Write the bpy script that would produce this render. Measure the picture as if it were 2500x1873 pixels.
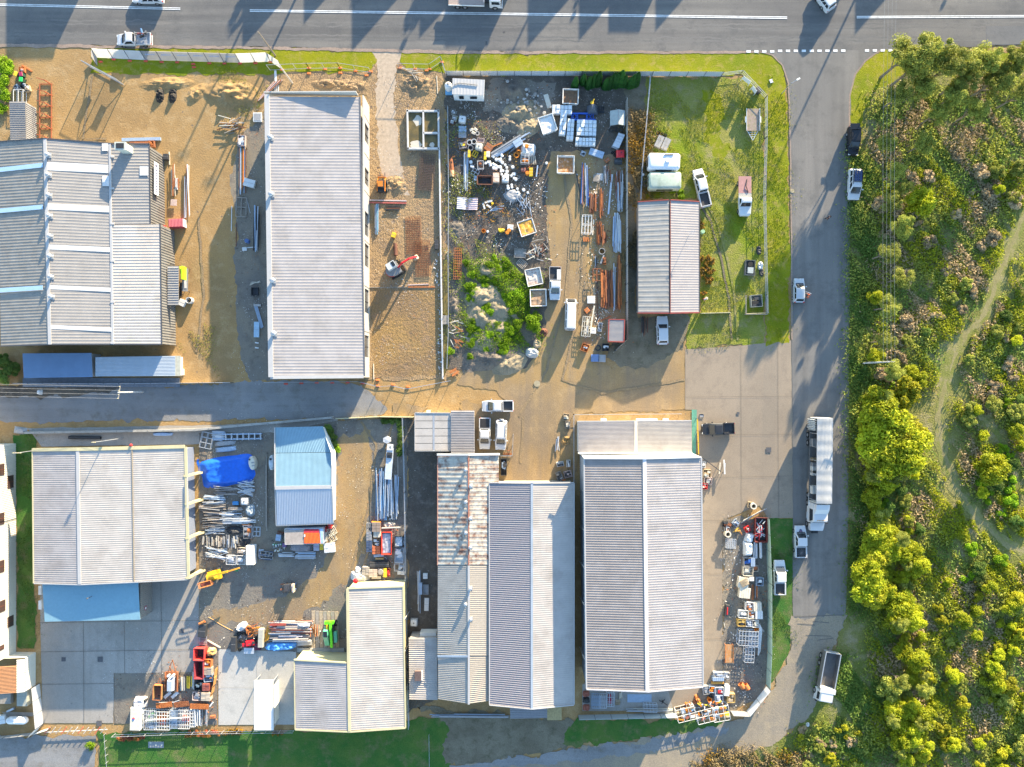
import bpy, bmesh, math, random
import numpy as np
from mathutils import Vector, Matrix, noise
from mathutils.geometry import tessellate_polygon
PI=math.pi
random.seed(7)
for o in list(bpy.data.objects): bpy.data.objects.remove(o)
SC=bpy.context.scene;COL=SC.collection

# ---------------------------------------------------------------- camera, sky, sun, exposure
H=112.0;K=15.0                      # camera height;photo pixels per metre on the ground
cd=bpy.data.cameras.new('camera');cam=bpy.data.objects.new('camera',cd);COL.objects.link(cam)
cam.location=(0,0,H);cam.rotation_euler=(0,0,0)
cd.sensor_fit='HORIZONTAL';cd.sensor_width=36;cd.lens=36*H/(2500/K);cd.clip_end=3000;cd.clip_start=1
SC.camera=cam
EL=math.radians(11.8);AZ=math.atan2(.425,.905)
SUNV=Vector((math.sin(AZ)*math.cos(EL),math.cos(AZ)*math.cos(EL),math.sin(EL)))
w=bpy.data.worlds.new('World');SC.world=w;w.use_nodes=True
nt=w.node_tree;bg=nt.nodes['Background'];sky=nt.nodes.new('ShaderNodeTexSky');sky.sky_type='NISHITA'
sky.sun_disc=False;sky.sun_elevation=EL;sky.sun_rotation=AZ;sky.air_density=1.0;sky.dust_density=.3;sky.ozone_density=2.0
nt.links.new(sky.outputs[0],bg.inputs[0]);bg.inputs[1].default_value=.15
sl=bpy.data.lights.new('sun','SUN');sl.energy=5.0;sl.angle=math.radians(.5);sl.color=(1,.83,.58)
so=bpy.data.objects.new('sun',sl);COL.objects.link(so);so.rotation_euler=SUNV.to_track_quat('Z','Y').to_euler()
so.location=(60,120,60)
SC.view_settings.view_transform='Standard';SC.view_settings.look='None';SC.view_settings.gamma=1
SC.view_settings.exposure=2.0;SC.view_settings.use_curve_mapping=False
try:
    SC.cycles.max_bounces=5;SC.cycles.diffuse_bounces=2;SC.cycles.glossy_bounces=2;SC.cycles.transparent_max_bounces=6
except Exception: pass

# ---------------------------------------------------------------- photo coordinates -> world
_t=[0,0,1.0]
def T(c,r=None):
    if c=='O': _t[:]=[0,0,2500/2212]
    elif c=='S': _t[:]=[0,0,1.0]
    elif c=='Z': _t[:]=r                     # (ox, oy, scale) of any zoom
    else: _t[:]=[[0,620,1240,1860][c],[0,460,920,1393][r],640/2209]
def W(x,y,z=0.0):
    f=(H-z)/H
    return Vector(((_t[0]+x*_t[2]-1250)/K*f,(936.5-_t[1]-y*_t[2])/K*f,z))
def U(n): return n*_t[2]/K                  # a length in metres

# ---------------------------------------------------------------- mesh building
def vv(*a): return Vector(a)
class MB:
    def __init__(s): s.v=[];s.f=[];s.m=[];s.k=0
    def poly(s,pts):
        b=len(s.v);s.v+=[Vector(p) for p in pts];s.f.append(tuple(range(b,b+len(pts))));s.m.append(s.k);return s
    def box(s,c,d,rz=0,pitch=0):
        c=Vector(c);R=Matrix.Rotation(rz,3,'Z')@Matrix.Rotation(pitch,3,'Y');b=len(s.v)
        for sx,sy,sz in ((-1,-1,-1),(1,-1,-1),(1,1,-1),(-1,1,-1),(-1,-1,1),(1,-1,1),(1,1,1),(-1,1,1)):
            s.v.append(c+R@Vector((sx*d[0]/2,sy*d[1]/2,sz*d[2]/2)))
        for q in ((0,3,2,1),(4,5,6,7),(0,1,5,4),(1,2,6,5),(2,3,7,6),(3,0,4,7)): s.f.append(tuple(b+i for i in q));s.m.append(s.k)
        return s
    def beam(s,p,q,w,h=None):
        p=Vector(p);q=Vector(q);h=h or w;d=(q-p);L=d.length
        if L<1e-6: return s
        d/=L;up=Vector((0,0,1)) if abs(d.z)<.95 else Vector((0,1,0));sd=d.cross(up).normalized();u2=sd.cross(d);b=len(s.v)
        for e in (p,q):
            for a,c in ((-1,-1),(1,-1),(1,1),(-1,1)): s.v.append(e+sd*(a*w/2)+u2*(c*h/2))
        for q4 in ((0,1,2,3),(7,6,5,4),(0,4,5,1),(1,5,6,2),(2,6,7,3),(3,7,4,0)): s.f.append(tuple(b+i for i in q4));s.m.append(s.k)
        return s
    def cyl(s,p,q,r1,r2=None,n=8,cap=True):
        p=Vector(p);q=Vector(q);r2=r1 if r2 is None else r2;d=(q-p).normalized()
        up=Vector((0,0,1)) if abs(d.z)<.95 else Vector((1,0,0));a=d.cross(up).normalized();c=a.cross(d)
        r=[[e+(a*math.cos(2*PI*i/n)+c*math.sin(2*PI*i/n))*rr for i in range(n)] for e,rr in ((p,r1),(q,r2))]
        return s.loft(r,cap)
    def loft(s,rings,cap=True,closed=True):
        n=len(rings[0]);b=len(s.v)
        for r in rings: s.v+=[Vector(p) for p in r]
        for j in range(len(rings)-1):
            for i in range(n if closed else n-1):
                i2=(i+1)%n;s.f.append((b+j*n+i,b+j*n+i2,b+(j+1)*n+i2,b+(j+1)*n+i));s.m.append(s.k)
        if cap:
            s.f.append(tuple(b+i for i in reversed(range(n))));s.m.append(s.k)
            e=b+(len(rings)-1)*n;s.f.append(tuple(e+i for i in range(n)));s.m.append(s.k)
        return s
    def tube(s,path,r,n=6):
        path=[Vector(p) for p in path]
        for i in range(len(path)-1): s.cyl(path[i],path[i+1],r,r,n,True)
        return s
    def prism(s,pts,z0,z1):
        pts=[(p[0],p[1]) for p in pts]
        return s.loft([[Vector((x,y,z0)) for x,y in pts],[Vector((x,y,z1)) for x,y in pts]])
    def grid(s,fn,nu,nv):
        b=len(s.v)
        for j in range(nv+1):
            for i in range(nu+1): s.v.append(Vector(fn(i/nu,j/nv)))
        for j in range(nv):
            for i in range(nu):
                a=b+j*(nu+1)+i;s.f.append((a,a+1,a+nu+2,a+nu+1));s.m.append(s.k)
        return s
    def ball(s,c,r,nu=10,nv=6,sz=1.0,top=False):
        c=Vector(c);rings=[]
        for j in range(1,nv):
            t=PI*j/nv;rings.append([c+Vector((r*math.sin(t)*math.cos(2*PI*i/nu),r*math.sin(t)*math.sin(2*PI*i/nu),-r*sz*math.cos(t))) for i in range(nu)])
        return s.loft(rings)
    def corr(s,a,b,c,d,n,amp=.05):
        """ribbed sheet over quad a,b,c,d: ribs run a->b, repeat a->d"""
        a,b,c,d=map(Vector,(a,b,c,d));nn=((b-a).cross(d-a)).normalized()
        if nn.z<-1e-3: nn=-nn
        r0=[];r1=[]
        for i in range(n):
            for t,h in ((0,0),(.5,0),(.62,1),(.88,1)):
                u=(i+t)/n;r0.append(a.lerp(d,u)+nn*(h*amp));r1.append(b.lerp(c,u)+nn*(h*amp))
        r0.append(d);r1.append(c)
        return s.loft([r0,r1],cap=False,closed=False)
    def build(s,name,mats,parent=None,smooth=False,org=None):
        if not isinstance(mats,(list,tuple)): mats=[mats]
        if org is None: org=ORG.get(parent.name) if parent is not None else None
        me=bpy.data.meshes.new(name)
        vs=s.v if org is None else [p-org for p in s.v]
        me.from_pydata([tuple(p) for p in vs],[],s.f)
        for m in mats: me.materials.append(m)
        if len(mats)>1: me.polygons.foreach_set('material_index',s.m)
        if smooth: me.polygons.foreach_set('use_smooth',[True]*len(s.f))
        me.update()
        o=bpy.data.objects.new(name,me);COL.objects.link(o)
        if parent is not None:
            o.parent=parent
            if parent.name in ORG: ORG[o.name]=ORG[parent.name]
        return o
ORG={}
def tag(o,label=None,cat=None,group=None,kind=None):
    if label: o['label']=label
    if cat: o['category']=cat
    if group: o['group']=group
    if kind: o['kind']=kind
    return o
def thing(name,label,cat,loc=(0,0,0),rz=0,group=None,world=False):
    o=bpy.data.objects.new(name,None);COL.objects.link(o);o.location=loc;o.rotation_euler=(0,0,rz);o.empty_display_size=.3
    tag(o,label,cat,group)
    if world: ORG[o.name]=Vector(loc)
    return o
def single(mb,name,mats,label,cat,group=None,smooth=False,kind=None):
    n=len(mb.v);xs=[p.x for p in mb.v];ys=[p.y for p in mb.v];zs=[p.z for p in mb.v]
    c=Vector(((min(xs)+max(xs))/2,(min(ys)+max(ys))/2,min(zs)))
    o=mb.build(name,mats,None,smooth,org=c);o.location=c
    return tag(o,label,cat,group,kind)
def struct(mb,name,mats,smooth=False): return tag(mb.build(name,mats,None,smooth),kind='structure')
def dup(root,loc,rz=0,label=None,group=None,scale=None):
    r=root.copy();COL.objects.link(r);r.location=loc;r.rotation_euler=(0,0,rz)
    if scale: r.scale=scale if hasattr(scale,'__len__') else (scale,)*3
    if label: r['label']=label
    if group: r['group']=group
    for ch in list(root.children):
        c=ch.copy();COL.objects.link(c);c.parent=r
        for g in list(ch.children):
            d=g.copy();COL.objects.link(d);d.parent=c
    return r
def norm_rz(p,q): d=q-p;return math.atan2(d.y,d.x)

# ---------------------------------------------------------------- materials
MATS={}
def _new(name):
    m=bpy.data.materials.new(name);m.use_nodes=True;return m,m.node_tree,m.node_tree.nodes['Principled BSDF']
def _n(nt,t,**k):
    n=nt.nodes.new(t)
    for a,b in k.items():
        if hasattr(n,a): setattr(n,a,b)
        else: n.inputs[a].default_value=b
    return n
def _mix(nt,fac,a,b,mode='MIX'):
    n=nt.nodes.new('ShaderNodeMix');n.data_type='RGBA';n.blend_type=mode
    for s,v in ((n.inputs[0],fac),(n.inputs[6],a),(n.inputs[7],b)):
        if hasattr(v,'is_linked'): nt.links.new(v,s)
        elif hasattr(v,'__len__'): s.default_value=(*v[:3],1)
        else: s.default_value=v
    return n.outputs[2]
def _noise(nt,co,scale,detail=4,rough=.6,lo=.4,hi=.6):
    n=_n(nt,'ShaderNodeTexNoise');n.inputs['Scale'].default_value=scale;n.inputs['Detail'].default_value=detail;n.inputs['Roughness'].default_value=rough
    nt.links.new(co,n.inputs['Vector'])
    m=_n(nt,'ShaderNodeMapRange');m.inputs[1].default_value=lo;m.inputs[2].default_value=hi;nt.links.new(n.outputs[0],m.inputs[0])
    return m.outputs[0]
def M(name,c,rough=.6,metal=0,var=.18,scale=3,dirt=None,dirtamt=.35,dscale=1.2,spec=.4,bump=0,dlo=.48):
    """painted / metal / timber surface: colour with uneven wear and optional dirt colour"""
    if name in MATS: return MATS[name]
    m,nt,b=_new(name);co=_n(nt,'ShaderNodeTexCoord').outputs['Object']
    f=_noise(nt,co,scale,5,.65,.3,.7)
    lo=[x*(1-var) for x in c];hi=[min(1,x*(1+var)) for x in c]
    col=_mix(nt,f,lo,hi)
    if dirt:
        g=_noise(nt,co,dscale,6,.7,dlo,dlo+.2);mm=_n(nt,'ShaderNodeMath',operation='MULTIPLY');mm.inputs[1].default_value=dirtamt;nt.links.new(g,mm.inputs[0]);col=_mix(nt,mm.outputs[0],col,dirt)
    nt.links.new(col,b.inputs['Base Color']);b.inputs['Roughness'].default_value=rough;b.inputs['Metallic'].default_value=metal;b.inputs['Specular IOR Level'].default_value=spec
    if bump:
        bp=_n(nt,'ShaderNodeBump');bp.inputs['Strength'].default_value=bump;bp.inputs['Distance'].default_value=.05;nt.links.new(f,bp.inputs['Height']);nt.links.new(bp.outputs[0],b.inputs['Normal'])
    MATS[name]=m;return m
def G(name,c1,c2,c3,s1=.12,s2=.9,s3=9,bump=.6,bs=4,bd=.12,rough=.95,lo=.42,hi=.6,streak=None,track=None,spots=None):
    """ground: two broad colours, a third in smaller patches, fine grain and a rough surface"""
    if name in MATS: return MATS[name]
    m,nt,b=_new(name);pos=_n(nt,'ShaderNodeNewGeometry').outputs['Position']
    col=_mix(nt,_noise(nt,pos,s1,5,.6,lo,hi),c1,c2)
    col=_mix(nt,_noise(nt,pos,s2,6,.7,.5,.72),col,c3)
    if streak:                                   # wheel wear along a direction: (scale vector, colour, amount)
        mp=_n(nt,'ShaderNodeMapping');mp.inputs['Scale'].default_value=streak[0];nt.links.new(pos,mp.inputs[0])
        mm=_n(nt,'ShaderNodeMath',operation='MULTIPLY');mm.inputs[1].default_value=streak[2];nt.links.new(_noise(nt,mp.outputs[0],1,4,.6,.4,.68),mm.inputs[0]);col=_mix(nt,mm.outputs[0],col,streak[1])
    if spots:                                    # small stains / stones: (scale, colour, threshold)
        col=_mix(nt,_noise(nt,pos,spots[0],2,.5,spots[2],spots[2]+.05),col,spots[1])
    fine=_noise(nt,pos,s3,3,.7,.25,.75);g=_mix(nt,fine,(.72,.72,.72),(1.22,1.22,1.22));col=_mix(nt,1.0,col,g,'MULTIPLY')
    nt.links.new(col,b.inputs['Base Color']);b.inputs['Roughness'].default_value=rough;b.inputs['Specular IOR Level'].default_value=.15
    if bump:
        h=_noise(nt,pos,bs,6,.65,0,1)
        if track:
            wv=_n(nt,'ShaderNodeTexWave');wv.wave_type='BANDS';wv.bands_direction='X';wv.inputs['Scale'].default_value=track;wv.inputs['Distortion'].default_value=7;wv.inputs['Detail'].default_value=3;wv.inputs['Detail Scale'].default_value=2;nt.links.new(pos,wv.inputs[0])
            h2=_n(nt,'ShaderNodeMath',operation='MULTIPLY_ADD');h2.inputs[1].default_value=.16;nt.links.new(wv.outputs['Fac'],h2.inputs[0]);nt.links.new(h,h2.inputs[2]);h=h2.outputs[0]
        bp=_n(nt,'ShaderNodeBump');bp.inputs['Strength'].default_value=bump;bp.inputs['Distance'].default_value=bd;nt.links.new(h,bp.inputs['Height']);nt.links.new(bp.outputs[0],b.inputs['Normal'])
    MATS[name]=m;return m
def LEAF(name,c1,c2,trans=.25):
    if name in MATS: return MATS[name]
    m,nt,b=_new(name);oi=_n(nt,'ShaderNodeObjectInfo');pos=_n(nt,'ShaderNodeNewGeometry')
    f=_noise(nt,pos.outputs['Position'],1.1,4,.7,.35,.65)
    a=_mix(nt,f,c1,c2);r=_n(nt,'ShaderNodeMapRange');r.inputs[3].default_value=.7;r.inputs[4].default_value=1.3;nt.links.new(oi.outputs['Random'],r.inputs[0])
    cb=_n(nt,'ShaderNodeCombineColor');nt.links.new(r.outputs[0],cb.inputs[0]);nt.links.new(r.outputs[0],cb.inputs[1]);nt.links.new(r.outputs[0],cb.inputs[2])
    a=_mix(nt,1.0,a,cb.outputs[0],'MULTIPLY')
    nt.links.new(a,b.inputs['Base Color']);b.inputs['Roughness'].default_value=.6;b.inputs['Specular IOR Level'].default_value=.2
    tr=_n(nt,'ShaderNodeBsdfTranslucent');nt.links.new(a,tr.inputs[0]);ms=_n(nt,'ShaderNodeMixShader');ms.inputs[0].default_value=trans
    out=nt.nodes['Material Output'];nt.links.new(b.outputs[0],ms.inputs[1]);nt.links.new(tr.outputs[0],ms.inputs[2]);nt.links.new(ms.outputs[0],out.inputs[0])
    MATS[name]=m;return m
def GLASS(name='dark_glass',c=(.02,.025,.03)):
    if name in MATS: return MATS[name]
    m,nt,b=_new(name);b.inputs['Base Color'].default_value=(*c,1);b.inputs['Roughness'].default_value=.08;b.inputs['Specular IOR Level'].default_value=.6
    MATS[name]=m;return m
# ---------------------------------------------------------------- ground
ASPH=G('asphalt',(.16,.152,.142),(.205,.192,.172),(.125,.122,.118),.05,.3,14,.4,25,.03,.9,streak=((.02,.55,1),(.105,.102,.1),.65),spots=(.55,(.08,.08,.082),.74))
ASPH2=G('side_asphalt',(.19,.18,.165),(.23,.213,.19),(.14,.135,.125),.05,.3,14,.4,25,.03,.9,streak=((.5,.02,1),(.125,.12,.112),.65),spots=(.5,(.09,.09,.09),.74))
GRAV=G('blue_gravel',(.2,.195,.19),(.26,.25,.235),(.16,.145,.12),.1,.5,9,.8,9,.06,.95,streak=((.03,.5,1),(.27,.27,.27),.6))
TAN=G('tan_dirt',(.37,.235,.1),(.3,.195,.09),(.43,.3,.155),.1,.5,7,.55,3.5,.1,spots=(1.3,(.2,.15,.1),.7))
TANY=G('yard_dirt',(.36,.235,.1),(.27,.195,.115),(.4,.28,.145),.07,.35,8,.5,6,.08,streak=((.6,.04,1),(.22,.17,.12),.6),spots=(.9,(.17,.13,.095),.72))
SITE=G('site_dirt',(.37,.25,.13),(.29,.2,.115),(.22,.165,.115),.13,.5,6,.7,1.7,.3,track=1.2,spots=(.9,(.16,.12,.09),.66))
CLAY=G('pad_dirt',(.31,.2,.085),(.24,.16,.085),(.27,.185,.12),.13,.6,6,.65,1.9,.28,track=1.4,spots=(.8,(.2,.14,.09),.68))
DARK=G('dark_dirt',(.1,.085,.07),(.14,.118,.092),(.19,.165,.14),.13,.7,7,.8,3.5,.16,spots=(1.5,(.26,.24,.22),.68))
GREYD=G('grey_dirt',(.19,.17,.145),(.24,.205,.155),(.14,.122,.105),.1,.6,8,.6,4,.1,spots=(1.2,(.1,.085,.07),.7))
CONC=G('concrete',(.36,.335,.3),(.31,.285,.25),(.27,.25,.225),.07,.5,12,.1,20,.02,.85,streak=((.9,.07,1),(.27,.25,.22),.5),spots=(.8,(.2,.185,.17),.73))
CONCT=G('tan_concrete',(.31,.25,.185),(.27,.22,.165),(.235,.19,.145),.07,.4,12,.1,20,.02,.85,spots=(.7,(.25,.21,.16),.73))
PALEC=G('pale_concrete',(.46,.44,.4),(.4,.385,.35),(.35,.34,.31),.1,.5,12,.08,20,.02,.8)
LAWN=G('lawn',(.17,.21,.012),(.25,.25,.01),(.33,.26,.08),.12,.8,7,1.0,9,.12,lo=.38,hi=.62)
DLAWN=G('green_lawn',(.045,.13,.025),(.085,.15,.03),(.17,.155,.075),.18,.45,7,.9,8,.12)
PADD=G('paddock_grass',(.17,.22,.015),(.25,.24,.06),(.3,.25,.13),.1,.45,5,1.0,5,.2,lo=.4,hi=.6)
DRYG=G('dry_grass',(.17,.145,.1),(.22,.19,.135),(.11,.1,.06),.2,.7,7,1.0,7,.15)
BUSHG=G('bush_floor',(.15,.17,.035),(.24,.22,.07),(.34,.28,.17),.08,.35,5,1.0,3,.3)
TRACKG=G('track_grass',(.19,.2,.05),(.26,.235,.09),(.3,.25,.14),.2,.8,7,.7,6,.1)
SHOUL=G('road_shoulder_dirt',(.33,.25,.2),(.28,.215,.17),(.22,.17,.14),.2,.9,8,.5,8,.05)
WHITEL=M('line_paint',(.75,.75,.73),.6,0,.12,2,(.35,.34,.33),.5,1.5)
CREAM=M('pale_mud',(.42,.33,.24),.95,0,.2,2)
_z=[0]
def resample(pts,step):
    out=[]
    for i in range(len(pts)):
        a=pts[i];b=pts[(i+1)%len(pts)];n=max(1,int((b-a).length/step))
        for k in range(n): out.append(a.lerp(b,k/n))
    return out
def zone(name,pts,mat,jit=.25,step=.7,z=None,close=True,zz=0):
    """a ground sheet with a slightly ragged edge, 4 mm above the one before"""
    if z is None: _z[0]+=1;z=.0012*_z[0]
    p=[W(x,y) for x,y in pts]
    if jit:
        jit*=1.7 if jit>=.25 else 1;p=resample(p,.45);q=[]
        for v in p:
            n=noise.noise_vector(Vector((v.x*.45,v.y*.45,_z[0]*3.1)))+.7*noise.noise_vector(Vector((v.x*1.9,v.y*1.9,_z[0])))
            q.append(v+Vector((n.x,n.y,0))*jit)
        p=q
    for v in p: v.z=z
    mb=MB();mb.v=p
    for t in tessellate_polygon([p]):
        a,b,c=(p[i] for i in t)
        if (b-a).cross(c-a).z<0: t=(t[0],t[2],t[1])
        mb.f.append(tuple(t));mb.m.append(0)
    return struct(mb,name,mat)
def strip(path,w):
    """polygon round a path (O coords), w = width in O px"""
    L=[];R=[]
    for i,(x,y) in enumerate(path):
        a=path[max(0,i-1)];b=path[min(len(path)-1,i+1)];dx,dy=b[0]-a[0],b[1]-a[1];l=math.hypot(dx,dy)
        ww=w[i] if hasattr(w,'__len__') else w
        L.append((x-dy/l*ww/2,y+dx/l*ww/2));R.append((x+dy/l*ww/2,y-dx/l*ww/2))
    return L+R[::-1]
T('O')
g=MB();g.poly([(-1500,-1500,-.03),(1500,-1500,-.03),(1500,1500,-.03),(-1500,1500,-.03)]);struct(g,'ground',TAN)
zone('northern_ground',[(-600,-900),(2900,-900),(2900,-60),(-600,-60)],DRYG,0)
zone('west_yard',[(-300,98),(560,103),(620,130),(640,200),(600,320),(590,830),(470,835),(-300,840)],TAN,.3)
zone('gravel_lane',[(-300,835),(470,832),(590,820),(760,826),(800,850),(840,880),(820,900),(740,905),(-300,915)],GRAV,.35)
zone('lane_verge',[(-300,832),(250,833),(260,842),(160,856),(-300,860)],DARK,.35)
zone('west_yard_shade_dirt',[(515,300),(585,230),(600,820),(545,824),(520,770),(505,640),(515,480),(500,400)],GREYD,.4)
zone('construction_ground',[(560,150),(790,130),(960,130),(960,215),(965,820),(790,820),(790,205),(570,205)],SITE,.4)
zone('building_pad',[(803,625),(950,625),(955,812),(803,815)],CLAY,.25)
zone('site_entry_path',[(800,108),(868,108),(860,150),(850,230),(862,330),(880,420),(840,420),(815,330),(812,230),(815,150)],CREAM,.4)
zone('scrap_yard_ground',[(962,160),(1355,160),(1350,330),(1190,340),(1180,420),(1195,560),(1190,760),(1150,800),(1000,800),(965,800)],DARK,.4)
zone('scrap_yard_grey_dirt',[(1060,170),(1200,180),(1180,300),(1110,260),(1040,230)],GREYD,.5)
zone('sand_patch',[(1000,560),(1120,555),(1150,640),(1165,720),(1120,770),(1010,775),(985,700)],DRYG,.5)
zone('yard_driveway',[(1190,330),(1270,320),(1300,330),(1350,330),(1350,700),(1290,770),(1320,795),(1480,750),(1490,885),(1240,890),(1150,1040),(1090,1040),(1095,870),(1060,840),(990,830),(1000,800),(1140,800),(1175,730),(1190,600),(1180,450)],TANY,.3)
zone('fence_side_verge',[(1352,165),(1398,165),(1395,330),(1375,430),(1375,700),(1352,740)],DRYG,.35)
zone('carport_verge',[(1350,690),(1490,680),(1480,750),(1440,770),(1400,795),(1340,795),(1310,770)],DRYG,.35)
zone('paddock',[(1396,168),(1650,168),(1655,685),(1655,745),(1480,752),(1490,680),(1515,675),(1512,430),(1390,430)],PADD,.35)
zone('paddock_bright_patch',[(1520,200),(1560,210),(1555,300),(1585,330),(1560,350),(1530,320)],LAWN,.8)
zone('concrete_apron',[(1480,755),(1600,747),(1712,735),(1714,1118),(1660,1120),(1640,1092),(1560,1124),(1518,1124),(1500,885),(1480,885)],CONCT,.06)
zone('shed_side_path',[(1516,1124),(1560,1124),(1561,1500),(1420,1535),(1258,1535),(1258,1480)],CONCT,.04)
zone('stack_yard',[(1561,1120),(1660,1118),(1660,1440),(1650,1500),(1580,1540),(1500,1545),(1420,1535),(1561,1500)],GREYD,.3)
zone('south_shed_apron',[(1258,1478),(1440,1478),(1455,1535),(1258,1536)],CONC,.05)
zone('verge',[(195,100),(800,110),(815,128),(800,152),(640,158),(560,160),(250,160),(198,155)],LAWN,.3)
zone('verge_east',[(865,112),(1050,116),(1640,113),(1672,120),(1692,145),(1702,200),(1707,740),(1655,745),(1652,200),(1600,163),(960,160),(890,150),(862,130)],LAWN,.3)
zone('side_strip_lawn',[(1660,1120),(1713,1120),(1712,1330),(1706,1405),(1678,1460),(1655,1490),(1662,1430)],DLAWN,.2)
zone('strip_lawn',[(30,940),(78,935),(76,1400),(40,1400),(36,1100)],DLAWN,.3)
zone('lane_wall_path',[(60,925),(470,918),(730,905),(730,945),(430,960),(90,965)],CONC,.1)
zone('shed_apron',[(86,1255),(430,1240),(430,1440),(416,1452),(247,1455),(245,1562),(92,1562)],CONC,.05)
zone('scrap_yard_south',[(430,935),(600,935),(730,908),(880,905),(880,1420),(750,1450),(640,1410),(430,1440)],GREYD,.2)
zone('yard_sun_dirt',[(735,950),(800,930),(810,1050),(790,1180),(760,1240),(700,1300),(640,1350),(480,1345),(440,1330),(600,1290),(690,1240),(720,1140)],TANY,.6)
zone('pale_slab',[(472,1402),(640,1408),(640,1565),(472,1566)],PALEC,.04)
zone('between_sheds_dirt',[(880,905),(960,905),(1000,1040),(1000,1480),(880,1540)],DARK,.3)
zone('container_yard_dirt',[(1000,860),(1250,890),(1245,1050),(1090,1045),(1020,1000)],TANY,.5)
zone('stack_corner_dirt',[(247,1455),(416,1452),(470,1400),(470,1566),(247,1562)],GREYD,.15)
zone('south_lawn',[(212,1580),(640,1580),(980,1545),(965,1700),(212,1700)],DLAWN,.35)
zone('south_dry_grass',[(885,1525),(1240,1555),(1245,1600),(1220,1620),(1000,1657),(960,1650),(965,1560)],DRYG,.5)
zone('south_green_verge',[(1240,1552),(1560,1558),(1600,1560),(1500,1590),(1340,1600),(1225,1615),(1220,1580)],DLAWN,.5)
zone('south_west_gravel',[(-200,1590),(205,1590),(212,1720),(-200,1720)],GRAV,.3)
zone('bushland_ground',[(1835,130),(1900,112),(2800,112),(2800,1900),(900,1900),(1000,1672),(1560,1650),(1700,1585),(1770,1490),(1815,1360),(1832,1100)],BUSHG,.6)
zone('corner_grass',[(1835,215),(1842,165),(1868,132),(1900,112),(2600,108),(2600,165),(2080,150),(1960,160),(1880,200),(1860,300),(1836,310)],LAWN,.4)
zone('roadside_grass',[(1834,300),(1875,290),(1872,700),(1862,900),(1834,900)],BUSHG,.4)
zone('main_road',[(-600,-66),(2900,-66),(2900,96),(2212,97),(1900,108),(1650,112),(1000,111),(560,101),(200,98),(-600,92)],ASPH,.12)
WEAR=G('lane_wear',(.15,.145,.137),(.185,.175,.16),(.12,.117,.112),.04,.4,14,.3,25,.03,.9)
for o_ in (38,46,66,74): zone('lane_wear',strip([(-200,o_+4),(500,o_+9),(1100,o_+14),(1700,o_+16),(2400,o_+11)],3.2),WEAR,.22)
zone('road_repair',[(868,66),(930,68),(928,76),(866,74)],WEAR,.2)
zone('road_shoulder',[(-300,94),(200,97),(560,101),(1000,110),(1640,111),(1640,116),(1000,117),(560,107),(200,104),(-300,101)],SHOUL,.2)
zone('side_road',[(1630,112),(1905,108),(1872,130),(1848,162),(1837,205),(1836,500),(1833,900),(1831,1200),(1826,1330),(1815,1362),(1795,1356),(1770,1388),(1745,1362),(1728,1380),(1712,1345),(1712,1000),(1709,500),(1706,300),(1703,180),(1690,140),(1668,118)],ASPH2,.1)
DRT=G('road_dirt',(.32,.26,.18),(.26,.22,.17),(.36,.29,.19),.07,.35,8,.5,6,.08,streak=((.5,.05,1),(.22,.19,.15),.5))
zone('dirt_road',[(1712,1332),(1826,1328),(1800,1400),(1770,1495),(1740,1555),(1690,1598),(1620,1625),(1500,1660),(1380,1720),(900,1720),(960,1660),(1100,1640),(1250,1618),(1400,1592),(1540,1572),(1600,1547),(1645,1512),(1684,1462),(1706,1408)],DRT,.5)
zone('gravel_track_wear',strip([(980,1660),(1150,1643),(1300,1625),(1450,1603),(1580,1570)],[10,22,26,22,8]),GRAV,.5)
zone('road_repair',[(2130,57),(2320,57),(2320,96),(2130,97)],G('patch_asphalt',(.15,.148,.145),(.17,.165,.16),(.12,.12,.12),.1,.5,14,.2,30,.02),.03)
zone('kerb_strip',strip([(1903,109),(1870,131),(1846,163),(1836,206),(1834,300)],3),SHOUL,.08)
zone('kerb_strip',strip([(1640,113),(1668,119),(1690,141),(1703,181),(1707,330),(1709,500),(1711,735)],3),SHOUL,.08)
trackp=[(2290,380),(2212,462),(2165,580),(2125,680),(2072,742),(2042,820),(2026,900),(2035,970),(2062,1052),(2110,1120),(2170,1170),(2290,1240)]
zone('walking_track_edge',strip(trackp,[26]*12),TRACKG,.5)
zone('walking_track',strip(trackp,8),G('track_earth',(.29,.25,.12),(.25,.22,.09),(.21,.19,.08),.3,1,7,.5,6,.08),.25)
zone('walking_track_spur',strip([(2062,836),(2112,892),(2162,952),(2198,1040),(2230,1120)],9),TRACKG,.3)
zone('track_clearing',[(2040,730),(2075,735),(2050,810),(2028,840),(2005,790)],TRACKG,.6)
zone('pedestrian_path',[(850,870),(930,880),(890,900),(840,900)],TANY,.3)
zone('green_entry_path',[(1494,885),(1505,885),(1503,985),(1495,985)],M('green_concrete',(.1,.28,.2),.8,0,.2,2),0)
WT=G('wheel_wear',(.25,.185,.11),(.3,.215,.12),(.22,.17,.115),.3,1,7,.8,5,.1)
for p in ([(1215,360),(1235,480),(1222,640),(1180,800),(1120,900)],[(1240,350),(1262,500),(1252,660),(1215,820),(1300,850),(1480,820)],[(200,160),(180,300),(230,300)],[(430,470),(440,640),(425,760)],[(760,1230),(800,1080),(812,960),(780,910)],[(785,1230),(826,1080),(836,960),(850,905)],[(1130,900),(1125,1000)]): zone('wheel_track',strip(p,[5]*len(p)),WT,.14)
# wheel tracks across the paddock
for off in (0,13):
    zone('wheel_track',strip([(1508+off,432),(1535+off,480),(1558+off,560),(1573+off,640),(1580+off,735)],4.5),TRACKG if off else DRYG,.12)
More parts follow.
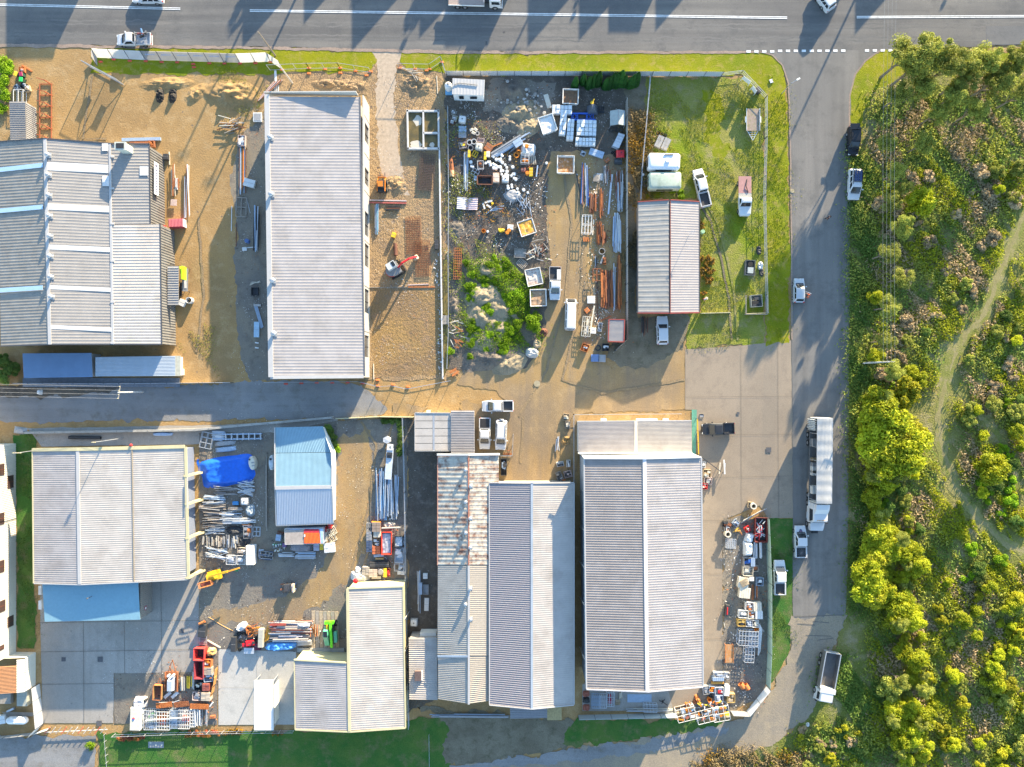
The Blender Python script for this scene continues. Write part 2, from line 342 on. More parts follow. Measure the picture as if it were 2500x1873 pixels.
# painted lines
def dash(name,x0,y0,x1,y1,w):
    _z[0]+=0;mb=MB();a=W(x0,y0);b=W(x1,y1);a.z=b.z=.30;n=Vector((-(b-a).y,(b-a).x,0)).normalized()*w/2
    mb.poly([a-n,b-n,b+n,a+n]);return struct(mb,name,WHITEL)
_z[0]+=2;LZ=.0012*_z[0]+.002
def line(mb,x0,y0,x1,y1,w):
    a=W(x0,y0);b=W(x1,y1);n=Vector((-(b-a).y,(b-a).x,0)).normalized()*w/2
    mb.poly([Vector((*(p.xy),LZ)) for p in (a-n,b-n,b+n,a+n)])
mb=MB()
for (x0,y0,x1,y1) in ((-300,4,390,19.6),(540,23.5,1150,31.5),(1150,31.5,1700,39),(1850,37.8,2500,34)):
    for d in (-1.6,1.6): line(mb,x0,y0+d,x1,y1+d,.13)
struct(mb,'road_line',WHITEL)
mb=MB()
for i in range(20):
    if i in (13,14): continue
    x=1612+i*17.05;y=110.6+(1.2 if i<4 else 0)-.12*max(0,i-8);line(mb,x,y,x+9,y-.1,.38)
struct(mb,'road_marking',WHITEL)
# slab joints, cracks and covers
JM=M('joint_dark',(.15,.135,.115),.9)
def joints(name,segs,w=.045,mat=JM):
    mb=MB()
    for s in segs: line(mb,*s,w)
    struct(mb,name,mat)
joints('slab_joint',[(1480,858,1712,856),(1600,748,1602,1120),(1680,738,1682,1118),(1500,940,1712,938),(1520,1032,1714,1028),(1518,1124,1560,1124),(1520,1240,1560,1240),(1520,1380,1560,1380),(1480,757,1480,885)])
joints('slab_joint',[(86,1345,430,1340),(88,1408,430,1403),(90,1478,250,1476),(180,1260,182,1562),(268,1258,270,1455),(348,1255,350,1452),(247,1455,247,1562)],.06)
joints('slab_joint',[(472,1485,640,1487),(555,1405,556,1566)],.04,M('joint_pale',(.3,.29,.27),.9))
joints('road_crack',[(1715,1332,1745,1331),(1745,1331,1822,1328),(1722,1347,1760,1350),(1755,1342,1790,1345),(1740,1372,1795,1374),(1765,1383,1800,1378)],.12)
for (x,y,wd) in ((138,1424,9),(217,1424,11),(393,1363,9),(215,1562,11),(1660,972,11),(1478,995,8),(1594,893,6)):
    mb=MB();a=W(x,y);mb.box((a.x,a.y,LZ+.004),(U(wd),U(wd),.02));tag(single(mb,'drain_grate',M('grate',(.09,.09,.095),.7),'square dark steel drain grate set in the concrete slab','drain grate','drain grates set in the slabs'))
for (x,y,r) in ((1160,829,7),(1711,413,4.5)):
    mb=MB();a=W(x,y);mb.cyl((a.x,a.y,LZ),(a.x,a.y,LZ+.03),U(r),None,16);single(mb,'manhole_cover',M('cover_conc',(.33,.28,.18),.9),'round concrete manhole cover set in the dirt driveway' if x<1500 else 'round cover set in the side road asphalt','manhole cover')
# ---------------------------------------------------------------- buildings
ROOFW=M('roof_white',(.35,.325,.315),.75,0,.1,.4,(.22,.2,.18),.5,.25,.2)
ROOFC=M('roof_cream_white',(.42,.385,.35),.75,0,.1,.4,(.25,.22,.19),.5,.25,.2)
ROOFG=M('roof_grey',(.27,.255,.24),.75,0,.1,.6,(.28,.26,.24),.4,.5)
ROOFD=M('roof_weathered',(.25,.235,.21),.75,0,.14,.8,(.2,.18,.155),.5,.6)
ROOFO=M('roof_old_grey',(.3,.285,.26),.75,0,.12,.8,(.24,.22,.19),.5,.5)
ROOFP=M('roof_pinkish',(.34,.31,.295),.75,0,.08,.7,(.4,.36,.34),.35,.4)
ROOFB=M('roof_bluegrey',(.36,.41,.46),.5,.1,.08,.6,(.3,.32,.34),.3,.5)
ROOFN=M('roof_navy',(.16,.25,.38),.5,.1,.08,.6)
ROOFR=M('roof_rusted',(.42,.39,.33),.7,.05,.2,1.2,(.16,.075,.05),1.0,.8,dlo=.45)
FLASH=M('flashing',(.42,.41,.4),.6,0,.06,1)
SKYL=M('skylight',(.55,.56,.56),.3,0,.06,1);SKYB=M('skylight_blue',(.42,.58,.72),.3,0,.06,1)
CREAMW=M('cream_wall',(.52,.46,.27),.6,0,.07,.8,(.45,.38,.24),.3,.6)
GREYW=M('grey_wall',(.33,.32,.3),.6,.1,.1,.8,(.2,.19,.17),.3,.6)
WHITEW=M('white_wall',(.68,.67,.63),.6,0,.07,.8,(.45,.42,.36),.3,.5)
PRECAST=M('precast',(.44,.42,.38),.85,0,.09,.7,(.3,.28,.25),.4,.7)
DARKW=M('dark_opening',(.03,.03,.032),.5);REDT=M('red_trim',(.3,.06,.045),.5,0,.15,2)
BROWN=M('brown_frame',(.16,.06,.035),.6);STEEL=M('galvanised',(.45,.46,.47),.4,.5,.1,2);DSTEEL=M('dark_steel',(.09,.09,.095),.5,.3,.15,2)
CONCM=M('conc_block',(.34,.33,.3),.9,0,.14,1.5,(.2,.19,.17),.5,1)
T('S')
def bld(name,label,x,y,cat='shed',group=None):
    a=W(x,y);return thing(name,label,cat,a,0,group,True)
def Q(*p): return [W(*q) for q in p]
def roofq(parent,q,n,mat,amp=.05,name='roof',lab=None):
    """ribbed roof slope;q = four seen corners a,b,c,d with ribs a->b, repeated a->d"""
    p=Q(*q);mb=MB();mb.corr(*p,n,amp);
    lo=[v-Vector((0,0,.06)) for v in p];mb.poly(lo[::-1])
    for i in range(4): mb.poly([lo[i],lo[(i+1)%4],p[(i+1)%4],p[i]])
    o=mb.build(name,mat,parent)
    if lab: o['label']=lab
    return o
def wallring(parent,q,mat,inset=.12,name='wall',z0=0):
    """outer walls under the seen eave points"""
    p=Q(*q);c=sum(p,Vector())/len(p);mb=MB();top=[]
    for v in p:
        d=Vector((c.x-v.x,c.y-v.y,0)).normalized();top.append(v+d*inset-Vector((0,0,.1)))
    for i in range(len(top)):
        a=top[i];b=top[(i+1)%len(top)];mb.poly([Vector((a.x,a.y,z0)),Vector((b.x,b.y,z0)),b,a])
    return mb.build(name,mat,parent)
def ribwall(parent,a,b,ht0,ht1,mat,rib=.3,amp=.04,name='cladding'):
    """vertical ribbed cladding between ground points a,b (world), given heights"""
    a=Vector(a);b=Vector(b);n=max(2,int((b-a).length/rib));mb=MB()
    mb.corr(Vector((a.x,a.y,0)),Vector((a.x,a.y,ht0)),Vector((b.x,b.y,ht1)),Vector((b.x,b.y,0)),n,amp);return mb.build(name,mat,parent)
def bar(parent,name,pts,w,h,mat,lab=None):
    p=Q(*pts);mb=MB()
    for i in range(len(p)-1): mb.beam(p[i],p[i+1],w,h)
    o=mb.build(name,mat,parent)
    if lab: o['label']=lab
    return o
def panel(parent,name,q,mat,lift=.09):
    p=[v+Vector((0,0,lift)) for v in Q(*q)];mb=MB();lo=[v-Vector((0,0,.03)) for v in p]
    mb.poly(p if (p[1]-p[0]).cross(p[2]-p[0]).z>0 else p[::-1])
    for i in range(4): mb.poly([lo[i],lo[(i+1)%4],p[(i+1)%4],p[i]])
    return mb.build(name,mat,parent)
def vent(parent,x,y,z,r=.34,h=.75):
    a=W(x,y,z+.5);a.z=z;mb=MB();mb.cyl(a,a+vv(0,0,h*.5),r*.7,r*.7,10);rings=[]
    for t,rr in ((.45,.75),(.6,1.0),(.8,1.05),(.95,.8),(1.05,.3)): rings.append([a+vv(r*rr*math.cos(2*PI*i/12),r*rr*math.sin(2*PI*i/12),h*t) for i in range(12)])
    mb.loft(rings);mb.box(a+vv(0,0,.04),(r*2.4,r*2.4,.08));return mb.build('roof_vent',STEEL,parent)
# --- large western warehouse
b=bld('warehouse','large grey multi-span warehouse with roof vents and white skylights at left edge',190,600,'warehouse')
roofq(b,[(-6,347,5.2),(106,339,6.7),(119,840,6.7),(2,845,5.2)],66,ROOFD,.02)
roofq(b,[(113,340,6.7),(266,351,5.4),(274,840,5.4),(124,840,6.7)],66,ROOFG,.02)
roofq(b,[(270,352,5.35),(364,353,4.8),(367,547,4.8),(272,548,5.35)],26,ROOFG,.03,lab='grey lean-to roof slope')
roofq(b,[(272,549,5.4),(390,548,4.75),(394,840,4.75),(276,840,5.4)],40,ROOFC,.03,lab='pale lean-to roof slope')
bar(b,'ridge_cap',[(109.5,339,6.75),(121.5,841,6.75)],.5,.06,FLASH);bar(b,'valley_gutter',[(268,351,5.45),(275,841,5.45)],.35,.1,FLASH)
bar(b,'gutter',[(364.5,352,4.8),(367,548,4.8)],.16,.12,DSTEEL);bar(b,'gutter',[(391,547,4.75),(395,841,4.75)],.16,.12,DSTEEL);bar(b,'gutter',[(-4,845.5,5.2),(122,841.5,6.65),(275,841.5,5.35),(395,841.5,4.7)],.12,.16,DSTEEL)
bar(b,'barge_board',[(-6,346,5.25),(108,338,6.75),(266,350,5.45),(364,351.5,4.85)],.12,.18,DSTEEL)
for y0,y1,xa,xb in ((397,419,114,265),(498,515,117,267),(598,612,119,268.5),(697,709,120.5,270.5),(794,806,122.5,273)):
    f0=(xa,y0-.5,6.7);panel(b,'skylight',[(xa,y0-.5,6.65),(xb,y0+6,5.42),(xb,y1+4,5.42),(xa,y1-3,6.65)],SKYL)
for y0,y1 in ((410,398),(510,500),(704,697)): panel(b,'skylight',[(-4,y0,5.25),(105,y1,6.65),(105.5,y1+11,6.65),(-4,y0+11,5.25)],SKYB)
for q in ((250,351,265,369),(251,430,267,455),(342,407,363,429)): panel(b,'skylight',[(q[0],q[1],5.6 if q[0]<300 else 4.95),(q[2],q[1],5.43 if q[0]<300 else 4.83),(q[2],q[3],5.43 if q[0]<300 else 4.83),(q[0],q[3],5.6 if q[0]<300 else 4.95)],SKYL,.12)
for x,y in ((114.5,377),(115.5,426),(116.8,476),(118,526),(119.4,576),(119.6,625),(121,675),(122.5,724)): vent(b,x,y,6.65)
for y in (382,460,546,637,737,837): bar(b,'overflow_spout',[(270,y,5.5),(279,y,5.45)],.3,.12,FLASH)
# east wall in ribbed cladding, sign, chimney
e=[W(364,357,4.6),W(366.5,548,4.6),W(392,646,4.6),W(394,840,4.6)]
for i,(p,q_) in enumerate(((e[0],e[1]),(e[1],vv(W(390,548,4.6).x,e[1].y,0)),(vv(W(390,548,4.6).x,e[1].y,0),e[3]))): ribwall(b,(p.x,p.y,0),(q_.x,q_.y,0),4.6,4.6,M('dark_cladding',(.2,.195,.185),.6,.1,.1,.8,(.11,.085,.06),.5,.5),.42,.06,'wall')
wallring(b,[(-5,347,5),(364,353,4.7),(366,548,4.6),(388,549,4.6),(393,839,4.6),(2,844,5)],GREYW,.35,'inner_wall')
pw=W(368,372,4.2);mb=MB();mb.box((pw.x+.45,pw.y-3.9,3.4),(.06,5.1,1.25));s_=mb.build('sign',M('sign_white',(.75,.75,.75),.5,0,.04),b)
mb=MB();mb.poly([(pw.x+.49,pw.y-2.2,3.5),(pw.x+.49,pw.y-1.75,3.9),(pw.x+.49,pw.y-1.75,3.1)]);
SN=M('sign_navy',(.06,.06,.16),.5);mb.build('sign_logo',SN,s_)
for i in range(9): mb=MB();mb.box((pw.x+.49,pw.y-2.6-i*.42,3.4),(.02,.2,.36));mb.build('sign_letter',SN,s_)
mb=MB();c=W(315,367,5.2);mb.box((c.x-.2,c.y,5.9),(1.5,1.0,2.2));mb.box((c.x-.25,c.y,7.1),(1.7,1.2,.25));ch=mb.build('exhaust_duct',M('duct_cream',(.5,.51,.44),.6),b)
mb=MB();mb.box((c.x-.25,c.y,7.245),(1.2,.8,.06));mb.build('duct_mouth',DARKW,ch)
# porch on the east wall with lime board
roofq(b,[(409,650,2.8),(436,650,2.6),(436,745,2.6),(409,745,2.8)],16,M('porch_cladding',(.3,.3,.3),.5,.1,.1),.07,name='porch_roof')
mb=MB();a=W(438.5,650,2.5);c2=W(442.5,681,2.5);mb.box(((a.x+c2.x)/2+.25,(a.y+c2.y)/2,1.9),(.12,2.1,1.5));mb.poly([(a.x,a.y,2.5),(a.x+.6,a.y-.2,1.6),(c2.x+.4,c2.y,1.6),(c2.x,c2.y,2.5)]);o=mb.build('lime_board',M('lime',(.42,.75,.02),.5,0,.06),b)
for x,y in ((434,652),(434,743)): p=W(x,y,0);mb=MB();mb.beam(p,p+vv(0,0,2.6),.1);mb.build('porch_post',DSTEEL,b)
# --- small striped shed beside it
b=bld('garden_shed','small ribbed grey shed with a pale roof at the top left corner',60,295)
roofq(b,[(23,248,2.6),(62,248,2.6),(64,342,2.6),(25.5,342,2.6)],18,ROOFG,.07)
p0,p1=W(62,249,2.5),W(64,341,2.5);ribwall(b,(p0.x,p0.y,0),(p1.x,p1.y,0),2.5,2.5,M('stripe_clad',(.34,.34,.34),.5,.1,.1),.3,.07,'wall');wallring(b,[(24,249,2.5),(62,249,2.5),(64,341,2.5),(26,341,2.5)],GREYW,.25,'inner_wall')
# --- two transportable blocks in the alley
b=bld('site_block','long navy roofed block in the shade south of the warehouse',140,890)
roofq(b,[(55,863,2.8),(58,923,2.8),(226,921,2.8),(223,862,2.8)],70,ROOFN,.025);wallring(b,[(56,864,2.8),(223,863,2.8),(225,920,2.8),(59,922,2.8)],GREYW,.1)
b=bld('site_block','long pale blue grey roofed block with a white end, half in sun',330,893)
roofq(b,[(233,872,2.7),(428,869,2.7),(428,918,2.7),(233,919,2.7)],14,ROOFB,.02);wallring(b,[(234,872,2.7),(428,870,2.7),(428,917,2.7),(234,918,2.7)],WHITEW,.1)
panel(b,'end_roof',[(429,869,2.5),(442,869,2.5),(442,918,2.5),(429,918,2.5)],M('end_sage',(.42,.41,.33),.6));mb=MB();p=W(434,908,1.4);mb.box(p-vv(0,0,.7),(.8,1,1.4));mb.build('air_conditioner',WHITEW,b)
mb=MB();p=W(140,935,0);a1,a2=W(58,923),W(440,945);mb.box(((a1.x+a2.x)/2,(a1.y+a2.y)/2,.12),(a2.x-a1.x,a1.y-a2.y,.24));single(mb,'concrete_platform',M('shaded_slab',(.17,.19,.22),.5),'long concrete platform beside the two alley blocks','platform')  # dark bluish slab colour holds the shade of the alley
# --- new tilt-up shed
b=bld('tilt_up_shed','long new white roofed concrete shed beside the bare building site',768,576,'shed')
roofq(b,[(655,236,5.3),(877,237,4.5),(889,918,4.5),(665,918,5.3)],90,ROOFW,.017)
bar(b,'parapet',[(648,229.5,4.6),(872,228.5,4.75)],.18,1.5,PRECAST)
bar(b,'flashing',[(651.5,231,5.35),(661.5,921,5.35)],.75,.16,FLASH);bar(b,'flashing',[(660,921.5,5.3),(888,919.5,4.5)],.5,.14,FLASH);bar(b,'gutter',[(878.5,237,4.48),(890,919,4.48)],.22,.14,M('gutter_dark',(.12,.12,.13),.5))
for x,y in ((658.5,334),(661,473),(664.5,684),(667,814)): vent(b,x,y,5.3,.38)
e0=W(879,232,4.5);e1=W(890,921,4.5);n0,s0=e0.y,e1.y;xe=(e0.x+e1.x)/2+.1
def wy(py): return (936.5-py)/K*(1-2.4/H)
ops=[(304,348),(412,452),(518,576),(596,651),(706,764),(819,872)]
mb=MB();seq=[n0]+[wy(v) for o_ in ops for v in o_]+[s0]
for i in range(0,len(seq),2): mb.box((xe,(seq[i]+seq[i+1])/2,2.22),(.18,seq[i]-seq[i+1],4.44))
for y0,y1 in ops: mb.box((xe,(wy(y0)+wy(y1))/2,3.95),(.18,wy(y0)-wy(y1),.95));mb.box((xe,(wy(y0)+wy(y1))/2,.25),(.18,wy(y0)-wy(y1),.5))
mb.build('precast_wall',PRECAST,b)
for y0,y1 in ops:
    mb=MB();mb.box((xe-.12,(wy(y0)+wy(y1))/2,1.9),(.05,wy(y0)-wy(y1),2.8));fr=mb.build('window',M('win_glass',(.05,.055,.06),.25),b)
    mb=MB();mb.box((xe-.06,wy(y0)-.05,1.9),(.1,.1,2.8));mb.box((xe-.06,wy(y1)+.05,1.9),(.1,.1,2.8));mb.box((xe-.06,(wy(y0)+wy(y1))/2,1.9),(.1,.1,2.8));mb.box((xe-.05,(wy(y0)+wy(y1))/2,3.25),(.08,wy(y0)-wy(y1)-.05,.1));mb.build('window_frame',DSTEEL,fr)
for py in (290,380,470,590,700,810): mb=MB();mb.box((xe+.11,wy(py),1.97),(.03,.1,3.9));mb.build('panel_joint',M('joint_grey',(.2,.19,.18),.9),b)
wallring(b,[(655,232,5.1),(872,232,4.3),(884,917,4.3),(664,919,5.1)],PRECAST,.35,'wall')
# --- white site hut
b=bld('site_hut','small white site hut with a flat pale roof beside the water tank',1144,220,'hut')
roofq(b,[(1105,191,2.7),(1103.5,230,2.7),(1182,233,2.7),(1183.5,195,2.7)],10,M('hut_roof',(.42,.41,.4),.6,0,.06),.015);wallring(b,[(1107,193,2.6),(1182,196,2.6),(1181,232,2.6),(1105,229,2.6)],M('hut_wall',(.74,.74,.72),.5,0,.05),.06)
pa=W(1114,232,2.5);pb=W(1180,234,2.5);mb=MB();mb.box((pa.x+.75,pa.y-.03,1.5),(.75,.06,1.0));mb.box((pa.x+2.7,pa.y-.11,1.6),(1.1,.06,.7));mb.build('window',GLASS(),b)
mb=MB();mb.tube([W(1108,207,2.8),W(1122,203,2.8),W(1140,205,2.8),W(1166,208,2.8)],.06);mb.build('roof_hose',M('hose_grey',(.2,.19,.18),.7),b)
# --- gabled grey house-shed
b=bld('gabled_shed','grey gabled shed with red barge boards on the grassy paddock',1632,628)
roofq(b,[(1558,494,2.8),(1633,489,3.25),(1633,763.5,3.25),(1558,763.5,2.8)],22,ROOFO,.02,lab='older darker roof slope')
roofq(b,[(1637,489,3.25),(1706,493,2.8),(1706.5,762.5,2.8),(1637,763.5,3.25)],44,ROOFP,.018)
bar(b,'ridge_cap',[(1634.8,488,3.25),(1634.8,764,3.25)],.18,.06,M('ridge_dark',(.05,.035,.035),.7));bar(b,'ridge_trim',[(1637,488,3.32),(1637,764,3.32)],.05,.04,REDT)
for q in (((1557,493,2.8),(1633,488,3.28)),((1637,488,3.28),(1707,492.5,2.8)),((1557,764.5,2.8),(1634,765,3.28)),((1636,765,3.28),(1707,763.5,2.8))): bar(b,'barge_board',list(q),.14,.2,REDT)
bar(b,'gutter',[(1557.3,494,2.78),(1557.3,764,2.78)],.13,.1,DSTEEL);bar(b,'gutter',[(1707.3,493,2.78),(1707.3,764,2.78)],.13,.1,DSTEEL)
wallring(b,[(1559,495,2.7),(1705,494,2.7),(1705,762,2.7),(1559,762,2.7)],GREYW,.25)
for (x,y,hh) in ((1575,545,2.0),(1684,572,1.8)):
    mb=MB();p=W(x,y,3.4);p.z=3.0;mb.cyl(p,p+vv(0,0,hh),.03,.03,5);mb.beam(p+vv(-.5,-.3,hh),p+vv(.5,.3,hh),.03);
    for k in range(5): mb.beam(p+vv(-.4+.2*k-.1,-.24+.12*k+.3,hh),p+vv(-.4+.2*k+.1,-.24+.12*k-.3,hh),.025)
    mb.build('aerial',STEEL,b)
# --- south west cream shed
b=bld('cream_shed','wide white roofed shed with cream trim and an annex coloured blue for shade at lower left',265,1260)
zW,zR,zJ,zE=4.5,5.1,4.9,4.7
roofq(b,[(80,1100,zW),(187,1099,zR),(191,1425,zR),(83,1423,zW)],62,ROOFW,.018);roofq(b,[(192,1099,zR),(321,1096,zJ),(326,1420,zJ),(196,1425,zR)],62,ROOFC,.018);roofq(b,[(323,1096,zJ),(450,1092,zE),(457,1413,zE),(328,1420,zJ)],62,ROOFC,.018)
bar(b,'ridge_cap',[(189.5,1099,zR+.05),(194,1426,zR+.05)],.5,.08,FLASH);bar(b,'ridge_cap',[(322,1096,zJ+.07),(327,1420,zJ+.07)],.16,.05,M('joint_brown',(.3,.25,.18),.7))
bar(b,'gutter',[(79,1098.5,zW),(188,1097,zR),(322,1094,zJ),(451,1090.5,zE)],.5,.25,CREAMW);bar(b,'gutter',[(453,1091,zE),(460,1413,zE)],.42,.14,CREAMW);bar(b,'gutter',[(83,1424.5,zW),(193.5,1427.5,zR),(327,1421.5,zJ),(458,1415,zE)],.16,.14,FLASH);bar(b,'gutter',[(79,1099,zW),(82,1424,zW)],.16,.12,CREAMW)
wallring(b,[(82,1101,4.6),(446,1093,4.6),(452,1411,4.6),(86,1421,4.6)],M('shade_wall',(.2,.23,.3),.6,.1,.08),.5)
for x,y in ((455,1163),(457,1232),(459,1315),(460,1412)):
    p=W(x-2,y,4.8);mb=MB();mb.beam(p,vv(p.x,p.y,0),.45,.3);mb.beam(p+vv(-.3,0,0),vv(p.x+.7,p.y,0),.12,.3);mb.build('column',CREAMW,b)
bar(b,'downpipe',[(457,1166,5.1),(457,1240,5.1)],.1,.1,FLASH)
roofq(b,[(103,1426,3.9),(109,1518,3.7),(342,1513,3.7),(337,1419,3.9)],90,M('annex_shade_blue',(.2,.36,.44),.5,.1,.06),.02,name='annex_roof');  # sky-blue shade over the annex is put into its roof colour
p0,p1=W(341,1425,3.7),W(342,1512,3.6);ribwall(b,(p0.x,p0.y,0),(p1.x,p1.y,0),3.6,3.5,M('annex_clad',(.27,.255,.23),.6,.1,.1),.3,.05,'annex_wall');wallring(b,[(104,1428,3.7),(340,1424,3.7),(341,1511,3.6),(110,1516,3.6)],WHITEW,.3,'annex_wall')
mb=MB();p=W(224,1456,3.9);mb.cyl(p,p+vv(0,0,1.1),.05,.05,6);mb.ball(p+vv(0,0,1.15),.14,8,5);mb.build('roof_mast',DSTEEL,b)
for y in (1442,1478): p=W(101,y,2);mb=MB();mb.box((p.x-.3,p.y,1.2),(.5,1.4,1.4));mb.build('wall_unit',WHITEW,b)
mb=MB();p=W(347,1486,2.4);mb.cyl((p.x+.1,p.y,2.0),(p.x+.35,p.y,2.0),.42,.42,14);mb.build('round_emblem',M('emblem_red',(.3,.03,.08),.5),b);mb=MB();mb.cyl((p.x+.34,p.y-.05,2.0),(p.x+.38,p.y-.05,2.0),.2,.2,10);mb.build('emblem_centre',WHITEW,b)
mb=MB();p=W(330,1087,3.8);mb.ball((p.x,p.y+.1,5.0),.25,8,6);mb.build('alarm_lamp',M('red_lamp',(.4,.03,.03),.4),b)
# --- shed with east-west ridge; blue of the shade put into north roof colour
ROOFE=M('roof_blue_shade',(.2,.33,.41),.5,.1,.08,.6)
b=bld('ridge_shed','shed with a roof coloured blue for shade and a white ridge beside the window frame scrap yard',742,1160)
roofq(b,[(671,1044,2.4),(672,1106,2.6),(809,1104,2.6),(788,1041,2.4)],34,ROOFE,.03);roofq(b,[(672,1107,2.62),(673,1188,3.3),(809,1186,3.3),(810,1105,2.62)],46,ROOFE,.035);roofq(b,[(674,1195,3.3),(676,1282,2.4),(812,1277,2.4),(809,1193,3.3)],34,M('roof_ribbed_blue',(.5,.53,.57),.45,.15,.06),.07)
bar(b,'ridge_cap',[(671,1191.5,3.35),(811,1189,3.35)],.55,.08,FLASH);bar(b,'barge_board',[(811.5,1104,2.65),(810.5,1188,3.35),(813.5,1277,2.4)],.2,.16,FLASH);bar(b,'gutter',[(675,1283.5,2.38),(814,1278.5,2.38)],.14,.1,FLASH);bar(b,'barge_board',[(670.5,1044,2.45),(671.5,1188,3.3),(674.5,1283,2.4)],.14,.12,FLASH)
wallring(b,[(672,1045,2.3),(787,1043,2.3),(809,1105,3.3),(811,1276,2.4),(676,1281,2.4)],M('ridge_shed_wall',(.7,.7,.68),.5,0,.05),.08)
# --- L-shaped cream trimmed shed
b=bld('corner_shed','L shaped white roofed shed with cream parapets above the south lawn',880,1610)
roofq(b,[(850,1439,5.2),(982,1434,4.6),(988,1776,4.6),(855,1784,5.2)],64,ROOFC,.018);roofq(b,[(720,1613,4.6),(846,1620,5.2),(851,1784,5.2),(722,1780,4.6)],34,ROOFW,.018)
bar(b,'ridge_cap',[(848,1438,5.25),(853,1786,5.25)],.4,.1,CREAMW);bar(b,'gutter',[(721,1781.5,4.6),(853,1787,5.2),(990,1777.5,4.6)],.2,.16,CREAMW);bar(b,'gutter',[(984,1433,4.6),(990,1777,4.6)],.22,.14,CREAMW);bar(b,'gutter',[(718.5,1612,4.6),(720.5,1781,4.6)],.15,.12,CREAMW)
bar(b,'fascia',[(847,1437,5.2),(984,1432,4.6)],.2,.22,CREAMW);bar(b,'fascia',[(718,1611,4.6),(846,1618,5.2)],.2,.22,CREAMW)
wallring(b,[(850,1437.5,4.5),(982,1434,4.5),(987,1774,4.5),(855,1783,4.5)],CREAMW,.02);wallring(b,[(720,1613,4.5),(846,1620,4.5),(851,1783,4.5),(722,1779,4.5)],CREAMW,.02)
for y in (1516,1596,1690,1762): p=W(985,y,4.4);mb=MB();mb.beam(p,vv(p.x+.25,p.y,0),.1);mb.build('downpipe',FLASH,b)
mb=MB();p=W(866,1424,4.6);mb.ball((p.x,p.y+.15,4.0),.42,10,6,.7);mb.build('alarm_dome',M('alarm_red',(.75,.02,.02),.4),b)
# --- white carport
ROOFX=M('roof_bright',(.8,.79,.76),.5,.05,.04)
b=bld('carport','narrow white ribbed carport roof on the pale slab',644,1722,'carport')
roofq(b,[(620,1661,2.6),(620,1783,2.5),(668,1783,2.5),(667,1660,2.6)],22,ROOFX,.06)
for x,y in ((622,1664),(666,1664),(622,1779),(666,1779)): p=W(x,y,2.5);mb=MB();mb.beam(p,vv(p.x,p.y,0),.12);mb.build('post',STEEL,b)
p0,p1=W(668,1674,2.4),W(669,1770,2.4);ribwall(b,(p0.x,p0.y,0),(p1.x,p1.y,0),2.2,2.2,WHITEW,.3,.06,'side_screen')
# --- container pair and its ribbed neighbour
b=bld('panel_roof_block','flat cream white panel roofed block beside the parked white utes',1057,1054,'block')
for y0,y1 in ((1009,1028),(1028.5,1046.5),(1047,1065),(1065.5,1083),(1083.5,1100)):
    panel(b,'roof_panel',[(1014,y0,2.8),(1056,y0,2.8),(1056,y1-1,2.8),(1014,y1-1,2.8)],ROOFC,.0);panel(b,'roof_panel',[(1061,y0,2.8),(1099,y0,2.8),(1099,y1-1,2.8),(1061,y1-1,2.8)],ROOFC,.0)
bar(b,'roof_gutter',[(1058.5,1008,2.78),(1059,1101,2.78)],.3,.06,STEEL);bar(b,'edge_trim',[(1013,1008,2.82),(1100.5,1008.5,2.82),(1099.5,1101,2.82),(1013,1101,2.82),(1013,1008,2.82)],.1,.14,FLASH);panel(b,'roof_base',[(1014,1009,2.7),(1099,1009,2.7),(1099,1100,2.7),(1014,1100,2.7)],M('panel_gap',(.4,.36,.28),.7),0);wallring(b,[(1014,1009,2.7),(1099,1009,2.7),(1099,1100,2.7),(1014,1100,2.7)],WHITEW,.1)
mb=MB();p=W(1045,1005,2.4);mb.box(p-vv(0,0,.5),(.5,.4,1));mb.build('air_conditioner',WHITEW,b)
b=bld('ribbed_block','white ribbed roof block between panel roof and parked utes',1130,1054,'block')
roofq(b,[(1101,1002.5,3.0),(1158,1002.5,3.0),(1159,1106,3.0),(1101,1106,3.0)],26,ROOFW,.08);wallring(b,[(1102,1004,2.9),(1157,1004,2.9),(1158,1105,2.9),(1102,1105,2.9)],GREYW,.1)
# --- rusty roofed long shed
b=bld('rusty_shed','long shed with a rust blotched white roof and grey lower half',1140,1410)
def lerp(a,c,t): return a+(c-a)*t
def yl(x,y0,y1,z): return (x,y0,z)
roofq(b,[(1069,1113,4.5),(1142,1113,5.5),(1143,1380,5.5),(1069,1380,4.5)],24,ROOFR,.03,lab='rust blotched white roof slope');roofq(b,[(1146,1113,5.5),(1218,1112,4.5),(1216,1380,4.5),(1146,1380,5.5)],24,ROOFR,.03,lab='rust blotched white roof slope')
roofq(b,[(1069,1381,4.48),(1142,1381,5.48),(1142,1601,5.48),(1068,1597,4.48)],44,ROOFO,.025,lab='grey roof slope');roofq(b,[(1146,1381,5.48),(1210,1381,4.55),(1205,1601,4.55),(1146,1601,5.48)],44,M('roof_tan',(.32,.285,.24),.75,0,.1),.025,lab='pale tan roof slope')
roofq(b,[(1069,1604,4.4),(1141,1604,5.4),(1142,1718,5.4),(1070,1707,4.4)],24,ROOFO,.0255,lab='grey roof slope');roofq(b,[(1146,1602,5.4),(1205,1602,4.5),(1203,1710,4.5),(1146,1718,5.4)],24,MATS['roof_tan'],.045)
bar(b,'ridge_cap',[(1144,1112,5.55),(1144.5,1380,5.55)],.2,.06,M('ridge_rust',(.38,.16,.11),.7,0,.4,3));bar(b,'ridge_cap',[(1144.5,1381,5.55),(1144.5,1720,5.5)],.32,.06,FLASH)
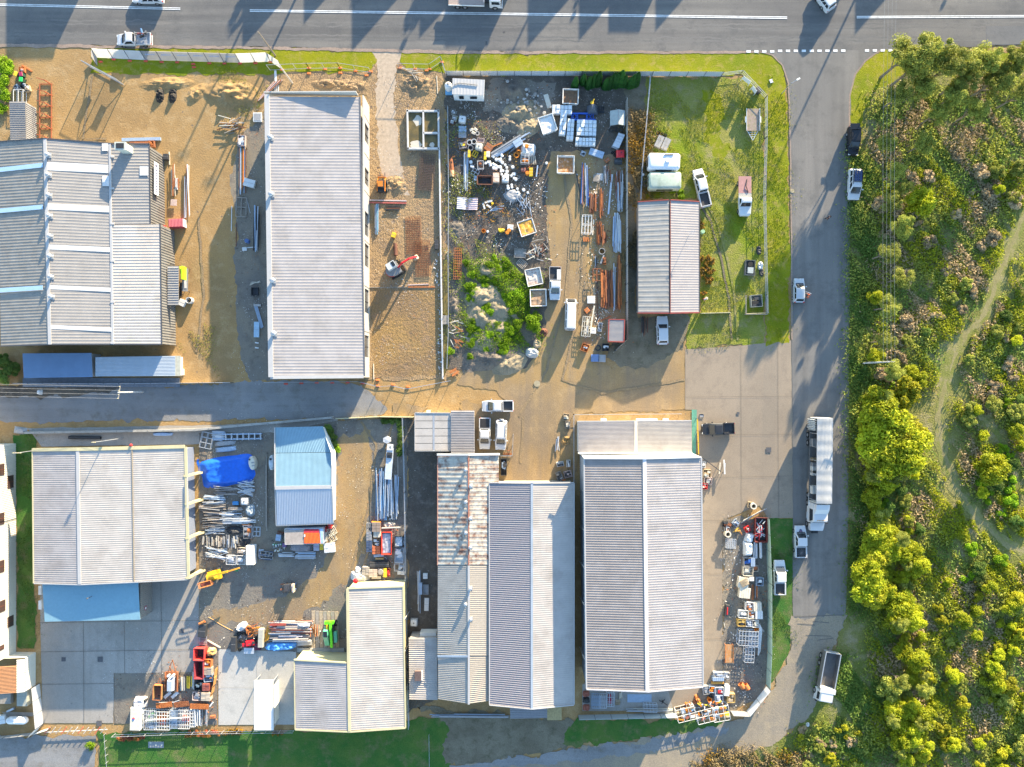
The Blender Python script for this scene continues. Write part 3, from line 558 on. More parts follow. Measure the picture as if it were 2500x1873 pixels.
bar(b,'parapet',[(1067,1110,4.7),(1143,1110,5.6),(1220,1109,4.7)],.3,.2,WHITEW);bar(b,'barge_board',[(1068,1112.5,4.6),(1143,1112.5,5.55),(1219,1111.5,4.6)],.1,.1,REDT);bar(b,'barge_board',[(1068.5,1112,4.55),(1068,1380,4.55)],.1,.1,M('rust_trim',(.4,.2,.15),.7));bar(b,'flashing',[(1068,1602,4.55),(1142,1602.5,5.5)],.35,.06,ROOFB)
wallring(b,[(1070,1114,4.4),(1216,1114,4.4),(1203,1708,4.3),(1070,1706,4.3)],GREYW,.2)
for x,y,z in ((1137,1147,5.3),(1149,1187,5.4),(1137,1226,5.3),(1148,1266,5.4),(1137,1301,5.3),(1148,1337,5.4),(1148,1438,5.4),(1136.5,1476,5.3),(1149,1513,5.4)): vent(b,x,y,z,.28,.7)
b=bld('lean_to','white ribbed lean-to with a small dark vent beside the rusty shed',1032,1632,'lean-to')
roofq(b,[(998,1557,3.4),(1067,1557,3.4),(1068.5,1709,3.4),(999.5,1708,3.4)],30,ROOFC,.06);wallring(b,[(999,1558,3.3),(1066,1558,3.3),(1067,1707,3.3),(1000,1706,3.3)],GREYW,.12)
mb=MB();p=W(1021,1649,3.6);mb.box(p+vv(0,0,.1),(1.0,1.5,.5));mb.build('roof_vent',M('vent_brown',(.12,.08,.07),.7),b);mb=MB();p=W(1029,1649,3.5);mb.box(p,(.35,1.5,.3));mb.build('vent_flashing',WHITEW,b)
mb=MB();p=W(1045,1551,2);mb.box(p-vv(0,0,.9),(2.6,.7,1.9));mb.build('tank_box',WHITEW,b)
# --- lavender ribbed shed
b=bld('lavender_shed','lavender white ribbed shed touching the rusty shed, shaded along its right side',1298,1450)
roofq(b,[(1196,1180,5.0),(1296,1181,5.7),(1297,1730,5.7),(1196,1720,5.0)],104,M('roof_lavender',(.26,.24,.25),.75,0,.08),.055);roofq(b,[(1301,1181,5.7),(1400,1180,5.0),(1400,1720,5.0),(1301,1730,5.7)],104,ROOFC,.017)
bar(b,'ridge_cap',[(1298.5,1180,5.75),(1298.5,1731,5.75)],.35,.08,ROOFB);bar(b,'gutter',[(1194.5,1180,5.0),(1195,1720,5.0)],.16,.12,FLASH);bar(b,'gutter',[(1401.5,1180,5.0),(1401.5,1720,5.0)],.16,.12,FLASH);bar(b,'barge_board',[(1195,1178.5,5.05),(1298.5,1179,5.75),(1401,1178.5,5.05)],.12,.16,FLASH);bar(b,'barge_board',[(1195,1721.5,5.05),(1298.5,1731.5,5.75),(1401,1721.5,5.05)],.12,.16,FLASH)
wallring(b,[(1197,1182,4.9),(1399,1182,4.9),(1399,1718,4.9),(1197,1718,4.9)],GREYW,.15)
roofq(b,[(1245,1728,2.6),(1336,1728,2.6),(1336,1753,2.5),(1246,1755,2.5)],6,M('awning_grey',(.25,.25,.26),.6,.1,.1),.04,name='awning')
for x in (1248,1292,1333): p=W(x,1752,2.5);mb=MB();mb.beam(p,vv(p.x,p.y,0),.09);mb.build('awning_post',STEEL,b)
mb=MB();
for k in range(8): q0=W(1338+k*4.4,1740,.5);mb.box(q0,(.27,2.2,.5))
mb.build('timber_deck',M('timber_yellow',(.42,.33,.16),.8,0,.2,3),b)
# --- big eastern shed with white parapet
b=bld('eastern_shed','largest ribbed shed with a white north parapet and wide ridge cap',1572,1400)
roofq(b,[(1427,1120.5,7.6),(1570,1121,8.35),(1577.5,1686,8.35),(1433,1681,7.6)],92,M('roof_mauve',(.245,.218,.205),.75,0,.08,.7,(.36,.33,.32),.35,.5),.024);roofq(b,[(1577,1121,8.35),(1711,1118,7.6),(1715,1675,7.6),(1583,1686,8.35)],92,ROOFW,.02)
bar(b,'ridge_cap',[(1573.5,1120,8.4),(1580.5,1688,8.4)],.55,.08,M('ridge_mauve',(.6,.57,.57),.5,0,.05));bar(b,'parapet',[(1415.5,1108.5,7.7),(1685,1104.5,7.7)],.1,.2,WHITEW)
p=Q((1426,1119,7.7),(1572,1119.5,8.45),(1711.5,1116,7.7));mb=MB();mb.poly([p[0],p[1],p[2],vv(p[2].x-.0,p[2].y+.12,0),vv(p[0].x,p[0].y+.12,0)]);
for i in (0,1): mb.beam(p[i],p[i+1],.2,.24)
mb.build('north_wall',M('bright_white',(.8,.8,.78),.5,0,.03),b)
bar(b,'gutter',[(1426,1120,7.58),(1432,1682,7.58)],.2,.14,FLASH);bar(b,'gutter',[(1712.5,1118,7.58),(1716.5,1676,7.58)],.2,.14,FLASH);bar(b,'barge_board',[(1432,1683,7.6),(1580.5,1689,8.4),(1716,1677,7.6)],.16,.2,M('barge_mauve',(.55,.52,.52),.6))
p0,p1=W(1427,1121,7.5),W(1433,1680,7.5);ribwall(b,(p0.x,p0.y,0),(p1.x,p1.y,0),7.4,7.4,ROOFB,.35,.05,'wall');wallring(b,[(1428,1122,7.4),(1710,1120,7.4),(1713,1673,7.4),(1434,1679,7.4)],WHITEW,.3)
for y in (1196,1290,1380,1470,1600): p=W(1426,y,6);mb=MB();mb.beam(vv(p.x-.1,p.y,7.4),vv(p.x-.1,p.y-1,0),.1);mb.build('downpipe',FLASH,b)
b=bld('office_annex','low cream ribbed office annex in front of the largest shed',1550,1067,'annex')
roofq(b,[(1412,1030,4.0),(1549,1029,4.0),(1549,1104,4.0),(1412,1104,4.0)],24,ROOFW,.06);roofq(b,[(1556,1029,4.0),(1688,1028,4.0),(1689,1104,4.0),(1556,1104,4.0)],24,ROOFC,.06);bar(b,'ridge_cap',[(1552.5,1028,4.04),(1552.5,1105,4.04)],.42,.08,M('cap_cream',(.68,.62,.52),.5,0,.04));bar(b,'gutter',[(1411,1029,4.0),(1688.5,1027,4.0)],.14,.12,FLASH);bar(b,'gutter',[(1411,1106,4.02),(1690,1106,4.02)],.3,.06,MATS['cap_cream'])
wallring(b,[(1413,1031,3.9),(1687,1030,3.9),(1687,1106,3.9),(1413,1106,3.9)],WHITEW,.1)
for x0,x1 in ((1468,1481),(1555,1592),(1593,1605),(1621,1633)): p=W((x0+x1)/2,1026.5,2.4);mb=MB();mb.box((p.x,p.y,1.9),(U(x1-x0),.5,.9));mb.build('window_awning',WHITEW,b)
# --- tall two-storey building at the left edge
b=bld('two_storey_block','tall cream ribbed building with brown windows cut by the left edge',10,1300,'building')
x0=(39-1250)/K;ya=(936.5-1083)/K;yb=(936.5-1592)/K;CW=M('cream_clad',(.66,.62,.53),.55,.05,.06)
mb=MB();mb.corr((x0,ya,0),(x0,ya,8.2),(x0,yb,8.2),(x0,yb,0),120,.04);mb.poly([(x0,ya,0),(x0,ya,8.2),(x0-22,ya,8.2),(x0-22,ya,0)]);mb.poly([(x0,yb,0),(x0-22,yb,0),(x0-22,yb,8.2),(x0,yb,8.2)]);mb.build('wall',CW,b)
mb=MB();mb.corr((x0+.2,ya,8.3),(x0-11,ya,9.6),(x0-11,yb,9.6),(x0+.2,yb,8.3),120,.05);mb.corr((x0-22,ya,8.3),(x0-11,ya,9.6),(x0-11,yb,9.6),(x0-22,yb,8.3),120,.05);mb.build('roof',ROOFG,b)
for (px,y0,y1,ww) in ((31,1160,1191,1.7),(2,1133,1161,1.3),(2,1252,1281,1.3),(2,1369,1398,1.3),(4,1466,1494,1.4),(35,1502,1528,1.5),(2,1576,1588,1.2)):
    zc=H*(1-(1250-39)/(1250-px));zc=max(.9,zc);mb=MB();f=(H-zc)/H;yy0=(936.5-y0)/K*f;yy1=(936.5-y1)/K*f;mb.box((x0+.04,(yy0+yy1)/2,max(1.3,zc)),(.12,yy0-yy1,1.3 if zc<1.5 else ww));wn=mb.build('window',M('brown_window',(.07,.045,.04),.3),b);mb=MB();mb.box((x0+.06,(yy0+yy1)/2,max(1.3,zc)),(.16,.07,1.2));mb.build('window_bar',BROWN,wn)
bx0=x0;a1=W(60,1605,3);mb=MB();yb0=(936.5-1592)/K;yb1=(936.5-1672)/K;mb.corr((bx0+3.2,yb0,0),(bx0+3.2,yb0,2.4),(bx0+3.2,yb1,2.4),(bx0+3.2,yb1,0),18,.05);mb.poly([(bx0,yb0,2.6),(bx0,yb0,0),(bx0+3.2,yb0,0),(bx0+3.2,yb0,2.4)]);mb.poly([(bx0,yb1,2.6),(bx0+3.2,yb1,2.4),(bx0+3.2,yb1,0),(bx0,yb1,0)]);mb.build('porch_wall',CW,b)
mb=MB();mb.corr((bx0-1.2,yb0-1,3.4),(bx0+2.2,yb0-1,2.9),(bx0+2.2,yb1,2.9),(bx0-1.2,yb1,3.4),20,.06);mb.build('porch_roof',M('porch_orange',(.45,.23,.11),.6,.1,.12),b);mb=MB();mb.corr((bx0+2.2,yb0-.1,2.9),(bx0+3.3,yb0-.1,2.6),(bx0+3.3,yb1,2.6),(bx0+2.2,yb1,2.9),20,.05);mb.build('porch_roof',CW,b)
# --- caravans
def caravan(label,q,col,h=2.5,vent_=True):
    p=Q(*[(x,y,h) for x,y in q]);c=sum(p,Vector())/4;c.z=0;L=((p[1]-p[0]).length+(p[2]-p[3]).length)/2;Wd=((p[3]-p[0]).length+(p[2]-p[1]).length)/2;rz=norm_rz(p[3],p[2])
    b=thing('caravan',label,'caravan',c,rz,'old caravans parked on the paddock')
    mb=MB();rings=[]
    for z,i in ((.55,.12),(.8,0),(h-.25,0),(h-.06,.14),(h,.4)):
        a,bb,r=L/2-i,Wd/2-i,.25;rings.append([(sx*(a-(r if k else 0)),sy*(bb-(0 if k else r)),z) for sx,sy,ks in ((1,-1,(1,0)),(1,1,(0,1)),(-1,1,(1,0)),(-1,-1,(0,1))) for k in ks])
    mb.loft(rings);mb.build('body',col,b,True)
    if vent_:
        mb=MB();mb.box((.5,0,h+.1),(.55,.55,.2));mb.build('roof_hatch',col,b);mb=MB();mb.beam((-.1,Wd/2-.3,h+.06),(1.4,Wd/2-.25,h+.06),.12);mb.build('awning_roll',DSTEEL,b)
    mb=MB();mb.box((0,-Wd/2-.02,1.6),(L*.5,.05,.6));mb.box((-L/2-.02,0,1.6),(.05,Wd*.6,.6));mb.build('window',GLASS(),b)
    for sy in (-1,1): mb=MB();mb.cyl((0,sy*(Wd/2-.25),.32),(0,sy*(Wd/2-.03),.32),.32,None,12);mb.build('wheel',M('rubber',(.02,.02,.02),.8),b)
    mb=MB();mb.beam((-L/2,-.5,.5),(-L/2-1,0,.5),.08);mb.beam((-L/2,.5,.5),(-L/2-1,0,.5),.08);mb.build('drawbar',DSTEEL,b);return b
T(2,0)
caravan('white caravan with a square roof hatch, nearest the scrap tyres',[(1190,1280),(1455,1295),(1452,1425),(1188,1420)],M('caravan_white',(.72,.72,.72),.4,0,.04))
caravan('mouldy green stained caravan parked just below the white caravan',[(1190,1445),(1462,1448),(1465,1590),(1190,1592)],M('caravan_green',(.4,.46,.37),.6,0,.12,1,(.2,.26,.18),.6,.8),2.3,False)
# ---------------------------------------------------------------- vehicles
def attach(o,root):
    o.parent=root;o.matrix_parent_inverse=root.matrix_basis.inverted()
    for k in ('label','category','group'):
        if k in o: del o[k]
def PAINT(name,c,r=.28): return M('paint_'+name,c,r,.0,.04,1.5,(c[0]*.75,c[1]*.72,c[2]*.66),.25,1.5,.5)
PW=PAINT('white',(.56,.56,.56));PS=PAINT('silver',(.42,.45,.47));PB=PAINT('black',(.012,.013,.016),.2);PD=PAINT('charcoal',(.03,.032,.036),.25)
RUB=M('tyre_rubber',(.02,.02,.02),.85);RIM=M('rim',(.42,.42,.43),.35,.7);GL=GLASS();LAMP=M('headlamp',(.75,.75,.72),.15);TAIL=M('tail_lamp',(.5,.02,.02),.25);BLK=M('black_plastic',(.025,.025,.027),.6);TUB=M('tray_liner',(.045,.045,.047),.7)
def ring(x,w,z0,z1,sh=.9,rb=.1):
    h=z1-z0
    return [(x,-w*.9,z0),(x,-w,z0+.25*h),(x,-w,z1-.22*h),(x,-w*.975,z1-.05),(x,-w*sh,z1),(x,w*sh,z1),(x,w*.975,z1-.05),(x,w,z1-.22*h),(x,w,z0+.25*h),(x,w*.9,z0)]
def wheel(root,x,y,r=.36,wd=.24,rim=RIM):
    s=1 if y>0 else -1
    mb=MB();mb.cyl((x,y-s*wd,r),(x,y,r),r,r,16);o=mb.build('wheel',RUB,root)
    mb=MB();mb.cyl((x,y-s*.03,r),(x,y+s*.012,r),r*.62,r*.5,10);mb.build('rim',rim,o)
def pquad(root,name,q,mat,off=.012,shrink=0,c=None):
    q=[Vector(p) for p in q];n=(q[1]-q[0]).cross(q[3]-q[0]).normalized();ctr=sum(q,Vector())/4
    if c is not None and n.dot(ctr-Vector(c))<0: n=-n
    p=[v.lerp(ctr,shrink)+n*off for v in q];mb=MB();mb.poly(p);mb.poly([v-n*.03 for v in p][::-1])
    for i in range(4): mb.poly([p[i]-n*.03,p[(i+1)%4]-n*.03,p[(i+1)%4],p[i]])
    return mb.build(name,mat,root)
def cabin(root,b0,b1,r0,r1,w,wr,zb,zr,mat,rearglass=True,sideglass=2,rack=False,rails=False):
    """glasshouse: base x b0..b1 at belt height zb, roof x r0..r1 at height zr"""
    def rect(x0,x1,w_,z,k=.12): return [(x0+k,-w_,z),(x1-k,-w_,z),(x1,-w_+k,z),(x1,w_-k,z),(x1-k,w_,z),(x0+k,w_,z),(x0,w_-k,z),(x0,-w_+k,z)]
    mb=MB();mb.loft([rect(b0,b1,w,zb-.04),rect(r0,r1,wr,zr-.07),rect(r0+.1,r1-.14,wr-.1,zr-.015),rect(r0+.4,r1-.4,wr-.35,zr)]);roof=mb.build('cabin',mat,root)
    cc=((b0+b1)/2,0,zb+.1)
    def L(a,b,t): return Vector(a).lerp(Vector(b),t)
    fb0,fb1,ft0,ft1=(b1,-w+.13,zb-.04),(b1,w-.13,zb-.04),(r1,-wr+.13,zr-.07),(r1,wr-.13,zr-.07)
    pquad(root,'windscreen',[L(fb0,ft0,.06),L(fb1,ft1,.06),L(fb1,ft1,.93),L(fb0,ft0,.93)],GL,.015,0,cc)
    if rearglass:
        fb0,fb1,ft0,ft1=(b0,-w+.13,zb-.04),(b0,w-.13,zb-.04),(r0,-wr+.13,zr-.07),(r0,wr-.13,zr-.07);pquad(root,'rear_window',[L(fb0,ft0,.2),L(fb1,ft1,.2),L(fb1,ft1,.9),L(fb0,ft0,.9)],GL,.015,.04,cc)
    for s in (-1,1):
        a0,a1,t0,t1=(b0+.14,s*w,zb-.04),(b1-.14,s*w,zb-.04),(r0+.14,s*wr,zr-.07),(r1-.14,s*wr,zr-.07)
        for k in range(sideglass):
            u0,u1=k/sideglass+.03,(k+1)/sideglass-.03;bl,br,tl,tr=L(a0,a1,u0),L(a0,a1,u1),L(t0,t1,u0),L(t0,t1,u1)
            pquad(root,'side_window',[L(bl,tl,.15),L(br,tr,.15),L(br,tr,.92),L(bl,tl,.92)],GL,.012,0,cc)
    if rails or rack:
        for s in (-1,1): mb=MB();mb.beam((r0+.25,s*(wr-.08),zr+.04),(r1-.35,s*(wr-.08),zr+.04),.05);mb.build('roof_rail',BLK,root)
    if rack:
        mb=MB();x0,x1=r0+.15,r0+1.95
        for t in range(7): x=lerp(x0,x1,t/6);mb.beam((x,-wr+.05,zr+.13),(x,wr-.05,zr+.13),.05)
        for t in range(5): y=lerp(-wr+.05,wr-.05,t/4);mb.beam((x0,y,zr+.13),(x1,y,zr+.13),.06)
        rk=mb.build('roof_rack',BLK,root);
        for t in range(3): mb=MB();mb.box(((x0+x1)/2,lerp(-.42,.42,t/2),zr+.19),(1.7,.34,.03));mb.build('solar_panel',M('solar_blue',(.03,.05,.12),.15),rk)
    return roof
def car(label,cat,front,rear,kind,mat,wd=1.85,group='cars, utes and vans parked about the sheds',name=None,z=.9,tray='liner',rails=False,rack=False,boot_open=False,bull=False):
    """front / rear: bumper centres as seen in the photo (tile coordinates)"""
    f=W(*front,z);r=W(*rear,z);f.z=r.z=0;Ln=(f-r).length;c=(f+r)/2;h=Ln/2;hw=wd/2
    t=thing(name or cat.replace(' ','_'),label,cat,c,norm_rz(r,f),group)
    S=[(h,.74,.38,.62),(h-.1,.86,.3,.8),(h-.5,.95,.24,.9),(h-1.05,1,.22,.97)]
    if kind=='ute':      belt,zr=1.08,1.78;cb1=h-1.12;r1=cb1-.72;r0=-.55 ;cb0=r0-.22;bx0=cb0-.03
    elif kind=='single': belt,zr=1.08,1.78;cb1=h-1.15;r1=cb1-.7;r0=r1-1.1;cb0=r0-.15;bx0=cb0-.03
    elif kind=='suv':    belt,zr=1.12,1.82;cb1=h-1.1;r1=cb1-.75;r0=-h+.38;cb0=-h+.12;bx0=-h
    elif kind=='wagon':  belt,zr=.98,1.55;cb1=h-1.3;r1=cb1-.75;r0=-h+.55;cb0=-h+.15;bx0=-h
    elif kind=='hatch':  belt,zr=.98,1.5;cb1=h-.95;r1=cb1-.75;r0=-h+.55;cb0=-h+.12;bx0=-h
    elif kind=='van':    belt,zr=1.25,2.05;cb1=h-.22;r1=cb1-.55;r0=-h+.12;cb0=-h+.02;bx0=-h;S=[(h,.84,.35,.85),(h-.12,.95,.28,1.05),(h-.4,1,.24,1.22),(h-.6,1,.22,1.25)]
    mb=MB();rings=[ring(x,hw*k,z0,z1) for x,k,z0,z1 in S]+[ring(cb1-.25,hw,.22,belt),ring((cb1+bx0)/2,hw,.22,belt),ring(bx0+.18,hw,.22,belt),ring(bx0,hw*(.97 if bx0>-h+.1 else .88),.3,belt-.04)]
    mb.loft([[Vector(p) for p in q] for q in rings]);body=mb.build('body',mat,t)
    w=hw*.93;wr=hw*.8
    cabin(t,cb0,cb1,r0,r1,w,wr,belt,zr,mat,True,1 if kind=='single' else (3 if kind in('suv','van','wagon') else 2),rack,rails)
    if kind=='ute':
        x0,x1=-h+.05,bx0-.04;mb=MB();mb.k=0;mb.box(((x0+x1)/2,0,.52),(x1-x0,wd*.96,.5));mb.build('tub_base',mat,t)
        for s in (-1,1): mb=MB();mb.box(((x0+x1)/2,s*(hw-.09),.93),(x1-x0,.16,.36));mb.build('tub_side',mat,t)
        mb=MB();mb.box((x0+.05,0,.93),(.1,wd*.86,.36));mb.build('tailgate',mat,t);mb=MB();mb.box((x1-.04,0,.95),(.08,wd*.86,.36));mb.build('tub_headboard',mat,t)
        mb=MB()
        if tray=='cover': mb.box(((x0+x1)/2,0,1.1),(x1-x0-.12,wd*.84,.05));mb.build('tub_cover',BLK,t)
        else: mb.box(((x0+x1)/2,0,.785),(x1-x0-.12,wd*.8,.03));mb.build('tub_liner',TUB,t)
        if tray=='net':
            mb=MB();cx=(x0+x1)/2
            for k in range(6): a=k*PI/6;mb.beam((cx-math.cos(a)*.85*(x1-x0)/2,-math.sin(a)*hw*.75,1.12),(cx+math.cos(a)*.85*(x1-x0)/2,math.sin(a)*hw*.75,1.12),.03)
            mb.build('cargo_net',M('net_grey',(.16,.16,.17),.8),t)
    if kind=='single':
        x0,x1=-h,bx0-.1;mb=MB();mb.box(((x0+x1)/2,0,.82),(x1-x0,wd+.05,.12));mb.build('tray_floor',TUB if tray!='alloy' else STEEL,t)
        for s in (-1,1): mb=MB();mb.box(((x0+x1)/2,s*(hw+.01),1.0),(x1-x0,.05,.3));mb.build('tray_side',mat,t)
        mb=MB();mb.box((x0+.02,0,1.0),(.05,wd,.3));mb.build('tailgate',mat,t);mb=MB();mb.beam((x1,-hw,1.45),(x1,hw,1.45),.07);mb.beam((x1,-hw,.85),(x1,-hw,1.45),.07);mb.beam((x1,hw,.85),(x1,hw,1.45),.07);mb.build('headboard',STEEL,t)
        mb=MB();mb.box(((x0+x1)/2,0,.6),(x1-x0,wd*.5,.3));mb.build('chassis',BLK,t)
    wb=.36 if kind!='hatch' else .31
    for s in (-1,1):
        wheel(t,h-.92,s*(hw+.015),wb);wheel(t,-h+(1.15 if kind!='hatch' else .75),s*(hw+.015),wb)
        mb=MB();mb.box((cb1-.45,s*(hw+.13),belt+.12),(.16,.24,.16));mb.build('mirror',mat if mat!=PB else BLK,t)
        mb=MB();mb.box((h-.13,s*hw*.68,.72),(.2,.32,.16));mb.build('headlight',LAMP,t)
        mb=MB();mb.box((-h+.04,s*hw*.82,.9),(.12,.16,.26));mb.build('tail_light',TAIL,t)
    mb=MB();mb.box((h-.02,0,.5),(.12,wd*.7,.24));mb.build('grille',BLK,t);mb=MB();mb.box((-h+.0,0,.5),(.1,wd*.86,.2));mb.build('bumper',BLK if mat!=PW else mat,t)
    mb=MB();mb.box((cb1+.08,0,belt-.03),(.14,wd*.7,.04));mb.build('wiper_cowl',BLK,t)
    if bull:
        mb=MB();mb.tube([(h+.05,-hw*.7,.5),(h+.12,-hw*.6,1.0),(h+.12,hw*.6,1.0),(h+.05,hw*.7,.5)],.05);mb.build('bull_bar',STEEL,t)
    if kind=='suv' and rear is not None and rails=='spare':
        mb=MB();mb.cyl((-h-.2,0,.95),(-h-.02,0,.95),.36,.36,14);mb.build('spare_wheel',PW,t)
    return t
T(1,2)
car('white dual cab ute parked crosswise above the two other white vehicles','ute',(1921,249),(2187,245),'ute',PW)
car('white ute with black tray cover parked beside the ribbed white roof','ute',(1943,612),(1946,347),'ute',PW,tray='cover')
car('white four wheel drive wagon with roof rails parked next to the covered ute','car',(2076,617),(2087,366),'suv',PW,rails='spare')
T(2,2)
car('black dual cab ute parked alone on the tan concrete apron','ute',(1636,443),(1909,434),'ute',PD)
T(2,1)
car('white single cab work ute with a toolbox on its tray, beside the skips','ute',(396,940),(399,662),'single',PW,1.8)
a=W(428,730,1.1);mb=MB();mb.box((a.x,a.y,1.1),(.55,1.7,.5));single(mb,'toolbox',WHITEW,'long white toolbox on the tray of the work ute','toolbox')
car('white delivery van casting a long shadow on the dirt driveway','van',(532,931),(524,1193),'van',PW,1.75)
car('white station wagon parked nose up in shade south of the gabled shed','car',(1302,1076),(1306,1314),'wagon',PW,1.85)
T(2,0)
car('white old ute with an empty dark tray standing on the paddock grass','ute',(1598,1424),(1672,1740),'ute',PW,1.8)
T(3,0)
t=car('black four wheel drive with its rear hatch raised beside the road','car',(772,1306),(778,1066),'suv',PB,1.85,rails=True)
a=W(805,1066,1.9);mb=MB();mb.box((a.x-.35,a.y,1.95),(1.5,.95,.07),0,.0);attach(single(mb,'raised_hatch',PB,'x','x'),t)
car('white four wheel drive carrying a roof rack of solar panels','car',(778,1682),(788,1425),'suv',PW,1.95,rack=True)
car('white hatchback driving on the main road, cut by the top edge','car',(470,-90),(590,75),'suv',PW,1.85)
T(3,1)
t=car('silver hatchback parked at the kerb with its rear door open','car',(318,757),(315,962),'hatch',PS,1.72)
a,b_=W(362,872,.8),W(410,890,.8);mb=MB();mb.beam(vv(a.x,a.y,.75),vv(b_.x,b_.y,.75),.07,.8);attach(single(mb,'open_door',PS,'x','x'),t)
T(3,2)
t=car('white utility with a dark emblem on its bonnet, behind the truck','ute',(325,1256),(330,1526),'ute',PW,1.88,tray='net')
mb=MB();mb.poly([(1.62,-.3,.985),(1.62,.3,.985),(2.0,.16,.96),(2.1,0,.945),(2.0,-.16,.96)][::-1]);o=mb.build('bonnet_emblem',M('emblem_navy',(.05,.06,.14),.4),t);mb=MB();mb.box((1.75,0,.985),(.1,.3,.012));mb.build('emblem_band',M('emblem_pink',(.5,.25,.3),.4),o)
T(3,3)
car('white dual cab ute parked on the shaded roadside lawn','ute',(150,-85),(152,207),'ute',PW,1.88)
T(0,0)
car('white sedan passing along the far lane, cut by the top edge','car',(1110,-28),(1372,-26),'wagon',PW,1.8)
ut=car('white tray ute loaded with ladders and a bicycle on the main road','ute',(980,333),(1272,330),'single',PW,1.85,tray='alloy')
# its load
a0=W(1110,0,1.1)
def ladder(p,q,wd,n,label,mat=STEEL,name='ladder',group=None):
    p=Vector(p);q=Vector(q);d=(q-p);sd=Vector((-d.y,d.x,0)).normalized()*wd/2;mb=MB();mb.beam(p-sd,q-sd,.06);mb.beam(p+sd,q+sd,.06)
    for i in range(n): c=p.lerp(q,(i+.5)/n);mb.beam(c-sd,c+sd,.05)
    return single(mb,name,mat,label,'ladder',group)
ladder(W(1155,335,1.25),W(1240,330,1.25),.45,7,'aluminium ladder lying on the tray of the loaded ute')
p=W(1135,295,1.5);mb=MB()
for dx in (0,1.0):
    for i in range(14): mb.beam(p+vv(dx+.33*math.cos(2*PI*i/14),.1,.33*math.sin(2*PI*i/14)),p+vv(dx+.33*math.cos(2*PI*(i+1)/14),.1,.33*math.sin(2*PI*(i+1)/14)),.045)
mb.beam(p+vv(0,.1,0),p+vv(.4,.1,.35),.05);mb.beam(p+vv(.4,.1,.35),p+vv(1,.1,0),.05);mb.beam(p+vv(.05,.1,.35),p+vv(.4,.1,.35),.05);single(mb,'bicycle',BLK,'black bicycle loaded on the ute tray behind the cab','bicycle')
for i,(x,y,l) in enumerate(((1180,285,.9),(1205,300,1.2),(1225,280,.8),(1195,270,1.1))): p=W(x,y,1.3);mb=MB();mb.box(p,(l,.18,.3),.6*i);single(mb,'tool_case',M('case_%s'%'red black grey blue'.split()[i],[(.3,.04,.04),(.03,.03,.03),(.2,.2,.2),(.1,.2,.35)][i]),'%s tool case on the tray of the loaded ute'%'red black grey blue'.split()[i],'tool case','tool cases on the loaded ute')
# --- trucks
def truckwheels(t,xs,hw,r=.48):
    for x in xs:
        for s in (-1,1): wheel(t,x,s*hw,r,.3)
def truck_cab(t,x0,x1,hw,zt,mat,dark=True,slope=.25,name='cab'):
    mb=MB();k=.12
    def rect(a,b,w_,z): return [(a+k,-w_,z),(b-k,-w_,z),(b,-w_+k,z),(b,w_-k,z),(b-k,w_,z),(a+k,w_,z),(a,w_-k,z),(a,-w_+k,z)]
    mb.loft([rect(x0,x1,hw,.5),rect(x0,x1,hw,1.5),rect(x0,x1-slope,hw*.95,zt-.12),rect(x0+.1,x1-slope-.12,hw*.85,zt)]);c=mb.build(name,mat,t)
    pquad(t,'windscreen',[(x1-.01,-hw*.85,1.55),(x1-.01,hw*.85,1.55),(x1-slope+.02,hw*.82,zt-.25),(x1-slope+.02,-hw*.82,zt-.25)],GL,.02,0,(x0,0,1.5))
    for s in (-1,1):
        pquad(t,'side_window',[(x0+.35,s*hw,1.5),(x1-.3,s*hw,1.5),(x1-slope-.25,s*hw*.955,zt-.3),(x0+.35,s*hw*.955,zt-.3)],GL,.015,0,(x0,0,1.5));mb=MB();mb.box((x1-.1,s*(hw+.2),1.9),(.12,.3,.45));mb.build('mirror',BLK,t);mb=MB();mb.box((x1+.01,s*hw*.75,.75),(.06,.35,.22));mb.build('headlight',LAMP,t)
    mb=MB();mb.box((x1+.03,0,.5),(.14,hw*1.95,.3));mb.build('bumper',mat,t);return c
# semi-trailer and prime mover
T(3,2)
f=W(500,1060,3);r=W(508,345,3);f.z=r.z=0;Lt=(f-r).length;c=(f+r)/2;rz=norm_rz(r,f);h=Lt/2;hw=1.22
t=thing('semi_trailer','long semi trailer with a grey tarpaulin roof and an open curtain side','trailer',c,rz)
mb=MB();mb.box((0,0,1.3),(Lt,hw*2,.22));mb.build('deck',M('deck_grey',(.12,.12,.12),.8),t)
mb=MB();mb.grid(lambda u,v:(-h+u*Lt,-hw+v*2*hw,4.05+.09*math.sin(v*PI)+.02*math.sin(u*Lt*4)),60,6);mb.poly([(-h,-hw,4.04),(h,-hw,4.04),(h,hw,4.04),(-h,hw,4.04)][::-1]);mb.build('tarpaulin_roof',M('tarp_grey',(.36,.36,.35),.7,0,.1,.8,(.25,.25,.24),.4,.6),t)
for s in (-1,1): mb=MB();mb.box((0,s*(hw-.03),3.98),(Lt,.08,.16));mb.build('roof_rail',STEEL,t)
mb=MB();mb.box((h-.05,0,2.7),(.1,hw*2,2.6));mb.build('headboard',WHITEW,t);mb=MB();mb.box((-h+.05,0,2.7),(.1,hw*2,2.6));mb.build('rear_door',WHITEW,t)
mb=MB();mb.grid(lambda u,v:(-h+u*Lt,hw-.02+.03*math.sin(u*90),1.4+v*2.6),90,2);mb.build('side_curtain',M('curtain_white',(.55,.55,.54),.6),t)
mb=MB();mb.grid(lambda u,v:(-h+.1+u*1.9,-hw-.22+.16*math.sin(u*42)-.1*math.sin(v*PI),1.2+v*2.7),60,3);mb.build('bunched_curtain',M('curtain_bunch',(.62,.62,.6),.6),t)
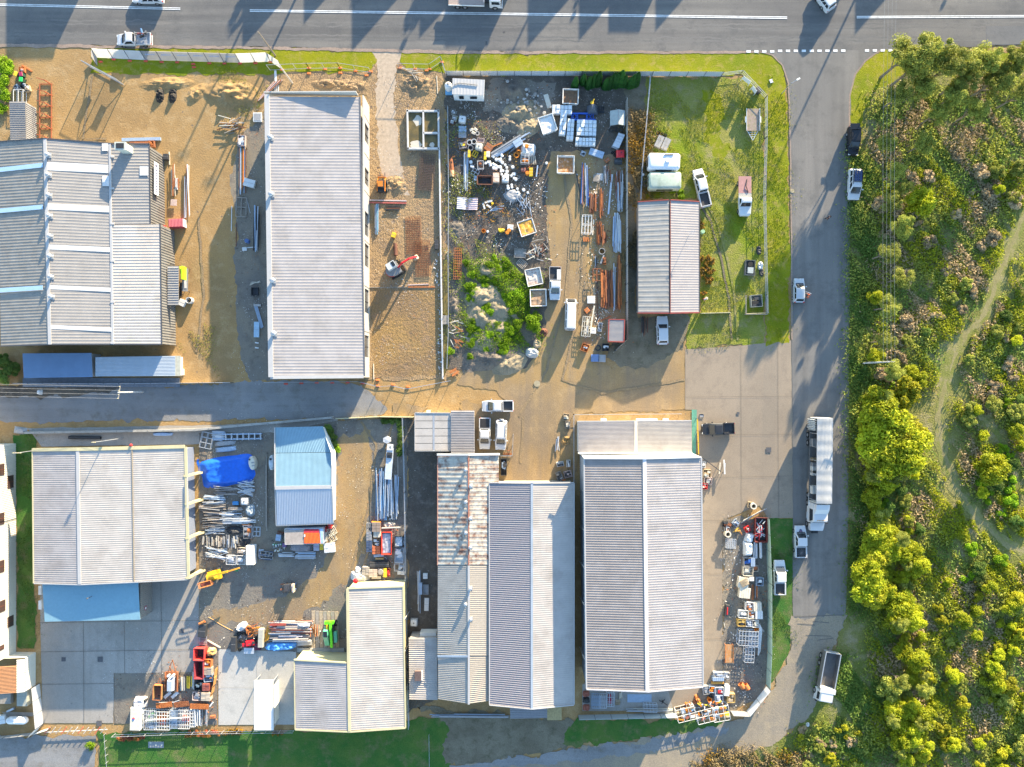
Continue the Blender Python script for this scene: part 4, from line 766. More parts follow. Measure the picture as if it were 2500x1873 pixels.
for i in range(7): x=lerp(-h+.4,h-.4,i/6);mb=MB();mb.beam((x,-hw+.05,1.35),(x,-hw+.05,4.0),.09);mb.build('side_post',STEEL,t)
for k in range(3):
    mb=MB();mb.beam((-h+.3,-hw+.02,2.0+k*.6),(h-.3,-hw+.02,2.0+k*.6),.035);mb.build('gate_rail',DSTEEL,t)
for x in (-h+1.6,-h+2.9,-h+4.2):
    for s in (-1,1): wheel(t,x,s*(hw+.02),.48,.3)
mb=MB();mb.box((-h+2.9,0,.75),(3.6,1.2,.4));mb.box((h-2.2,-.7,.7),(.3,.2,1.0));mb.build('chassis',BLK,t)
for i,(u,l,mat) in enumerate(((.62,1.2,WHITEW),(.66,.8,WHITEW),(.86,1.3,WHITEW),(.56,.6,STEEL),(.5,.5,PAINT('cargo_brown',(.3,.22,.12))),(.3,1.2,STEEL))):
    x=-h+u*Lt;mb=MB();mb.box((x,-hw+.5,1.41+.45),(l,.75,.9));q=mb.build('cargo_box',mat,t)
f=W(462,1300,1.5);r=W(478,1048,2);f.z=r.z=0;Lc=(f-r).length;c=(f+r)/2;h=Lc/2
t=thing('prime_mover','white bonneted prime mover coupled to the long semi trailer','truck',c,norm_rz(r,f))
mb=MB();mb.box((0,0,.75),(Lc*1.2,.9,.4));mb.build('chassis',BLK,t);
mb=MB();mb.loft([[(x,s*w_,z) for s,z in ((-1,.6),(-1,za),(1,za),(1,.6))] for x,w_,za in ((h-1.5,1.15,1.75),(h-.6,1.1,1.65),(h-.05,.98,1.5),(h,.9,1.2))]);mb.build('bonnet',PW,t)
truck_cab(t,-h+.9,h-1.3,1.2,2.9,PW,slope=.4);mb=MB();mb.loft([[(x,-1.1,2.3),(x,-1.05,z),(x,1.05,z),(x,1.1,2.3)] for x,z in ((-h+.3,3.75),(-h+1.1,3.6),(-h+1.9,3.0))]);mb.build('sleeper_fairing',PW,t);mb=MB();mb.box((-h+.75,0,1.7),(1.0,2.3,2.0));mb.build('sleeper',PW,t)
for i in range(5): mb=MB();mb.box((h-1.95,-.5+.25*i,2.95),(.14,.1,.08));mb.build('roof_marker',M('amber',(.6,.3,.05),.3),t)
truckwheels(t,(h-.95,-h+.5,-h-.7),1.2,.5)
for s in (-1,1): mb=MB();mb.box((-h-.1,s*1.05,1.15),(2.2,.45,.06));mb.build('mudguard',WHITEW,t);mb=MB();mb.cyl((-h+2.0,s*1.05,.62),(-h+3.0,s*1.05,.62),.3,None,10);mb.build('fuel_tank',STEEL,t)
# tipper on the dirt road
T(3,3)
f=W(520,1108,1.8);r=W(588,684,1.5);f.z=r.z=0;Lt=(f-r).length;c=(f+r)/2;h=Lt/2
t=thing('tipper_truck','white tipper truck with an empty grey steel body on the dirt road bend','truck',c,norm_rz(r,f))
TG=M('tipper_grey',(.13,.125,.12),.6,.2,.2,1.2,(.2,.17,.13),.5,1);x1=h-2.35
mb=MB();mb.box(((x1-h)/2,0,1.15),(x1+h,2.3,.12));mb.build('tipper_floor',TG,t)
for s in (-1,1): mb=MB();mb.box(((x1-h)/2,s*1.17,1.65),(x1+h,.09,1.1));mb.build('tipper_side',TG,t);mb=MB();mb.box(((x1-h)/2,s*1.19,2.22),(x1+h,.14,.08));mb.build('side_rail',STEEL,t)
mb=MB();mb.box((-h+.04,0,1.6),(.09,2.4,1.0));mb.build('tailgate',STEEL,t);mb=MB();mb.box((x1,0,1.85),(.1,2.4,1.4));mb.box((x1+.3,0,2.55),(.7,2.5,.08));mb.build('headboard',M('headboard_cream',(.55,.53,.48),.6),t)
mb=MB();mb.box((0,0,.75),(Lt*.9,.8,.4));mb.build('chassis',BLK,t);truck_cab(t,h-1.9,h,1.1,2.55,PW);truckwheels(t,(h-1.2,-h+1.2,-h+2.4),1.15,.48)
# flatbed at the top edge
T(1,0)
f=W(2090,15,1.6);r=W(1640,8,1.4);f.z=r.z=0;Lt=(f-r).length;c=(f+r)/2;c.y+=.65;h=Lt/2
t=thing('flatbed_truck','flatbed truck with a bare timber deck on the main road','truck',c,norm_rz(r,f))
mb=MB();mb.box((-1.4,0,1.15),(Lt-2.8,2.45,.14));mb.build('deck',M('deck_timber',(.36,.28,.24),.8,0,.2,2,(.2,.15,.12),.5,2),t)
for s in (-1,1): mb=MB();mb.box((-1.4,s*1.24,1.25),(Lt-2.8,.06,.25));mb.build('side_rail',WHITEW,t)
mb=MB();mb.beam((h-2.85,-1.2,2.3),(h-2.85,1.2,2.3),.1);mb.beam((h-2.85,-1.2,1.2),(h-2.85,-1.2,2.3),.1);mb.beam((h-2.85,1.2,1.2),(h-2.85,1.2,2.3),.1);mb.build('headboard',STEEL,t)
truck_cab(t,h-2.0,h,1.12,2.5,PW);truckwheels(t,(h-1.1,-h+1.4,-h+2.6),1.2,.46);mb=MB();mb.box((0,0,.75),(Lt*.9,.8,.4));mb.build('chassis',BLK,t)
# derelict tray truck on the paddock
T(2,0)
f=W(2000,1816,1.1);r=W(1997,1487,1.0);f.z=r.z=0;Lt=(f-r).length;c=(f+r)/2;h=Lt/2
t=thing('old_truck','old faded truck with a rust pink tray parked on the paddock','truck',c,norm_rz(r,f))
OW=M('old_white',(.58,.6,.6),.5,0,.08,1,(.35,.3,.25),.4,1)
mb=MB();mb.box((-h+1.35,0,1.0),(2.7,2.05,.12));mb.build('tray',M('tray_pink',(.4,.21,.19),.7,0,.15,1.5),t);mb=MB();mb.box((-h+3.1,0,1.0),(.8,2.05,.1));mb.build('tray_boards',M('tray_board',(.4,.38,.34),.8),t)
mb=MB();mb.tube([(-h+.5,.3,1.08),(-h+1.6,.1,1.2),(-h+2.6,.5,1.1)],.06);mb.build('hose',BLK,t)
mb=MB();mb.loft([[Vector(p) for p in q] for q in (ring(h,.75,.45,.95),ring(h-.3,.92,.4,1.1),ring(h-1.5,1.0,.4,1.2),ring(h-2.9,1.0,.4,1.2))]);mb.build('body',OW,t);cabin(t,h-2.9,h-1.4,h-2.7,h-1.9,.95,.84,1.2,1.9,OW,True,1)
truckwheels(t,(h-.8,-h+1.0),1.0,.4)
# ---------------------------------------------------------------- plant and machinery
OR=PAINT('orange',(.6,.2,.03));YE=PAINT('yellow',(.72,.42,.02));GRN=PAINT('green',(.03,.55,.12));LGR=PAINT('lime_green',(.16,.75,.02));TEAL=PAINT('teal',(.12,.45,.3));RED=PAINT('red',(.6,.02,.03));RUST=M('rust',(.3,.11,.05),.85,0,.3,3,(.16,.06,.04),.6,3)
T(1,1)
c=W(1185,680,1);c.z=0;t=thing('excavator','compact excavator with a red boom working in the building site dirt','excavator',c,math.radians(32))
for s in (-1,1): mb=MB();mb.loft([[(-1.0,s*1.0-.2,.05),(-1.0,s*1.0+.2,.05),(-1.2,s*1.0+.2,.4),(-1.2,s*1.0-.2,.4)],[(1.0,s*1.0-.2,.05),(1.0,s*1.0+.2,.05),(1.2,s*1.0+.2,.4),(1.2,s*1.0-.2,.4)]]);mb.box((0,s*1.0,.55),(2.1,.4,.2));mb.build('track',RUB,t)
mb=MB();mb.box((0,0,.5),(1.2,1.7,.3));mb.build('undercarriage',DSTEEL,t);mb=MB();mb.box((1.5,0,.3),(.12,2.2,.5));mb.build('dozer_blade',DSTEEL,t)
mb=MB();n=12;mb.prism([(-1.35*math.cos(a)-.15 if i<9 else .9,1.05*math.sin(a)) for i,a in enumerate([(-PI/2)+PI*j/8 for j in range(9)])]+[(.85,1.0),(.85,-1.0)],.72,1.4);mb.build('counterweight_body',M('ex_grey',(.22,.22,.22),.5),t);mb=MB();mb.prism([(-1.42*math.cos(a)-.15,1.1*math.sin(a)) for a in [(-PI/2.6)+PI/1.3*j/8 for j in range(9)]],.8,1.1);mb.build('red_band',RED,t)
mb=MB();mb.box((-.1,.5,1.9),(1.5,1.05,1.2));mb.build('cab',M('ex_cab_white',(.55,.56,.54),.4),t);pquad(t,'windscreen',[(.66,.05,1.5),(.66,.98,1.5),(.66,.98,2.4),(.66,.05,2.4)],GL,.02,0,(0,.5,1.9));mb=MB();mb.box((.3,.5,2.52),(.5,.8,.04));mb.build('roof_window',GL,t)
mb=MB();mb.tube([(.5,-.15,1.1),(1.6,-.15,2.5),(2.9,-.15,2.4)],.16);mb.build('boom',RED,t);mb=MB();mb.beam((2.8,-.15,2.5),(4.1,-.15,.9),.22,.26);mb.build('stick',RED,t);mb=MB();mb.cyl((1.0,-.15,1.3),(2.0,-.15,2.2),.07);mb.build('ram',STEEL,t);mb=MB();mb.loft([[(3.9,-.5,.9),(3.9,.2,.9),(4.3,.2,.5),(4.3,-.5,.5)],[(3.5,-.5,.4),(3.5,.2,.4),(3.9,.2,.15),(3.9,-.5,.15)]]);mb.build('bucket',M('bucket_tan',(.4,.34,.25),.6),t)
T(1,0)
c=W(1074,1560,1);c.z=0;t=thing('skid_steer','small orange skid steer loader parked on the bare site dirt','loader',c,PI/2)
mb=MB();mb.box((-.2,0,.8),(1.9,1.1,.8));mb.build('body',M('skid_black',(.04,.04,.04),.5),t)
for s in (-1,1):
    for x in (-.65,.55): wheel(t,x,s*.85,.38,.26)
    mb=MB();mb.tube([(-1.1,s*.62,1.35),(.7,s*.62,1.25),(1.3,s*.62,.4)],.09);mb.build('lift_arm',OR,t)
mb=MB();mb.box((.0,0,1.55),(1.1,.85,.8));mb.build('cab',M('skid_cab',(.06,.06,.06),.4),t);mb=MB();mb.box((-.05,0,1.98),(.9,.8,.06));mb.build('cab_roof',OR,t)
for s in (-1,1): mb=MB();mb.beam((1.35,s*.4,.2),(2.3,s*.4,.15),.12,.07);mb.build('fork',DSTEEL,t)
mb=MB();mb.box((1.35,0,.5),(.1,1.3,.6));mb.build('carriage',OR,t)
T(0,3)
c=W(1800,45,1.2);c.z=0;t=thing('boom_lift','yellow boom lift with an orange basket parked by the aluminium scrap','boom lift',c,math.radians(15))
mb=MB();mb.box((0,0,.8),(2.0,1.5,.6));mb.build('base',YE,t)
for s in (-1,1):
    for x in (-.7,.7): wheel(t,x,s*.9,.4,.28)
mb=MB();mb.loft([[(-1.0,-.5,1.1),(-1.0,.5,1.1),(-.9,.4,1.9),(-.9,-.4,1.9)],[(.5,-.5,1.1),(.5,.5,1.1),(.3,.4,1.7),(.3,-.4,1.7)]]);mb.build('turret',YE,t)
mb=MB();mb.beam((-.3,.2,1.9),(2.9,.25,2.3),.32);mb.build('boom',YE,t);mb=MB();mb.beam((2.6,.25,2.35),(4.8,.3,2.1),.2);mb.build('jib',M('jib_orange',(.62,.27,.03),.5),t)
mb=MB();mb.box((-1.2,-.8,1.5),(2.1,.75,.1));mb.build('basket_floor',RUST,t)
for z in (1.9,2.3): mb=MB();mb.tube([(-2.25,-1.2,z),(-.15,-1.2,z),(-.15,-.4,z),(-2.25,-.4,z),(-2.25,-1.2,z)],.05);mb.build('basket_rail',M('rail_orange',(.55,.2,.06),.6),t)
for k in range(3): mb=MB();mb.box((-1.2,-1.0+.25*k,1.62),(1.9,.14,.14));mb.build('basket_plank',M('plank_red',(.33,.1,.07),.8),t)
T(1,3)
c=W(648,520,1);c.z=0;t=thing('telehandler','bright green telehandler parked on the timber sleepers','telehandler',c,PI/2+.05)
mb=MB();mb.box((-.2,0,.8),(3.4,1.1,.6));mb.build('chassis',DSTEEL,t)
for s in (-1,1):
    for x in (-1.3,1.3): wheel(t,x,s*.88,.5,.34)
mb=MB();mb.loft([[(-2.0,.15,.9),(-2.0,.95,.9),(-1.95,.9,1.5),(-1.95,.2,1.5)],[(-.2,.1,.9),(-.2,1.0,.9),(-.2,1.0,2.2),(-.2,.2,2.2)],[(.9,.15,.9),(.9,1.0,.9),(.6,.9,2.2),(.6,.25,2.2)]]);mb.build('cab',TEAL,t)
mb=MB();mb.box((.1,.58,2.23),(.9,.6,.06));mb.build('cab_roof_glass',GL,t);mb=MB()
for k in range(4): mb.box((-.9-.2*k,.55,1.85-.1*k),(.08,.5,.08))
mb.build('engine_louvre',BLK,t)
mb=MB();mb.box((-.7,-.8,1.1),(1.7,.5,.8));mb.build('engine_pod',TEAL,t);mb=MB();mb.beam((-2.2,-.22,1.7),(1.9,-.22,1.8),.36,.36);mb.build('boom',LGR,t);mb=MB();mb.box((1.75,0,1.5),(.5,1.5,.5));mb.build('headstock',LGR,t);mb=MB();mb.box((1.1,.35,1.6),(.8,.35,.3));mb.build('yellow_ram',YE,t)
c=W(290,145,1);c.z=0;t=thing('forklift','small forklift loaded with timber in the shaded yard','forklift',c,.1)
mb=MB();mb.box((0,0,.6),(1.6,1.1,.7));mb.build('body',DSTEEL,t);mb=MB()
for sx in (-.6,.5):
    for s in (-.5,.5): mb.beam((sx,s,.9),(sx,s,2.0),.06)
for k in range(5): mb.beam((-.6+.27*k,-.5,2.0),(-.6+.27*k,.5,2.0),.05)
mb.build('overhead_guard',BLK,t)
for s in (-1,1):
    for x in (-.6,.6): wheel(t,x,s*.6,.28,.2)
mb=MB();mb.beam((1.0,-.4,.1),(1.0,-.4,2.1),.1);mb.beam((1.0,.4,.1),(1.0,.4,2.1),.1);mb.build('mast',PAINT('mast_blue',(.12,.2,.4)),t);mb=MB();mb.box((.95,0,1.5),(.25,1.3,.9));mb.build('carriage_load',M('load_tan',(.45,.36,.28),.8),t);mb=MB();mb.box((-.9,-.3,.5),(1.0,.2,.5));mb.box((-.8,.5,.4),(1.2,.15,.3));mb.build('timber_rail',RUST,t)
# ---------------------------------------------------------------- people
SKIN=M('skin',(.42,.25,.17),.6);HAIR=M('hair_dark',(.03,.02,.015),.7)
def person(x,y,rz,label,shirt,trousers,pose='stand',hat=None,hair=HAIR,z0=0.0,lean=0):
    c=W(x,y,.9);c.z=0;t=thing('person',label,'person',c,rz)
    step=.22 if pose=='walk' else .05;arm={'walk':.25,'stand':.08,'reach':.5}[pose]
    V=[((0,0,.98),.15),((0,0,1.2),.15),((lean*.5,0,1.42),.17),((lean*.8,0,1.55),.065),                          # pelvis chest shoulder neck
       ((0,.1,.92),.1),((step*.55,.11,.5),.075),((step,.12,.09),.05),((step+.17,.13,.05),.045),
       ((0,-.1,.92),.1),((-step*.4,-.11,.5),.075),((-step,-.12,.09),.05),((-step+.17,-.13,.05),.045),
       ((lean*.5,.21,1.42),.06),((lean*.5-arm*.4,.27,1.15),.05),((lean*.5-arm*.2+(.3 if pose=='reach' else .05),.27,.9 if pose!='reach' else 1.12),.037),
       ((lean*.5,-.21,1.42),.06),((lean*.5+arm*.4,-.27,1.15),.05),((lean*.5+arm*.9+.05,-.25,.92 if pose!='reach' else 1.15),.037),((lean,0,1.6),.06)]
    E=[(0,1),(1,2),(2,3),(0,4),(4,5),(5,6),(6,7),(0,8),(8,9),(9,10),(10,11),(2,12),(12,13),(13,14),(2,15),(15,16),(16,17),(3,18)]
    def skin(name,idx,mat,grow=0):
        mp={i:k for k,i in enumerate(idx)};me=bpy.data.meshes.new(name);me.from_pydata([V[i][0] for i in idx],[(mp[a],mp[b_]) for a,b_ in E if a in mp and b_ in mp],[])
        me.materials.append(mat);o=bpy.data.objects.new(name,me);COL.objects.link(o);o.parent=t;m=o.modifiers.new('skin','SKIN');m.use_smooth_shade=True
        for k,i in enumerate(idx): me.skin_vertices[0].data[k].radius=(V[i][1]+grow,)*2
        me.skin_vertices[0].data[0].use_root=True;s_=o.modifiers.new('sub','SUBSURF');s_.levels=1;s_.render_levels=1;return o
    skin('body',list(range(19)),SKIN);skin('shirt',[0,1,2,12,13,15,16],shirt,.022);skin('trousers',[0,4,5,6,8,9,10],trousers,.02)
    for s,ix in ((1,14),(-1,17)):                                     # hands: palm, four fingers, thumb
        b=Vector(V[ix][0]);mb=MB();mb.box(b+vv(.01,0,-.07),(.08,.035,.1))
        for k in range(4): L=(.07,.08,.075,.055)[k];mb.beam(b+vv(-.025+.022*k,0,-.115),b+vv(-.02+.022*k,-.012*s,-.115-L),.017)
        mb.beam(b+vv(.05,0,-.05),b+vv(.085,-.01*s,-.11),.02);mb.build('hand',SKIN,t)
    hd=vv(lean,0,1.7);mb=MB();mb.ball(hd,.1,12,9,1.2);mb.ball(hd+vv(.1,0,-.02),.018,6,5);mb.box(hd+vv(.092,0,-.06),(.012,.05,.012))
    for s in (-1,1): mb.ball(hd+vv(0,s*.1,-.01),.025,6,5)
    he=mb.build('head',SKIN,t,True)
    mb=MB()
    for s in (-1,1): mb.ball(hd+vv(.09,s*.038,.015),.013,6,5)
    mb.build('eyes',HAIR,he)
    mb=MB();mb.ball(hd+vv(-.018,0,.035),.108,12,8,1.05);mb.build('hair',hair,t,True)
    if hat: mb=MB();mb.cyl(hd+vv(0,0,.07),hd+vv(0,0,.085),.24,.23,18);mb.cyl(hd+vv(0,0,.08),hd+vv(0,0,.19),.115,.1,14);mb.build('hat',hat,t)
    for s,ix in ((1,7),(-1,11)): b=Vector(V[ix][0]);mb=MB();mb.loft([[b+vv(-.24,-.045,-.05),b+vv(-.24,.045,-.05),b+vv(-.24,.04,.06),b+vv(-.24,-.04,.06)],[b+vv(.04,-.05,-.05),b+vv(.04,.05,-.05),b+vv(.04,.035,.01),b+vv(.04,-.035,.01)]]);mb.build('shoe',BLK,t)
    return t
CL=lambda n,c:M('cloth_'+n,c,.85,0,.1,8)
T(3,0);person(745,1075,-.3,'person in a white shirt at the open hatch of the black car',CL('white',(.7,.7,.7)),CL('navy',(.03,.035,.07)),'reach',lean=.12)
T(3,1);person(560,248,2.2,'person in dark clothes walking on the side road',CL('maroon',(.1,.03,.035)),CL('black',(.02,.02,.022)),'walk')
person(386,912,2.6,'person in orange work wear at the open door of the silver hatchback',CL('hi_vis_orange',(.75,.12,.02)),CL('navy',(.03,.035,.07)),'reach',lean=.15)
T(2,1);person(1662,932,-1.2,'person in a pale hat and light blue shirt beside the gabled shed',CL('sky_blue',(.35,.5,.72)),CL('red_brown',(.2,.05,.04)),'walk',hat=CL('straw',(.6,.52,.4)))
# ---------------------------------------------------------------- yard clutter
R_=random.Random(3)
def C(n,c,r=.6,metal=0,var=.14,dirt=None,amt=.4): return M('item_'+n,c,r,metal,var,2.5,dirt,amt,2)
RST=C('rust',(.33,.12,.05),.85,0,.35,(.15,.07,.04),.6);RSO=C('rust_orange',(.5,.17,.05),.85,0,.3,(.25,.09,.04),.6);RSD=C('rust_dark',(.15,.065,.04),.85,0,.3);ALU=C('alu',(.58,.6,.62),.35,.4,.1);ALB=C('alu_blue',(.36,.45,.56),.4,.3,.1);ALG=C('alu_grey',(.34,.34,.34),.5,.3,.15);WHI=C('white',(.66,.66,.64),.5,0,.06,(.4,.36,.3),.4);CRM=C('cream',(.62,.57,.46),.6,0,.08,(.4,.32,.22),.4);TIM=C('timber',(.4,.31,.2),.8,0,.25);TIG=C('timber_grey',(.3,.27,.23),.85,0,.2);CHA=C('charcoal',(.04,.042,.045),.6);GRY=C('grey',(.27,.27,.27),.6);BLU=C('blue',(.04,.13,.42),.5);ORA=C('orange',(.7,.22,.02),.5,0,.12,(.4,.16,.05),.5);YEL=C('yellow',(.75,.5,.03),.5,0,.1);REDI=C('red',(.6,.03,.03),.5);PNK=C('pink_grey',(.5,.4,.37),.7);GRN_=C('green',(.07,.25,.1),.6);CNB=C('cement',(.38,.36,.33),.9);BRI=C('brick',(.34,.12,.08),.85,0,.2);SKW=C('skip_white',(.62,.6,.56),.6,0,.08,(.3,.15,.08),.6)
def place(name,label,cat,x,y,ang,ht,group=None,z0=0):
    c=W(x,y,z0+ht/2);c.z=z0;return thing(name,label,cat,c,-math.radians(ang),group)
def skip(x,y,w,h,ang,label,load,ht=1.1,mat=None,group=None):
    t=place('skip_bin',label,'skip bin',x,y,ang,ht,group);a,b=U(w)/2,U(h)/2;mat=mat or SKW;mb=MB()
    o=[(-a*.86,-b*.9,0),(a*.86,-b*.9,0),(a*.86,b*.9,0),(-a*.86,b*.9,0)];tp=[(-a,-b,ht),(a,-b,ht),(a,b,ht),(-a,b,ht)];k=.1;ti=[(-a+k,-b+k,ht),(a-k,-b+k,ht),(a-k,b-k,ht),(-a+k,b-k,ht)];bi=[(-a*.86+k,-b*.9+k,.15),(a*.86-k,-b*.9+k,.15),(a*.86-k,b*.9-k,.15),(-a*.86+k,b*.9-k,.15)]
    mb.loft([o,tp,ti,bi]);mb.build('body',mat,t)
    mb=MB();mb.tube([(-a,-b,ht),(a,-b,ht),(a,b,ht),(-a,b,ht),(-a,-b,ht)],.05);mb.build('rim',mat,t)
    if load:
        z=load[1]*ht;mb=MB();mb.grid(lambda u,v:(-a*.93+k+u*(a*.93-k)*2,-b*.93+k+v*(b*.93-k)*2,z+.12*noise.noise(Vector((u*4+x,v*4+y,0)))),8,8);mb.build('load',load[0],t)
    for s in (-1,1):
        for q in (-.5,.5): mb=MB();mb.cyl((q*a,s*b*.95,ht*.55),(q*a,s*(b*.95+.16),ht*.55),.06);mb.build('lifting_lug',DSTEEL,t)
    return t
PROT={}
def proto(key,fn,x,y,ang,ht,label,group=None,z0=0):
    """first use builds the thing, later uses copy it with its parts"""
    c=W(x,y,z0+ht/2);c.z=z0
    if key not in PROT: t=fn(label,c,-math.radians(ang),group);PROT[key]=t;return t
    return dup(PROT[key],c,-math.radians(ang),label,group)
def pallet(x,y,ang,label='weathered timber pallet lying in the yard',w=1.15,l=1.15,z0=0,mat=None,group='timber pallets in the yards'):
    mat=mat or TIM
    def fn(label,c,rz,g):
        t=thing('pallet',label,'pallet',c,rz,g)
        for k in range(3): mb=MB();mb.box((0,(k-1)*w*.46,.06),(l,.09,.1));mb.build('runner',mat,t)
        mb=MB()
        for k in range(7): mb.box((-l/2+.06+k*(l-.12)/6,0,.125),(.11,w,.025))
        mb.build('deck_slats',mat,t);return t
    return proto(('pallet',w,l,mat.name),fn,x,y,ang,.15,label,group,z0)
def ibc(x,y,ang,label,z0=0,mat=None,group='white bulk liquid tanks'):
    def fn(label,c,rz,g):
        t=thing('bulk_tank',label,'liquid tank',c,rz,g);mb=MB();a=.52
        def rr(z,k): return [(sx*(a-(.14 if i else 0)-k),sy*(a-(0 if i else .14)-k),z) for sx,sy,o in ((1,-1,(1,0)),(1,1,(0,1)),(-1,1,(1,0)),(-1,-1,(0,1))) for i in o]
        mb.loft([rr(.16,.03),rr(.3,0),rr(.95,0),rr(1.05,.06),rr(1.08,.16)]);mb.build('tank',mat or WHI,t);mb=MB();mb.cyl((0,0,1.07),(0,0,1.13),.1,.1,12);mb.build('cap',CHA,t)
        mb=MB();
        for k in range(5): q=-.54+k*.27;mb.beam((q,-.55,.15),(q,-.55,1.0),.025);mb.beam((q,.55,.15),(q,.55,1.0),.025);mb.beam((-.55,q,.15),(-.55,q,1.0),.025);mb.beam((.55,q,.15),(.55,q,1.0),.025)
        for z in (.4,.7,1.0): mb.tube([(-.55,-.55,z),(.55,-.55,z),(.55,.55,z),(-.55,.55,z),(-.55,-.55,z)],.014)
        mb.build('cage',STEEL,t);mb=MB();mb.box((0,0,.07),(1.15,1.1,.14));mb.build('base',TIG,t);return t
    return proto(('ibc',(mat or WHI).name),fn,x,y,ang,1.1,label,group,z0)
def crate(x,y,w,h,ang,label,mat=None,ht=.8,load=None,cat='crate',name='crate',group=None,z0=0,lid=False):
    mat=mat or CRM;t=place(name,label,cat,x,y,ang,ht,group,z0);a,b=U(w)/2,U(h)/2
    for s in (-1,1):
        mb=MB()
        for k in range(3): mb.box((0,s*(b-.03),.15+k*(ht-.2)/2.4),(2*a,.05,ht*.26))
        mb.build('side_slats',mat,t);mb=MB()
        for k in range(3): mb.box((s*(a-.03),0,.15+k*(ht-.2)/2.4),(.05,2*b-.12,ht*.26))
        mb.build('end_slats',mat,t)
    mb=MB();mb.box((0,0,.08),(2*a-.1,2*b-.1,.08));mb.build('floor',mat,t)
    if lid:
        mb=MB();n=max(3,int(2*a/.3))
        for k in range(n): mb.box((-a+(k+.5)*2*a/n,0,ht+.015),(2*a/n-.03,2*b,.03))
        mb.build('lid',mat,t)
    elif load is not None:
        loads=load if isinstance(load,(list,tuple)) else [load]
        for i in range(7):
            l,w2=R_.uniform(.25,.75)*a*1.6,R_.uniform(.15,.5)*b*1.4;mb=MB();px=R_.uniform(-1,1)*(a-l/2-.06)*.9;py=R_.uniform(-1,1)*(b-w2/2-.06)*.9
            mb.box((px,py,ht*.55+.04*i),(l,w2,.25),R_.choice((0,0,.2,-.25)));mb.build('contents',loads[i%len(loads)],t)
    return t
def carton(x,y,w,h,ang,label,mat=None,ht=.7,cat='box',name='box',group=None,z0=0,lidmat=None):
    mat=mat or WHI;t=place(name,label,cat,x,y,ang,ht,group,z0);a,b=U(w)/2,U(h)/2;mb=MB();k=.03
    mb.loft([[(-a+k,-b+k,.08),(a-k,-b+k,.08),(a-k,b-k,.08),(-a+k,b-k,.08)],[(-a,-b,.14),(a,-b,.14),(a,b,.14),(-a,b,.14)],[(-a,-b,ht-.05),(a,-b,ht-.05),(a,b,ht-.05),(-a,b,ht-.05)],[(-a+k,-b+k,ht),(a-k,-b+k,ht),(a-k,b-k,ht),(-a+k,b-k,ht)]]);mb.build('body',mat,t)
    mb=MB();mb.beam((-a+k,0,ht+.006),(a-k,0,ht+.006),.03,.012);mb.build('lid_seam',lidmat or GRY,t)
    for s in (-1,1): mb=MB();mb.box((0,s*(b-.08),.04),(2*a*.95,.1,.08));mb.build('skid',TIG,t)
    return t
def bundle(x,y,w,h,ang,label,mats,n,ht=.6,z0=0,cat='bundle',name='strapped_bundle',along='x',jit=.12,group=None):
    """long lengths tied together: every length is a part"""
    t=place(name,label,cat,x,y,ang,ht,group,z0);a,b=U(w)/2,U(h)/2
    layers=max(1,int(round(n/ max(1,int((b if along=='x' else a)*2/.16)))))
    per=math.ceil(n/layers)
    for i in range(n):
        ly,k=divmod(i,per);q=-1+2*(k+.5)/per;l=R_.uniform(.7,1);o=R_.uniform(-1,1)*(1-l);zz=.05+ht*(ly+.5)/layers*.9+R_.uniform(0,.04);s=R_.uniform(.05,.12);sl=R_.uniform(-jit,jit)*.4
        mb=MB()
        if along=='x': mb.beam((a*(o-l),b*q*.95-sl,zz),(a*(o+l),b*q*.95+sl,zz),s*1.3,s)
        else: mb.beam((a*q*.95-sl,b*(o-l),zz),(a*q*.95+sl,b*(o+l),zz),s*1.3,s)
        mb.build('length',mats[R_.randrange(len(mats))],t)
    for s in (-.5,.5):
        mb=MB()
        if along=='x': mb.beam((a*s,-b,ht*.04),(a*s,b,ht*.04),.1,.08)
        else: mb.beam((-a,b*s,ht*.04),(a,b*s,ht*.04),.1,.08)
        mb.build('bearer',TIM,t)
    return t
def loose(x0,y0,x1,y1,n,mats,label,group,name='steel_length',cat='steel length',spread=40,vert=True,lmin=.35,zmax=.5,w=(.05,.14),skew=.05,hollow=False):
    """n separate lengths lying roughly along the box's long side"""
    for i in range(n):
        l=R_.uniform(lmin,1)
        if vert: cx=R_.uniform(x0,x1);cy=R_.uniform(y0+(y1-y0)*l/2,y1-(y1-y0)*l/2);dx=(y1-y0)*l*R_.uniform(-skew,skew);dy=(y1-y0)*l
        else: cy=R_.uniform(y0,y1);cx=R_.uniform(x0+(x1-x0)*l/2,x1-(x1-x0)*l/2);dx=(x1-x0)*l;dy=(x1-x0)*l*R_.uniform(-skew,skew)
        z=.07+zmax*R_.random();p=W(cx-dx/2,cy-dy/2,z);q=W(cx+dx/2,cy+dy/2,z+R_.uniform(-.04,.04));s=R_.uniform(*w);mi=R_.randrange(len(mats));m=mats[mi];mb=MB()
        ty=R_.random()
        if ty<.35: mb.cyl(p,q,s*.55,s*.55,7)
        elif ty<.7: mb.beam(p,q,s,s*.8)
        else:                                             # angle / channel section
            mb.beam(p,q,s,.025);d=(q-p).normalized();sd=Vector((-d.y,d.x,0))*s/2;mb.beam(p+sd+vv(0,0,s/3),q+sd+vv(0,0,s/3),.025,s*.7)
        single(mb,name,m,label if isinstance(label,str) else label[mi],cat,group if isinstance(group,str) else group[mi])
